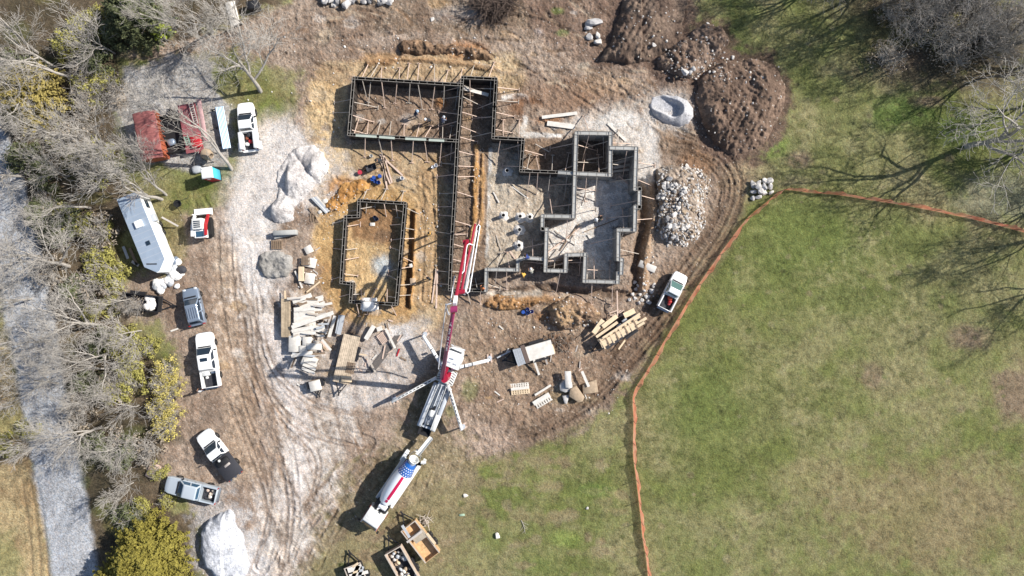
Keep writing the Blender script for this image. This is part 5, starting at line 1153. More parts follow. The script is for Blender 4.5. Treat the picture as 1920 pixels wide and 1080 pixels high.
bush('cedar_tree', 305, 62, _c(1.3,2.2,3500,mat('lime_leaf',(172,184,70),.85,var=.25,scale=2),5,80), 'small lime green bush below the dark evergreen at the top', 'bush')
bush('cedar_tree', 150, 545, _c(1.9,3.0,7000,M_cedd,6,120), 'dark green evergreen bush by the road left of the black utility trailer', 'bush')
bush('cedar_tree', 88, 400, _c(2.2,3.0,8000,M_cedd,7,140), 'dark green evergreen bush at the road bend left of the white trailer', 'bush')
def sh(R_, Hh, N, m, sd, size=.14, stems=16): return [('stems', tubes_mesh('stems', stem_segs(R_,Hh,stems,sd), M_twig, 3)), ('foliage', leaf_mesh('foliage', N, shrub_fun(R_,Hh), size, m, sd))]
YB = [sh(1.5,2.2,1200,M_yel,61,.13,26), sh(1.3,2.0,1000,M_yel,62,.13,26)]; GB = [sh(1.6,1.9,1500,M_ygr,63,.15,26), sh(1.4,1.6,1300,M_ygr,64,.14,26)]; BB = [sh(1.7,1.7,450,M_brn,65,.13,60), sh(1.4,1.5,350,M_brn,66,.13,60)]; DG = [sh(1.6,1.9,2200,M_cedd,67,.15,14)]
for k, (x, y, s_) in enumerate([(322,690,.9),(312,715,1.0),(324,742,.9),(305,765,1.0),(330,775,.8),(318,800,1.0),(335,718,.7)]):
    bush('yellow_bush', x, y, YB[k % 2], 'bright yellow leaved bush along the parking left of the crew cab pickup', 'bush', s_, 'yellow bushes along the parking')
gp = [(205,505,1.1),(190,480,1),(225,515,.9),(170,425,1.0),(120,410,1.1),(195,430,.9),(190,285,.9),(182,330,1.0),(170,300,.9),(262,655,1),(285,650,.9),(245,690,1),(215,575,.9),(180,590,1),(300,880,.8),(315,935,.8),(268,950,.8),(215,730,1),(255,720,1.1),(160,150,1),(170,180,.9),(205,160,.9),(120,260,1),(165,60,1.1),(190,40,1),(130,90,1),(240,640,1),(60,800,.8),(20,830,.8)]
for k, (x, y, s_) in enumerate(gp): bush('green_bush', x, y, GB[k % 2], 'yellow green leafy bush in the undergrowth of the left wood', 'bush', s_*random.uniform(.8,1.15), 'yellow green bushes in the wood')
for k in range(14):
    while True:
        x, y = random.uniform(20,320), random.uniform(20,930)
        if sdpoly(np.array([x]), np.array([y]), [(30,10),(540,10),(230,100),(225,330),(205,540),(215,620),(320,700),(315,820),(280,930),(190,960),(140,800),(100,600),(60,400),(10,250)])[0] < -4: break
    bush('brown_bush', x, y, BB[k % 2], 'grey brown twiggy bush without leaves in the undergrowth of the left wood', 'bush', random.uniform(.8,1.5), 'twiggy bushes in the wood')
for k, (x, y, s_) in enumerate([(150,560,1),(110,430,1.2),(130,410,1),(200,640,1),(190,830,1.1),(230,850,1.2),(60,300,1.2),(90,330,1),(255,970,1),(240,960,.9),(190,110,1.2),(235,60,1.2),(30,130,1.2),(180,720,1.1)]):
    bush('green_bush', x, y, DG[0], 'dark green bush in the shade of the left wood', 'bush', s_, 'dark green bushes in the wood')
for k, (x, y, s_) in enumerate([(1760,35,1.0),(1775,45,.9),(1745,70,.8)]): bush('green_bush', x, y, GB[k % 2], 'mossy yellow green bush under the dark trees in the upper right', 'bush', s_, 'mossy bushes upper right')
for k in range(16): bush('brown_bush', random.uniform(1650,1910), random.uniform(0,120), BB[k % 2], 'grey twiggy bush under the dark trees in the upper right', 'bush', random.uniform(.9,1.5), 'twiggy bushes upper right')
# ------------------------------------------------------------------ fence
M_net = bpy.data.materials.new('orange_net'); M_net.use_nodes = True
def mk_net():
    n = M_net.node_tree.nodes; l = M_net.node_tree.links; b = n['Principled BSDF']; out = n['Material Output']
    c = [.85,.2,.12,1]; b.inputs['Base Color'].default_value = c; b.inputs['Roughness'].default_value = .7
    tr = n.new('ShaderNodeBsdfTranslucent'); tr.inputs[0].default_value = c; tp = n.new('ShaderNodeBsdfTransparent')
    m1 = n.new('ShaderNodeMixShader'); m1.inputs[0].default_value = .6; l.new(b.outputs[0], m1.inputs[1]); l.new(tr.outputs[0], m1.inputs[2])
    tc = n.new('ShaderNodeTexCoord'); nz = n.new('ShaderNodeTexNoise'); nz.inputs['Scale'].default_value = 1.3; nz.inputs['Detail'].default_value = 8; l.new(tc.outputs['Object'], nz.inputs['Vector'])
    cr = n.new('ShaderNodeMix'); cr.data_type = 'RGBA'; cr.inputs['A'].default_value = (.85,.22,.14,1); cr.inputs['B'].default_value = (.85,.42,.30,1); mr = n.new('ShaderNodeMapRange'); mr.inputs['From Min'].default_value = .35; mr.inputs['From Max'].default_value = .65; l.new(nz.outputs['Fac'], mr.inputs['Value']); l.new(mr.outputs['Result'], cr.inputs['Factor']); l.new(cr.outputs['Result'], b.inputs['Base Color']); l.new(cr.outputs['Result'], tr.inputs[0])
    m2 = n.new('ShaderNodeMixShader'); m2.inputs[0].default_value = .32; l.new(m1.outputs[0], m2.inputs[1]); l.new(tp.outputs[0], m2.inputs[2]); l.new(m2.outputs[0], out.inputs[0])
mk_net()
FP = [(1985,452),(1920,436),(1860,420),(1780,402),(1700,386),(1640,377),(1572,366),(1520,362),(1467,357),(1438,378),(1400,410),(1360,462),(1328,507),(1300,548),(1270,598),(1240,648),(1212,696),(1188,737),(1188,790),(1187,850),(1193,900),(1200,960),(1205,1010),(1212,1050),(1217,1110)]
fe = thing('safety_fence', 'orange plastic net fence running round the building site', 'fence')
cp = curve(FP, 6); b = MB(); prev = None; posts = MB()
for k, q in enumerate(cp):
    p = P(*q, 0); z0 = gz(*q)+.05; sag = .06*math.sin(k*2.1)+.05*math.sin(k*.7); wv = Vector((math.sin(k*1.3)*.05, math.cos(k*1.7)*.05, 0))
    rad = Vector((p.x,p.y,0)); rad = rad.normalized() if rad.length > 1 else Vector((1,0,0)); tx = Vector((cp[min(k+1,len(cp)-1)][0]-cp[max(k-1,0)][0], -(cp[min(k+1,len(cp)-1)][1]-cp[max(k-1,0)][1]), 0)).normalized(); nn = Vector((-tx.y,tx.x,0)); nn = nn if nn.dot(Vector((1,.3,0))) > 0 else -nn
    base = Vector((p.x,p.y,0)); ln = .08+.05*math.sin(k*.9)+.04*math.sin(k*2.3)
    cur = (base+Vector((0,0,z0)), base+wv+nn*ln*.8+Vector((0,0,.5)), base-wv*.5+nn*(ln*1.9)+Vector((0,0,.86+sag)))
    if prev:
        b.quad(prev[0],cur[0],cur[1],prev[1]); b.quad(prev[1],cur[1],cur[2],prev[2])
    prev = cur
nt_ = b.build('netting', M_net, fe, 80)
for k, q in enumerate(cp):
    if k % 4 == 0: p = P(*q,0); pb = MB(); pb.bar((p.x,p.y,-.2),(p.x+.02,p.y,1.3),.05,.03); pb.build('post', mat('post_steel',(120,96,80),.7), fe)

# ------------------------------------------------------------------ people
SKIN = mat('skin', (190,140,110), .6); HAIR = mat('hair', (40,32,28), .8)
def person(px, py, label, shirt, trousers, hat=None, pose='stand', rz=0.0, z=None):
    """one continuous skinned body with clothing colours; hat or hair are children"""
    J = {}; E = []
    def j(n, p, r, par=None):
        J[n] = (len(J), Vector(p), r)
        if par: E.append((J[par][0], J[n][0]))
    lean = {'stand': .05, 'bend': .55, 'walk': .12}[pose]
    def tb(h, x=0, y=0): d = h-.95; return (x+math.sin(lean)*d, y, .95+math.cos(lean)*d)
    j('pelvis',(0,0,.95),.14); j('waist',tb(1.12),.125,'pelvis'); j('chest',tb(1.34),.155,'waist'); j('neck',tb(1.50,.02),.06,'chest'); j('chin',tb(1.57,.05),.075,'neck'); j('head',tb(1.66,.05),.105,'chin'); j('crown',tb(1.74,.04),.09,'head')
    hp = tb(1.64,.16); j('nose',hp,.022,'head')
    for s, nm in ((1,'l'),(-1,'r')):
        j(nm+'ear', tb(1.66,.03,s*.11), .02, 'head')
        st_ = .22*s if pose == 'walk' else .03*s
        j(nm+'hip',(0,s*.1,.88),.105,'pelvis'); j(nm+'knee',(st_+.04,s*.12,.48),.07,nm+'hip'); j(nm+'ank',(st_*1.5-.02,s*.13,.09),.048,nm+'knee'); j(nm+'toe',(st_*1.5+.16,s*.14,.05),.042,nm+'ank')
        j(nm+'sho',tb(1.42,0,s*.19),.075,'chest')
        if pose == 'bend': el = tb(1.15,.15,s*.27); wr = (el[0]+.22, s*.2, el[2]-.1)
        elif pose == 'walk': el = tb(1.15,.08*-s,s*.26); wr = (el[0]+.16, s*.26, el[2]-.2)
        else: el = tb(1.14,.02,s*.27); wr = (el[0]+.14, s*.24, el[2]-.2)
        j(nm+'elb',el,.048,nm+'sho'); j(nm+'wri',wr,.033,nm+'elb')
        dv = (Vector(wr)-Vector(el)).normalized(); sd_ = Vector((0,s,0)); pm = Vector(wr)+dv*.06; j(nm+'palm',pm,.034,nm+'wri')
        for f in range(4):
            o = dv.cross(sd_).normalized()*(f-1.5)*.022; L_ = (.07,.085,.08,.06)[f]
            j(f'{nm}f{f}a', pm+dv*.035+o, .010, nm+'palm'); j(f'{nm}f{f}b', pm+dv*(.035+L_)+o*1.15-sd_*.025, .008, f'{nm}f{f}a')
        j(nm+'tha', pm+dv.cross(sd_).normalized()*-.05+dv*.01, .011, nm+'palm'); j(nm+'thb', pm+dv.cross(sd_).normalized()*-.065+dv*.05-sd_*.02, .009, nm+'tha')
    me = bpy.data.meshes.new('person'); me.from_pydata([v[1] for v in J.values()], E, [])
    o = bpy.data.objects.new('person', me); COL.objects.link(o); md = o.modifiers.new('skin','SKIN'); sv = me.skin_vertices[0].data
    for i, (_, _, r) in enumerate(J.values()): sv[i].radius = (r, r); sv[i].use_root = (i == 0)
    ss = o.modifiers.new('sub','SUBSURF'); ss.levels = 1; ss.render_levels = 1
    bpy.context.view_layer.update(); m2 = bpy.data.meshes.new_from_object(o.evaluated_get(bpy.context.evaluated_depsgraph_get())); o.modifiers.clear(); o.data = m2
    m2.materials.clear()
    for m in (shirt, trousers, SKIN, M_blk): m2.materials.append(m)
    nk = Vector(tb(1.50,.02)); wl, wr_ = J['lwri'][1], J['rwri'][1]; up = Vector((math.sin(lean),0,math.cos(lean)))
    for f in m2.polygons:
        c = f.center; f.use_smooth = True
        if (c-nk).dot(up) > 0: k = 2
        elif min((c-wl).length,(c-wr_).length) < .16 and c.z < 1.3 and abs(c.y) > .15: k = 2
        elif c.z < .12: k = 3
        elif c.z < .98 and abs(c.y) < .24: k = 1
        else: k = 0
        f.material_index = k
    hc = Vector(tb(1.70,.04))
    b = MB()
    if hat: b.lathe([(-.01,.165),(0,.165),(.015,.135),(.07,.125),(.12,.09),(.145,.0)], hc-up*.0, up, 14); h = b.build('hat', hat, o, 50)
    else: b.lathe([(-.06,.118),(0,.125),(.05,.11),(.09,.06),(.105,0)], hc-Vector((.025,0,0)), up, 12); h = b.build('hair', HAIR, o, 50)
    p = P(px, py, 0); z = gz(px,py) if z is None else z; o.location = (p.x, p.y, z); o.rotation_euler = (0,0,rz)
    return tag(o, label, 'person', 'workers on the site')
TX = lambda n, c: mat('cloth_'+n, c, .9, var=.12, scale=8)
person(808,440,'worker in a tan jacket standing in the open strip right of the pool formwork',TX('tan',(226,178,96)),TX('jean',(70,78,98)),None,'stand',2.5)
person(806,523,'worker dressed in black standing alone below the tan jacketed one',TX('black',(34,34,38)),TX('black2',(40,40,44)),M_blk,'stand',1.2)
person(903,543,'worker in an orange vest beside the folded boom and grey wall corner',TX('orange',(236,140,86)),TX('sand',(206,186,160)),None,'bend',1.0)
person(990,485,'worker in a blue shirt standing on the grey wall beside the dark formwork',TX('blue',(52,74,140)),TX('pale',(176,186,200)),None,'bend',2.8,1.72)
person(1016,484,'worker with a white hard hat crouched against the grey house wall',TX('greyc',(150,152,150)),TX('greyd',(96,98,98)),M_white,'bend',.3)
person(984,514,'worker in a yellow vest bending over below the grey stepped wall',TX('yellow',(226,180,84)),TX('jean',(70,78,98)),None,'bend',3.6)
person(997,512,'worker in a pale shirt next to the yellow vested one',TX('palesh',(206,204,190)),TX('dkgrey',(70,72,74)),M_dirtyw,'bend',1.9)
person(1114,415,'worker with a white hat, leftmost of three standing on the concrete floor',TX('wht',(206,210,214)),TX('dkgrey',(70,72,74)),M_white,'stand',.6)
person(1118,412,'worker in dark clothes in the middle of three on the concrete floor',TX('black',(34,34,38)),TX('jean',(70,78,98)),None,'bend',.3)
person(1126,411,'worker in dark green, rightmost of three on the concrete floor',TX('dgreen',(58,72,66)),TX('black2',(40,40,44)),M_blk,'bend',3.4)
person(382,731,'person in a white shirt standing behind the tailgate of the crew cab pickup',TX('wht',(206,210,214)),TX('jean',(70,78,98)),None,'stand',1.6)
person(717,303,'worker in dark clothes beside the wheelbarrow on the clay',TX('dgrey2',(52,54,58)),TX('black2',(40,40,44)),M_blk,'bend',3.5)
person(780,219,'worker with a light blue hard hat in the upper left formwork',TX('navy',(56,66,88)),TX('jean',(70,78,98)),mat('hat_blue',(190,214,236),.4),'bend',.5)
person(808,229,'worker with a white hard hat kneeling near the light blue hatted one',TX('dgrey2',(52,54,58)),TX('black2',(40,40,44)),M_white,'bend',3.3)
person(832,233,'worker in grey in the shaded corner of the upper left formwork',TX('midgrey',(150,154,170)),TX('dkgrey',(70,72,74)),M_stl,'bend',1.2)
person(751,985,'worker in an orange top walking at the tongue of the plywood trailer',TX('orange2',(236,180,120)),TX('sand',(206,186,160)),None,'walk',1.7) if False else None

# ------------------------------------------------------------------ tube forms, buckets, tools
M_tube = mat('tube_white', (240,238,234), .6, k=.8); M_hole = mat('tube_shade', (46,42,40), .9)
def tubeform(px, py, hh, label):
    t = thing('tube_form', label, 'tube form', tuple(P(px,py,0))[:2]+(gz(px,py),), 0, 'cardboard tube forms for piers')
    b = MB(); b.lathe([(0,.21),(hh,.21),(hh,.185),(.05,.18),(.02,.0)], (0,0,0), (0,0,1), 18); b.build('tube', M_tube, t, 40)
    b = MB(); b.lathe([(0,.178),(.012,.0)], (0,0,hh-.28), (0,0,1), 16); b.build('hole_shade', M_hole, t)  # dark disc stands in for the shade down the open tube
    b = MB(); n = 18; rnd = random.Random(px); ring = [(math.cos(2*math.pi*k/n)*rnd.uniform(.5,.72), math.sin(2*math.pi*k/n)*rnd.uniform(.5,.72)) for k in range(n)]
    vs = [(x,y,0) for x,y in ring]+[(x*.72,y*.72,.14+rnd.uniform(-.03,.03)) for x,y in ring]+[(x*.4,y*.4,.24) for x,y in ring]
    b.rings([vs[:n],vs[n:2*n],vs[2*n:]]); b.build('gravel_collar', M_rockw, t)
for q in [(951,322,.9,'white tube form with a dark hole alone in the shade beside the dark wall'),(944,405,1.0,'white tube form furthest left in the row of three'),(975,407,1.0,'white tube form in the middle of the row of three'),(993,408,1.0,'white tube form furthest right in the row of three, on reddish soil'),(974,432,1.0,'white tube form standing just below the row of three'),(973,461,1.0,'lowest white tube form with the widest gravel collar')]: tubeform(*q)
M_blu = mat('bucket_blue', (52,92,178), .45); M_navy = mat('bucket_navy', (50,62,92), .5)
def bucket(px, py, m, label, r=.19, hh=.38, group=None, lid=False, name='bucket'):
    t = thing(name, label, 'bucket', tuple(P(px,py,0))[:2]+(gz(px,py),), random.uniform(0,6), group)
    b = MB(); b.lathe([(0,r*.85),(hh,r),(hh,r*.92),(.05,r*.78),(.05,0)] if not lid else [(0,r*.85),(hh,r),(hh+.02,r),(hh+.02,0)], (0,0,0), (0,0,1), 14); b.build('shell', m, t, 40)
    b = MB(); b.tube([Vector((math.cos(a)*r*1.05,.02,hh-.03-math.sin(a)*r*.8)) for a in [math.pi*k/8 for k in range(9)]], .009, 5); b.build('handle', M_chrome, t)
for i, (x, y) in enumerate([(699,337),(705,341),(713,331),(711,343),(702,334)]): bucket(x, y, M_blu, 'blue bucket in the cluster by the loose boards on the clay', .2, .38, 'blue buckets on the clay', i % 2 == 0)
for i, (x, y) in enumerate([(981,585),(989,580),(989,587),(997,584)]): bucket(x, y, M_blu, 'blue bucket in the cluster of four near the orange clay mound', .2, .4, 'blue buckets near the clay mound', i == 0)
bucket(707,411,M_navy,'navy bucket on the soil inside the pool formwork',.22,.42); bucket(704,408,M_navy,'second navy bucket touching the one inside the pool formwork',.2,.4)
bucket(676,324,mat('bucket_red',(206,66,84),.5),'red tub lying on the clay left of the wheelbarrow',.24,.36,None,True); bucket(755,335,M_pipe,'white bucket with a dark inside right of the loose boards',.2,.42)
bucket(818,311,M_pipe,'white bucket at the edge of the wall shadow, left of the long channel',.2,.4); bucket(812,314,M_pipe,'second white bucket beside the one at the wall shadow edge',.17,.35)
for i, (x, y) in enumerate([(849,538),(697,293)]): bucket(x, y, M_dirtyw, ['white bucket at the foot of the narrow channel','white bucket on the dusty clay above the wheelbarrow'][i], .18, .36)
# wheelbarrow
wb = thing('wheelbarrow', 'black wheelbarrow on the clay between the red tub and the loose boards', 'wheelbarrow', tuple(P(698,316,0))[:2]+(.02,), R(200))
b = MB(); b.rings([rrect(.35,.22,.1,.28), rrect(.55,.36,.14,.62), rrect(.52,.33,.13,.62), rrect(.33,.2,.1,.31)]); b.build('tray', M_bed, wb, 40)
b = MB(); b.tube([(.62,.0,.2),(.1,.2,.27),(-1.0,.3,.6)],.022,6); b.tube([(.62,.0,.2),(.1,-.2,.27),(-1.0,-.3,.6)],.022,6); b.build('frame', M_lumg, wb)
b = MB(); b.lathe([(-.05,.1),(-.05,.19),(.05,.19),(.05,.1)], (.66,0,.19), (0,1,0), 14); b.build('wheel', M_tyre, wb)
for s in (-1,1): b = MB(); b.bar((-.3,s*.2,.35),(-.35,s*.22,0),.04,.04); b.build('leg', M_dark, wb)
# plank helper: everything given by its photo end points, at its own height
def plank(a, b_, wpx, z, m, label, group=None, th=.05, name='plank', z1=None):
    z1 = z if z1 is None else z1
    p, q = P(a[0],a[1],z), P(b_[0],b_[1],z1); c = (p+q)/2; c.z = (z+z1)/2; d = q-p
    b = MB(); L = d.length; b.box((0,0,0), (L, wpx*K, th)); o = b.build(name, m); o.location = c
    o.rotation_euler = (0, -math.asin(max(-1,min(1,d.z/L))), math.atan2(d.y,d.x)); return tag(o, label, 'board', group)
M_wb = mat('whitewood', (232,226,216), .82, var=.24, scale=1.6, k=.72); M_wg = mat('weathered_wood', (206,198,190), .8, var=.2, scale=2); M_yw = mat('yellow_wood', (234,210,176), .78, var=.2, scale=1.8, k=.72); M_bw = mat('brown_wood', (150,128,106), .85, var=.25, scale=2); M_gp = mat('grey_panel', (196,200,204), .6, var=.15, scale=1.2)
for (a, b_, w_) in [((712,289),(755,329),3.2),((716,295),(726,354),3),((713,300),(732,345),2.8),((720,292),(735,343),2.6),((716,288),(724,340),2.2)]: plank(a,b_,w_,.1,M_lum,'long pinkish board lying loose on the clay by the blue buckets','loose boards on the clay')
for (a, b_, w_) in [((818,508),(810,568),2.6),((820,505),(818,578),3.2)]: plank(a,b_,w_,.08,M_lum,'long pinkish board lying beside the lower end of the narrow channel','boards by the channel')
plank((1016,220),(1082,212),6,.25,M_wb,'white board lying on the soil above the house forms, upper of two'); plank((1026,231),(1078,238),9,.2,M_wb,'wide white board lying on the soil above the house forms, lower of two')
plank((1140,231),(1174,264),5,.12,M_wb,'pale board lying diagonally outside the upper right of the house forms'); plank((867,165),(916,178),6,1.0,M_wb,'white plank lodged across the top of the narrow channel',z1=.7)
for (a, b_, w_) in [((1150,308),(1188,296),5),((1150,315),(1186,308),5),((1148,322),(1180,318),4)]: plank(a,b_,w_,.3,M_wg,'weathered plank leaning in the shaded corner of the house forms','planks in the house corner')
plank((1072,360),(1112,352),6,.08,M_wg,'weathered plank lying on the sunny floor of the house'); plank((1134,361),(1155,352),7,.1,M_wg,'short weathered plank on the shaded house floor'); plank((1025,475),(1090,425),2.4,.1,M_lum,'long thin pole lying on the house floor') ; plank((1046,440),(1080,458),3.6,.15,M_wb,'white board on the house floor near the stepped wall'); plank((1050,470),(1085,420),2,.14,M_bw,'dark thin pole lying on the house floor'); plank((1095,435),(1160,410),1.6,.1,M_bw,'thin dark rod on the shaded house floor')
for (a,b_) in [((1040,432),(1062,450)),((1068,446),(1052,470)),((1102,440),(1118,470)),((1126,470),(1142,500)),((1105,500),(1128,506)),((1100,360),(1092,385)),((1120,375),(1142,380)),((1160,330),(1178,345)),((930,440),(940,470)),((955,470),(968,488)),((925,360),(936,380)),((960,350),(990,372)),((1030,440),(1040,462)),((1140,400),(1165,395)),((1090,262),(1112,276)),((1100,300),(1130,294)),((1004,270),(1030,285))]:
    plank(a,b_,random.uniform(1.6,3),.08,random.choice([M_lum,M_lumg,M_wg,M_wb]),'loose board lying on the floor inside the grey house forms','loose boards inside the house forms')
# the big lumber heap: boards across, slabs, bricks
LG = 'boards in the big lumber heap'
def L(a,b_,w_,z,m=M_wb,lab='white board in the big lumber heap left of the flat trailer',th=.06): return plank(a,b_,w_,z,m,lab,LG,th)
for (a,b_,w_,z) in [((549,566),(584,553),8,.95),((560,570),(606,560),7,.85),((562,575),(598,569),6,.9),((551,581),(590,577),8,1.0),((551,590),(590,588),11,.85),((551,600),(591,598),9,.9),((549,609),(612,592),6,1.15),((547,614),(625,586),7,1.25),((547,621),(588,613),7,1.0),((550,627),(592,622),9,.9),((586,612),(602,617),8,.8),((583,616),(612,621),8,.95),((549,633),(568,632),14,.8),((592,560),(606,556),6,.9),((560,584),(604,579),6,.9),((551,606),(592,606),8,.7)]: L(a,b_,w_,z)
for (a,b_,w_,z,m) in [((536,560),(536,632),16,.75,M_yw),((534,545),(535,560),3,.6,M_yw),((537,575),(534,620),5,.79,M_bw)]: plank(a,b_,w_,z,mat_planks('tan_ply',(196,176,148),.18,3,.2,'x') if w_ == 16 else m,'tan plank on the stack at the left side of the lumber heap','planks left of the lumber heap',.25 if w_ == 16 else .05)
for k in range(46):
    x, y = random.uniform(549,612), random.uniform(556,668); a_ = random.choice([random.gauss(-.05,.2), random.gauss(-.05,.2), random.gauss(1.2,.5)]); Lb = random.uniform(8,30)
    L((x-math.cos(a_)*Lb/2,y-math.sin(a_)*Lb/2),(x+math.cos(a_)*Lb/2,y+math.sin(a_)*Lb/2),random.uniform(1.8,4.5),random.uniform(.3,1.05) if y > 630 else random.uniform(.6,1.32),random.choice([M_wb,M_wb,M_gp,M_wg,M_lumg,M_bw]),'white or grey board in the big lumber heap left of the flat trailer')
for k, (x, y, w_, h_, z, lab) in enumerate([(552,645,22,30,.9,'white block stack at the left of the lumber heap lower half'),(575,640,16,16,1.05,'white block in the middle of the lumber heap lower half'),(570,655,18,14,1.0,'square white block below the middle one in the lumber heap'),(588,650,26,12,1.1,'long white block right in the lumber heap lower half'),(582,638,12,10,.8,'tan square block in the lumber heap')]):
    p = P(x,y,z); crate('block_stack', (p.x,p.y,0), (w_*K,h_*K,z), M_wb if k < 4 else M_wg, lab, 'block stack', random.uniform(-.06,.06), .03)
for (a,b_,w_,z,m) in [((546,668),(586,660),6,1.0,M_wb),((548,663),(590,668),4,.9,M_gp),((585,664),(610,662),3,.8,M_bw),((596,640),(605,660),3,.5,M_lum),((602,640),(616,656),3,.5,M_lum),((608,636),(622,648),2.5,.4,M_bw),((590,626),(605,632),4,.7,M_wg),((610,602),(616,588),5,.6,M_wg),((546,690),(560,655),3,.4,M_bw)]: L(a,b_,w_,z,m,'short scrap board at the edge of the lumber heap')
for (a,b_,w_,z,m) in [((617,632),(628,592),6,.5,M_wb),((612,622),(620,590),4,.45,M_wg),((615,626),(624,590),3,.4,M_bw),((635,627),(643,591),8,.5,M_gp),((631,625),(637,591),5,.45,M_gp)]: plank(a,b_,w_,z,m,'grey or white board standing nearly upright in the photo between heap and flat trailer','boards beside the flat trailer')
crate('block_stack', tuple(P(579,678,.6))[:2]+(0,), (26*K,20*K,.7), M_wb, 'stack of two white panels below the lumber heap', 'panel stack', R(-24), .02)
for k in range(3): plank((566+k*2,690-k*7),(590+k*2,700-k*7),5,.76,M_wb,'white panel on the small stack below the lumber heap','panels below the lumber heap')
def pallet(px, py, wpx, hpx, rz, label, m=M_wg, z=0.0, n=6, group=None, load=None):
    p = P(px,py,z+.15); t = thing('pallet', label, 'pallet', (p.x,p.y,z+gz(px,py)), rz, group); w_, h_ = wpx*K, hpx*K
    for k in range(n): b = MB(); b.box((-w_/2+w_*(k+.5)/n,0,.13), (w_/n*.62,h_,.03)); b.build('slat', m, t)
    for s in (-.45,0,.45): b = MB(); b.box((0,h_*s,.06), (w_,.09,.1)); b.build('runner', m, t)
    return t
pallet(519,459,22,16,0,'brown slatted pallet by the slurry mound, left of the pool',M_bw); pallet(573,489,16,16,0,'brown slatted pallet on white panels left of the pool formwork',M_bw,.35)
for (x,y,w_,h_,rz_,z,lab) in [(578,468,14,14,.5,.3,'white square panel lying tilted above the brown pallet'),(580,492,24,18,-.2,.3,'white panel under the brown pallet left of the pool'),(580,522,18,20,-.15,.3,'white square panel below the brown pallet'),(533,436,42,9,.05,.9,'long pale concrete barrier beside the gravel pile')]:
    p = P(x,y,z); crate('panel', (p.x,p.y,0), (w_*K,h_*K,z), M_wb if x != 533 else M_conc, lab, 'panel' if x != 533 else 'barrier', rz_, .03)
plank((515,446),(545,440),4,.25,M_conc,'narrow concrete kerb at the foot of the barrier',None,.3); plank((565,500),(565,527),9,.45,M_yw,'tan timber beam beside the white panels left of the pool',None,.3); plank((553,508),(567,540),3,.3,M_wb,'thin white board crossing below the tan beam'); plank((575,548),(600,528),3,.15,M_yw,'thin yellow board below the white panels')
p = P(517,489,0); 
for k in range(4): plank((584+k*3.2,371-k*1.0),(612+k*2.0,400-k*1.5),2.4,.2,[M_gp,M_dirtyw,M_stl,M_wb][k],'metal pipe in the bundle on the grass right of the gravel pile','pipes by the gravel pile',.12)
for (a,b_) in [((579,390),(597,417)),((582,400),(583,415)),((586,401),(588,416)),((590,402),(593,417))]: plank(a,b_,2.5,.1,M_bw,'weathered stick in the small pile on the grass by the pipes','sticks by the pipes')
crate('panel', tuple(P(600,397,.1))[:2]+(0,), (.45,.35,.12), M_wb, 'small white square block next to the pipe bundle', 'block', .5); crate('panel', tuple(P(609,377,.2))[:2]+(0,), (.6,.5,.25), M_wb, 'crumpled white bag at the upper end of the pipe bundle', 'bag', .3, .08)
crate('panel', tuple(P(698,420.5,.1))[:2]+(0,), (.55,.36,.06), M_wb, 'small white card lying below the navy buckets', 'board', 0); crate('storage_box', tuple(P(774,528,.3))[:2]+(0,), (.6,.75,.3), mat('box_tan',(206,180,150),.7,var=.2,scale=4), 'tan pallet of boxes on the strip right of the pool formwork', 'box', .05); crate('storage_box', tuple(P(770,498,.3))[:2]+(0,), (.35,.4,.3), M_wb, 'white box in the trench right of the pool', 'box', .2)
# lower centre: pallets, blocks, rail bundle
pallet(974,723,36,8,.1,'pale slatted pallet upper half of the pair left of the slabs',M_wb,0,8); pallet(976,735,36,8,.1,'tan slatted pallet lower half of the pair left of the slabs',M_yw,0,8); plank((958,730),(992,726),5,.3,M_wb,'white board lying between the paired pallets')
plank((1003,741),(1033,722),4,.2,M_wb,'white beam lying above the tilted pallet'); pallet(1018,752,34,15,R(31),'tilted pale pallet half covered by a white board, left of the slabs',M_wb,0,7); plank((1000,757),(1030,739),8,.28,M_wb,'wide white board on the tilted pallet')
plank((1091,696),(1104,725),5,.75,M_wb,'white plank on the tan broken block right of the slabs')
plank((820,613),(850,578),0.1,.1,M_bw,'x') if False else None
plank((820,612),(832,609),6,.7,M_wb,'x') if False else None
for (a,b_,w_,z,m,lab) in [((686,636),(701,611),8,.5,M_wb,'white short beam lying right of the flat trailer'),((707,618),(716,615),8,.5,M_wb,'white block on the nailed panel right of the flat trailer'),((723,616),(741,653),4,.5,M_wb,'white plank lying across the bundle of rods'),((687,666),(704,698),3,.4,M_lumg,'tan plank lying across the lower end of the rods'),((675,664),(687,666),2.5,.5,M_yw,'short yellow stick at the edge of the flat trailer'),((717,673),(722,648),2.5,.15,M_lum,'thin tan lath beside the rods'),((744,668),(749,654),2.5,.12,M_red,'short red bar lying on the gravel'),((745,640),(752,628),2.4,.15,M_lum,'thin tan lath at the upper end of the rods'),((725,605),(728,618),2.5,.2,M_bw,'short dark stick above the nailed panel')]: plank(a,b_,w_,z,m,lab,None,.2 if w_ == 8 else .05)
for k in range(7): plank((685+k*2.6,700-k*.3),(741+k*2.6,629-k*.3),1.3,.08+.02*(k % 3),mat('rod_grey',(140,132,126),.7,.3),'long thin steel rod in the bundle left of the pump truck','steel rods by the pump truck',.03)
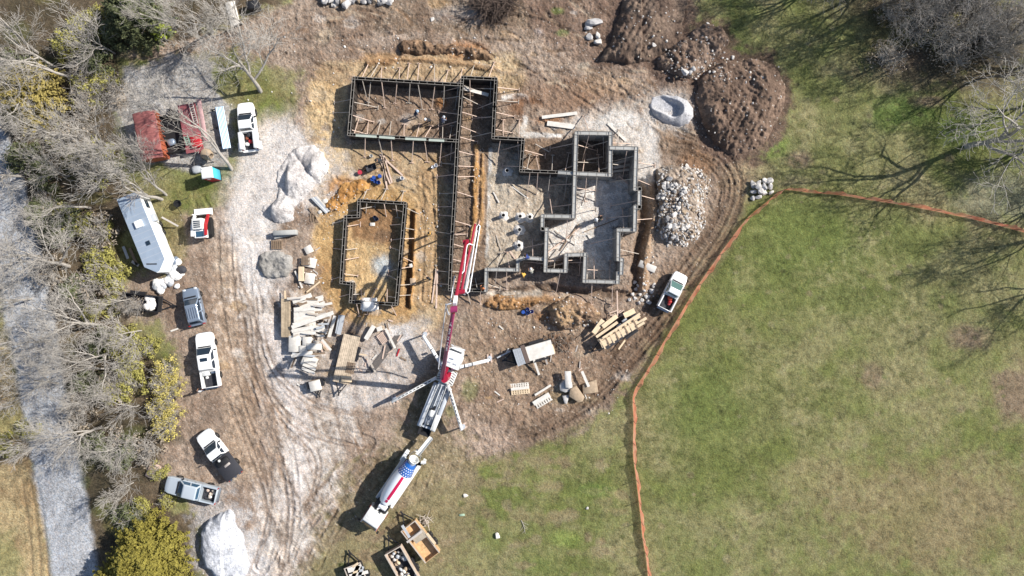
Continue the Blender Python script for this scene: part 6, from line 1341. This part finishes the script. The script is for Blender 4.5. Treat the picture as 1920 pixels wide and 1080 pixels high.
for k in range(44):                                    # offcuts lying about the lumber yard and below the house
    x, y = random.choice([(random.uniform(540,640),random.uniform(640,730)),(random.uniform(655,760),random.uniform(590,700)),(random.uniform(930,1180),random.uniform(590,760)),(random.uniform(560,610),random.uniform(440,560))]); a_ = random.uniform(0,3.14); Lb = random.uniform(5,15)
    plank((x-math.cos(a_)*Lb/2,y-math.sin(a_)*Lb/2),(x+math.cos(a_)*Lb/2,y+math.sin(a_)*Lb/2),random.uniform(1.4,2.8),.06+gz(x,y),random.choice([M_wg,M_lumg,M_bw,M_wb,M_lum]),'short board offcut lying loose on the ground among the stacks','board offcuts on the ground')
pallet(720,632,22,20,R(35),'pale nailed panel tilted on the gravel right of the flat trailer',M_lum,.1,8)
# ------------------------------------------------------------------ trailers
def trailer(name, label, cat, front, rear, wpx, zdeck, wall=0.0, deck_m=M_yw, wall_m=M_bw, tongue=1.4, axles=2, plank_n=0, split=None, wheel_in=False):
    """front, rear: photo pixels of the box ends at deck height"""
    a, b_ = P(*front, zdeck+wall), P(*rear, zdeck+wall); d = a-b_; L = d.length; c = (a+b_)/2; w_ = wpx*K
    t = thing(name, label, cat, (c.x,c.y,.02), math.atan2(d.y,d.x))
    b = MB(); b.box((0,0,zdeck-.06), (L,w_,.1)); b.build('deck', deck_m, t)
    if wall:
        for nm, q, s_ in (('side_wall',(0,w_/2-.04,zdeck+wall/2-.02),(L,.07,wall)),('side_wall',(0,-w_/2+.04,zdeck+wall/2-.02),(L,.07,wall)),('end_wall',(L/2-.04,0,zdeck+wall/2-.02),(.07,w_-.16,wall)),('tailgate',(-L/2+.04,0,zdeck+wall/2-.02),(.07,w_-.16,wall))):
            b = MB(); b.box(q, s_); b.build(nm, wall_m, t)
        b = MB()
        for s in (-1,1): b.bar((-L/2,s*(w_/2-.04),zdeck+wall),(L/2,s*(w_/2-.04),zdeck+wall),.11,.05)
        b.bar((L/2-.04,-w_/2,zdeck+wall-.01),(L/2-.04,w_/2,zdeck+wall-.01),.1,.05); b.build('top_rail', M_lumg if wall_m is not M_blk else M_blk, t)
    b = MB(); b.box((0,0,zdeck-.2), (L,.12,.16)); b.box((0,.5,zdeck-.21), (L,.1,.14)); b.box((0,-.5,zdeck-.21), (L,.1,.14)); b.build('frame', M_dark, t)
    if tongue:
        b = MB()
        for s in (-1,1): b.bar((L/2-.1,s*w_*.36,zdeck-.2),(L/2+tongue,0,zdeck-.25),.1,.1)
        b.bar((L/2+tongue-.1,0,zdeck-.25),(L/2+tongue+.25,0,zdeck-.25),.14,.12); b.bar((L/2+tongue-.3,0,.0),(L/2+tongue-.3,0,zdeck+.25),.07,.07); b.build('tongue', M_dark, t)
    for k in range(axles):
        for s in (-1,1): wheel(t, -.15*L+(k-(axles-1)/2)*.78, s*(w_/2+(.14 if not wheel_in else -.2)), .33, .2)
    if not wheel_in:
        for s in (-1,1): b = MB(); b.box((-.15*L, s*(w_/2+.15), .74), (axles*.8,.26,.06)); b.build('fender', M_dark, t)
    return t
t_flat = trailer('flat_trailer', 'flat deck trailer with worn tan boards, right of the lumber heap', 'trailer', (639,718), (660,629), 31, .75, 0, mat_planks('worn_deck',(222,202,176),.2,2.2,.14,'x'), tongue=1.2, axles=2)
def on(t, dx, dy, z): c = Matrix.Rotation(t.rotation_euler.z,4,'Z') @ Vector((dx,dy,0)); return (t.location.x+c.x, t.location.y+c.y, z)
pal = pallet(657,690,16,20,t_flat.rotation_euler.z+R(90),'brown pallet lying on the flat deck trailer',M_bw,.71,5)
p = P(650,712,.9); crate('block_stack', (p.x,p.y,.74), (19*K,8*K,.3), M_yw, 'tan timber block at the front end of the flat deck trailer', 'timber block', R(-3)); plank((640,706),(659,708),4,1.1,M_yw,'tan board on the timber block of the flat trailer')
crate('ramp', on(t_flat,-2.45,0,.3), (.5,1.5,.4), M_dark, 'dark folded ramp at the rear end of the flat deck trailer', 'ramp', t_flat.rotation_euler.z, .03)
t_tool = trailer('tool_trailer', 'small dark trailer topped by a white sheet, below the lumber heap', 'trailer', (595,733), (590,712), 22, .5, .0, M_bw, tongue=.5, axles=1)
crate('panel', on(t_tool,0,0,.5), (1.1,1.2,.45), M_wb, 'white covered box on the small dark trailer below the lumber heap', 'box', t_tool.rotation_euler.z, .05)
t_ply = trailer('dump_trailer', 'plywood lined trailer with tan floor, upper right of the three at the bottom', 'trailer', (765,986), (811,1046), 33, .7, .7, mat_planks('osb',(238,196,146),1.2,1.9,.06,'x'), mat('osb_side',(206,170,128),.8,var=.2,scale=3), tongue=1.3)
plank((763,1017),(791,996),4,1.55,M_wg,'white board across the middle of the plywood lined trailer'); pq = plank((775,1013),(797,998),17,1.2,mat('ply_weather',(206,192,170),.8,var=.25,scale=4),'weathered plywood sheet resting across the plywood lined trailer',None,.04,z1=1.45)
plank((754,985),(768,1008),5,1.5,M_gp,'grey metal strip along the left wall of the plywood lined trailer'); plank((800,1000),(816,1020),5,1.5,M_yw,'tan board along the right wall of the plywood lined trailer')
t_rub = trailer('dump_trailer', 'bottom edge trailer filled with broken white stone and debris, middle of three', 'trailer', (736,1032), (772,1095), 34, .65, .75, M_bed, mat('rusty_wall',(206,184,164),.75,var=.25,scale=3), tongue=1.2)
for i in range(34):
    dx, dy = random.uniform(-1.8,1.6), random.uniform(-.75,.75); q = on(t_rub,dx,dy,.66+random.uniform(0,.35))
    o = lump('debris', q, (random.uniform(.3,.65),random.uniform(.25,.5),random.uniform(.2,.35)), random.choice([M_wb,M_rockw,M_yw,M_gp,M_bed,M_rockb,M_wb]), 'broken chunk in the debris trailer at the bottom edge', 'debris', random.uniform(0,3), i+70, 1, 'debris in the bottom trailer')
t_sm = trailer('dump_trailer', 'small black trailer with white boards, leftmost of three at the bottom edge', 'trailer', (660,1060), (680,1110), 32, .6, .5, M_bed, M_dark, tongue=1.2)
for (a,b_,w_,m) in [((652,1070),(678,1062),9,M_wb),((662,1082),(672,1060),7,M_yw),((672,1085),(680,1062),6,M_gp),((655,1080),(690,1072),6,M_wb)]: plank(a,b_,w_,1.15,m,'board lying in the small black trailer at the bottom edge','boards in the black trailer')
plank((661,1063),(671,1056),4,1.1,M_yw,'tan block at the tongue of the small black trailer',None,.15)
# black utility trailer with white bags
t_blk = trailer('utility_trailer', 'black utility trailer with white bags and brush, left of the silver car', 'trailer', (298,571), (228,563), 30, .55, .6, M_bed, M_blk, tongue=1.3)
for i, (x, y) in enumerate([(276,560),(284,562),(279,569),(287,571),(274,575),(283,577)]):
    p = P(x,y,.9); lump('bag', (p.x,p.y,.56), (.75,.6,.4), M_sheet, 'white sack in the front of the black utility trailer', 'sack', random.uniform(0,3), i+130, 2, 'white sacks in the utility trailer')
for i, (x, y) in enumerate([(240,572),(252,574),(262,573)]): bush('brush_pile', x, y, BB[i % 2], 'cut brown brush heaped in the black utility trailer', 'brush', .6, 'brush in the utility trailer').location.z = .5
# lumber form trailer by the fence
t_lum = trailer('lumber_trailer', 'trailer stacked with yellow lumber forms beside the haul road, parked diagonally', 'trailer', (1131,645), (1199,597), 26, .65, 0, M_bed, tongue=1.5)
LL = 'lumber on the diagonal trailer'
for (a,b_,w_,z,m) in [((1128,650),(1208,604),6,1.3,M_yw),((1122,640),(1200,592),6,1.25,M_yw),((1118,632),(1158,604),5,1.2,M_yw),((1130,634),(1200,588),4,1.45,M_yw),((1126,645),(1196,603),7,1.35,M_yw),((1190,610),(1212,596),5,1.3,M_yw)]: plank(a,b_,w_,z,m,'long yellow board on the trailer of lumber forms',LL)
for k in range(8): x = 1134+k*8.6; y = 652-k*5.6; plank((x-9,y-16),(x+1,y+2),2.6,1.38,M_bw if k % 2 else M_yw,'cross batten on the trailer of lumber forms',LL)
for (x,y) in [(1138,633),(1150,626),(1162,612),(1180,615),(1172,602)]: p = P(x,y,1.2); crate('panel', (p.x,p.y,1.05), (.6,.42,.1), M_gp if x > 1155 else M_yw, 'small form panel between battens on the lumber trailer', 'panel', R(34), .01, 'form panels on the lumber trailer')
for (a,b_,w_,z) in [((1113,625),(1131,600),9,1.0),((1130,613),(1157,592),8,1.1),((1170,592),(1190,582),10,.9),((1160,655),(1172,638),3,.6)]: plank(a,b_,w_,z,M_yw,'loose yellow board sticking out beside the lumber trailer','loose boards by the lumber trailer',z1=z-.15)
plank((1157,545),(1158,592),2,.9,M_lum,'long pinkish lath leaning from the soil bank onto the lumber trailer'); 
for k in range(6): plank((1140+k*4,588+(k % 3)*3),(1160+k*2.5,581+(k % 2)*8),2,.2,M_lum,'pink lath scrap in the tangle above the lumber trailer','laths above the lumber trailer')
# stacked form panels on a dark trailer
t_pan = trailer('panel_trailer', 'dark trailer carrying upright grey panels and white plywood, below the orange clay mound', 'trailer', (962,671), (1036,649), 30, .6, 0, M_blk, tongue=1.0)
for k in range(7): plank((962+k*2.1,655-k*.5),(972+k*2.1,686-k*.8),1.7,1.25+.02*k,M_gp if k % 2 else M_stl,'grey form panel standing on edge on the dark trailer','upright grey panels',.75,'form_panel')
plank((979,647),(990,680),8,1.25,mat('brown_ply',(112,96,88),.75,var=.15,scale=3),'brown plywood panel next to the upright grey panels',None,.8)
a = plank((988,664),(1036,650),27,1.35,M_wb,'white plywood sheet on top of the dark panel trailer',None,.5); plank((1022,659),(1039,654),17,1.4,M_yw,'yellow plywood piece at the right end of the white sheet')
plank((1000,672),(1011,703),4,.9,M_wb,'white plank leaning from the white sheet down to the mud',z1=.1); plank((1022,668),(1026,683),3,.9,M_wg,'grey lath leaning at the right end of the panel trailer',z1=.1); plank((932,671),(957,658),2.6,.5,M_gp,'grey bar lying by the tongue of the panel trailer')
# white office trailer with clutter
M_rf = mat('roof_sky_tint', (184,200,218), .35, .25, var=.08, scale=1.0)  # sky reflected in the white roof is put into its base colour
a, b_ = P(238,366,2.6), P(292,498,2.6); d = b_-a; ln = d.length; c = (a+b_)/2; wt = 2.35
bx = thing('box_trailer', 'long white box trailer with reflected sky blue put into its roof colour, at the edge of the wood', 'trailer', (c.x,c.y,.02), math.atan2(d.y,d.x))
b = MB(); h = ln/2; b.prism([(-h,-wt/2),(h-.3,-wt/2),(h+.75,-.15),(h+.75,.15),(h-.3,wt/2),(-h,wt/2)], .55, 2.58); bevel(b.build('body', M_white, bx), .05, 2)
b = MB(); b.prism([(-h+.04,-wt/2+.05),(h-.3,-wt/2+.05),(h+.68,-.14),(h+.68,.14),(h-.3,wt/2-.05),(-h+.04,wt/2-.05)], 2.585, 2.63); b.build('roof', M_rf, bx)
b = MB()
for k in range(12): b.box((-h+.35+k*ln/12.2,0,2.636), (.03,wt-.15,.012))
b.build('roof_seam', M_stl, bx)
b = MB(); b.box((-.65,.1,2.78), (.75,.75,.3)); b.lathe([(0,.22),(.02,0)], (-.65,.1,2.94), (0,0,1), 14); bevel(b.build('roof_vent', M_white, bx), .04, 2)
b = MB(); b.box((1.5,.2,2.68), (.45,.4,.08)); b.build('skylight', M_glass, bx)
b = MB(); b.bar((h-.5,-.8,2.65),(h-.1,.2,2.65),.12,.02); b.build('roof_patch', M_dark, bx)
for s in (-1,1):
    for k in (-.5,.4): wheel(bx, k, s*(wt/2-.1), .36, .22)
b = MB(); b.box((-.9,wt/2+.2,1.9), (.75,.5,.5)); bevel(b.build('air_conditioner', M_stl, bx), .03, 1)
b = MB(); b.box((1.2,wt/2+.012,1.5), (.8,.03,1.8)); b.build('door', M_dirtyw, bx)
b = MB(); b.box((-2.6,wt/2+.012,1.7), (.9,.03,.7)); b.build('window', M_glass, bx)
plank((334,424),(303,407),3,.4,M_wg,'pale bare log leaning from the grass towards the white box trailer',z1=2.0)
for i in range(30):
    ax, ay = random.choice([(334,493),(318,507),(316,520),(330,512),(308,535),(322,530),(298,538)]); x, y = ax+random.uniform(-9,9), ay+random.uniform(-7,7)
    s_ = random.uniform(.5,1.0); m = random.choice([M_sheet,M_sheet,M_gp,M_dirtyw,M_bed,M_grey])
    p = P(x,y,.5); bm = bmesh.new(); bmesh.ops.create_icosphere(bm, subdivisions=3, radius=.5); rnd = random.Random(i+400)
    ph = [Vector((rnd.gauss(0,3),rnd.gauss(0,3),rnd.gauss(0,3))) for _ in range(5)]
    for v in bm.verts: v.co *= 1+.16*sum(abs(math.sin(v.co.dot(q)*2+i)) for q in ph)/2-.2; v.co.z *= .7
    me = bpy.data.meshes.new('tarp'); bm.to_mesh(me); bm.free(); me.materials.append(m); o = bpy.data.objects.new('tarp', me); COL.objects.link(o); o.location = (p.x,p.y,s_*.28); o.scale = (s_*1.2,s_,s_); o.rotation_euler = (0,0,i)
    tag(o, 'crumpled white, grey or black plastic bundle heaped at the lower end of the box trailer', 'tarp', 'plastic bundles by the box trailer')
for (a,b_,m,lab) in [((231,462),(240,485),M_gp,'grey board lying in the brush left of the white box trailer'),((243,465),(257,497),M_bw,'brown beam lying in the brush left of the white box trailer'),((247,490),(260,498),M_wg,'short pale board in the brush by the white box trailer')]: plank(a,b_,5,.3,m,lab)
# red tarped container, red flatbed, pipes, toilet, cement mixer
M_rt = mat('red_tarp', (168,104,100), .75, var=.2, scale=2); M_or = mat('rust_orange', (190,104,74), .7, var=.25, scale=3)
a, b_ = P(269,212,2.1), P(285,296,2.1); d = b_-a; c = (a+b_)/2; h = d.length/2
rc = thing('tarped_container', 'rust red container covered with a faded red tarp, under bare branches', 'container', (c.x,c.y,.02), math.atan2(d.y,d.x))
b = MB(); b.add([(-h,-1,.3),(h,-1,.3),(h,1,.3),(-h,1,.3),(-h-.1,-1.15,2.0),(h+.1,-1.15,2.0),(h+.1,1.15,2.0),(-h-.1,1.15,2.0)], [(0,1,2,3),(4,7,6,5),(0,4,5,1),(1,5,6,2),(2,6,7,3),(3,7,4,0)]); b.build('body', M_or, rc)
b = MB()
for k in range(9): x = -h+.25+k*(2*h-.5)/8; b.bar((x,1.02,.35),(x,1.19,1.95),.1,.08); 
b.build('rib', M_or, rc)
X, Y = np.meshgrid(np.linspace(-h-.12,h+.12,50), np.linspace(-1.18,1.18,26)); zz = 2.06+.16*(1-(Y/1.18)**2)+.05*np.sin(X*5.2)+(fbm(X*10,Y*10,8,3,2)-.5)*.12
o = bpy.data.objects.new('tarp_cover', grid_mesh('tarp_cover', X, Y, zz, np.full(X.shape+(3,),.5), None, M_rt)); COL.objects.link(o); o.parent = rc; o.modifiers.new('t','SOLIDIFY').thickness = .03
rf = trailer('flatbed_trailer', 'red flatbed trailer with ladders on it, between the tarped container and the pipes', 'trailer', (349,195), (366,285), 33, .9, .0, mat('red_deck',(160,92,96),.6,var=.2,scale=2), tongue=0, axles=2, wheel_in=True)
def ladder(a, b_, wpx, z, label, m=M_stl, n=9):
    p, q = P(*a,z), P(*b_,z); d = q-p; ln = d.length; c = (p+q)/2; t = thing('ladder', label, 'ladder', tuple(c), math.atan2(d.y,d.x)); w_ = wpx*K
    for s in (-1,1): b = MB(); b.box((0,s*w_/2,0), (ln,.06,.09)); b.build('rail', m, t)
    for k in range(n): b = MB(); b.box((-ln/2+ln*(k+.5)/n,0,0), (.06,w_,.05)); b.build('rung', m, t)
ladder((357,192),(368,233),7,1.15,'pale metal ladder at the upper end of the red flatbed trailer',M_wg,10); ladder((348,255),(354,272),7,1.15,'short green ladder at the lower end of the red flatbed trailer',mat('ladder_green',(150,190,170),.6),5)
crate('panel', tuple(P(377,225,1.2))[:2]+(.85,), (.45,4.6,.12), mat('pinkish',(206,168,166),.7,var=.15,scale=3), 'long pinkish panel along the right side of the red flatbed', 'panel', R(10)); crate('panel', tuple(P(367,265,1.2))[:2]+(.92,), (1.1,1.3,.3), M_red, 'red toolbox at the lower end of the red flatbed trailer', 'toolbox', R(12),.05)
dk = trailer('utility_trailer', 'dark open trailer half hidden under branches right of the tarped container', 'trailer', (315,215), (326,285), 34, .6, .5, M_blk, M_blk, tongue=.8)
lump('machine', on(dk,-.9,.2,.6), (.9,.7,.6), M_grey, 'grey blue machine cover on the dark open trailer', 'machine', .4, 9)
rk = thing('pipe_rack', 'low rack carrying the pale blue pipes left of the white service pickup', 'rack', tuple((P(407,200,0)+P(424,278,0))/2)[:2]+(0.02,), R(-77.7))
for x in (-1.9,0,1.9):
    b = MB(); b.box((x,0,.45), (.1,1.2,.1)); b.build('beam', M_dark, rk)
    for s in (-1,1): b = MB(); b.box((x,s*.5,.2), (.1,.1,.42)); b.build('leg', M_dark, rk)
for k in range(6):
    p, q = P(404+k*2.6,201-k*.4,.7), P(418+k*2.6,279-k*.4,.7); b = MB(); c = (p+q)/2; b.tube([p-c,q-c], .085, 10); o = b.build('pipe', mat('pipe_blue',(186,208,232),.3,.3,k=.8), None, 50); o.location = c; o.location.z = .6; tag(o, 'pale blue pipe in the bundle left of the white service pickup', 'pipe', 'pale blue pipes')
# portable toilet
pc = (P(397,331,0)+P(417,328,0))/2; pp = P(404.5,330,0)
pt_ = thing('portable_toilet', 'portable toilet with a white roof, red door and turquoise side on the grass', 'toilet', (pp.x,pp.y,.0), R(8))
M_tq = mat('turquoise', (84,196,220), .5, k=.8); M_cr = mat('crimson', (176,24,52), .5, k=.85)
b = MB(); b.box((0,0,1.1), (1.12,1.12,2.1)); bevel(b.build('cabin', M_tq, pt_), .04, 1)
b = MB(); b.box((0,-.565,1.1), (1.0,.04,2.0)); b.build('door', M_cr, pt_); b = MB(); b.lathe([(0,.2),(.015,.2),(.02,0)], (-.1,-.586,1.55), (0,-1,0), 20); b.build('door_sign', M_pipe, pt_)
b = MB(); b.add([(-.62,-.62,2.12),(.62,-.62,2.12),(.62,.62,2.12),(-.62,.62,2.12),(-.5,-.5,2.3),(.5,-.5,2.3),(.5,.5,2.3),(-.5,.5,2.3)], [(0,1,2,3),(4,7,6,5),(0,4,5,1),(1,5,6,2),(2,6,7,3),(3,7,4,0)]); bevel(b.build('roof', M_white, pt_), .04, 2)
b = MB(); b.tube([(-.4,.4,2.2),(-.4,.4,2.5)], .06, 8); b.build('vent_pipe', M_stl, pt_); b = MB(); b.box((0,0,.04), (1.2,1.2,.1)); b.build('skid', M_dark, pt_)
cm = thing('cement_mixer', 'small grey drum cement mixer beside the leaning tree trunk', 'cement mixer', tuple(P(396,293,0))[:2]+(0,), R(-20))
b = MB(); b.lathe([(0,.3),(.15,.55),(.55,.62),(1.0,.42),(1.15,.3),(1.1,.24),(.5,.2)], (-.45,0,.9), (1,0,.35), 18); b.build('drum', M_rockb, cm, 40)
b = MB(); 
for s in (-1,1): b.bar((-.5,s*.5,0),(0,s*.45,.95),.07,.07); b.bar((.5,s*.5,0),(0,s*.45,.95),.07,.07)
b.build('frame', M_dark, cm); b = MB(); b.box((-.75,0,.6), (.4,.4,.45)); b.build('motor_box', M_cr, cm)
for s in (-1,1): wheel(cm, -.5, s*.55, .22, .12)
lump('bag', tuple(P(372,318,0))[:2]+(0,), (1.1,.9,.5), M_gp, 'grey tarped bundle left of the portable toilet', 'bundle', .3, 12)
# black fire pit on tripod
fp = thing('fire_pit', 'black round fire pit with a tripod on the grass left of the loader', 'fire pit', tuple(P(338,383,0))[:2]+(0,), .3)
b = MB(); b.lathe([(0,.2),(.1,.36),(.35,.4),(.35,.36),(.12,.3),(.1,0)], (0,0,.35), (0,0,1), 18); b.build('bowl', M_blk, fp, 40)
for k in range(3): b = MB(); a_ = k*2.09+.4; b.bar((math.cos(a_)*1.1,math.sin(a_)*1.1,0),(0,0,1.5),.035,.035); b.build('leg', M_blk, fp)
# compact track loader
ld = thing('track_loader', 'red and white compact track loader with its bucket towards the top', 'loader', tuple(P(385,427,0))[:2]+(.02,), R(95))
for s in (-1,1):
    b = MB(); pr_ = [(-1.1,.25),(-.8,.02),(.7,.02),(1.0,.25),(1.0,.55),(.75,.75),(-.85,.75),(-1.1,.5)]
    b.rings([[Vector((x,s*(.62),z)) for x,z in pr_],[Vector((x,s*(.95),z)) for x,z in pr_]]); b.build('track', M_tyre, ld)
    b = MB(); b.rings([[Vector((-1.0,s*q,1.5)),Vector((-1.0,s*q,1.75)),Vector((.2,s*q,1.55)),Vector((1.35,s*q,.75)),Vector((1.25,s*q,.5)),Vector((.1,s*q,1.3))] for q in (.6,.82)]); b.build('lift_arm', M_red if s < 0 else M_white, ld)
b = MB(); b.box((-.75,0,1.05), (.9,1.15,.85)); bevel(b.build('engine_cover', M_white, ld), .08, 2)
b = MB(); b.box((-.8,0,1.49), (.6,.75,.03)); b.build('grille', M_glassb, ld)
b = MB(); b.box((.25,0,1.3), (1.15,1.05,1.3)); bevel(b.build('cab', M_dirtyw, ld), .08, 2)
b = MB()
for k in range(4): b.box((-.1+k*.2,0,1.965), (.12,.7,.02))
b.build('roof_grille', M_glass, ld); b = MB(); b.box((.835,0,1.35), (.02,.85,.9)); b.build('front_window', M_glass, ld)
b = MB(); b.rings([[Vector((1.35,y,.75)),Vector((1.3,y,.15)),Vector((1.4,y,.05)),Vector((2.05,y,.08)),Vector((2.05,y,.12)),Vector((1.5,y,.16)),Vector((1.45,y,.72))] for y in (-.98,.98)]); b.build('bucket', M_white, ld)
for s in (-1,1): b = MB(); b.box((-1.22,s*.4,1.1), (.04,.2,.12)); b.build('taillight', M_lampr, ld)
# bits at the top: pale board, brush pile, dark bin
p = P(436,25,.2); crate('panel', (p.x,p.y,0), (1.0,2.6,.2), M_wb, 'pale wide board standing out among the branches at the top left', 'board', R(14)); p = P(472,8,1); crate('storage_box', (p.x,p.y,0), (1.2,.9,1.0), M_dark, 'dark bin on the track near the top left', 'bin', .2, .08)
def brush(px, py, rx, ry, n, label, hh=1.2, m=None, Lm=2.4):
    S = []
    for k in range(n):
        q = P(px+random.gauss(0,rx*.45), py+random.gauss(0,ry*.45), 0); a_ = random.uniform(0,6.3); L_ = random.uniform(.3,1)*Lm; z = random.uniform(.05,hh); d = Vector((math.cos(a_),math.sin(a_),random.uniform(-.2,.35)))*L_
        e = q+Vector((0,0,z)); S.append((e, e+d*.5+Vector((0,0,random.uniform(0,.1))), .05, .035, 0)); S.append((S[-1][1], e+d, .035, .015, 0))
    c = P(px,py,0); S = [(a-c,b-c,r,q,l) for a,b,r,q,l in S]; o = bpy.data.objects.new('brush_pile', tubes_mesh('brush_pile', S, m or M_barkd, 4)); COL.objects.link(o); o.location = c; tag(o, label, 'brush pile')
brush(930,12,36,22,420,'dark tangled pile of roots and branches at the top edge', 1.6, mat('dark_root',(104,88,78),.9,var=.3,scale=4))
brush(1050,640,34,22,60,'loose sticks and roots in the mud above the panel trailer', .15, None, .9); S = [(Vector((-.6,0,.05)),Vector((.1,.05,.08)),.035,.028,0),(Vector((.1,.05,.08)),Vector((.9,-.1,.06)),.028,.012,0)]
for t_ in (.1,.3,.45,.6,.8): q = Vector((-.5+1.3*t_,.02,.07)); S.append((q, q+Vector((random.uniform(.2,.5),random.choice([-1,1])*random.uniform(.3,.6),random.uniform(0,.1))),.018,.01,1))
o = bpy.data.objects.new('fallen_branch', tubes_mesh('fallen_branch', S, M_twig, 4)); COL.objects.link(o); o.location = P(981,985,0); o.rotation_euler = (0,0,R(-70)); tag(o, 'small pale branch lying in the bottom grass', 'branch')
brush(798,975,12,9,30,'tangle of pale laths beside the plywood lined trailer', .4, M_lumg, 1.2)
p = P(286,884,0.3); crate('panel', (p.x,p.y,0), (1.2,1.6,.25), mat('pink_board',(206,180,166),.8,var=.2,scale=2), 'pinkish stacked boards in the brush above the pale blue pickup', 'board', R(-25)); 
plank((320,621),(334,616),3,.1,M_wb,'short white board on the ground behind the silver car')
crate('panel', tuple(P(866,966,.1))[:2]+(0,), (.6,.25,.1), mat('pale_green',(170,196,170),.7), 'pale green bag lying in the bottom grass', 'bag', .1,.04)
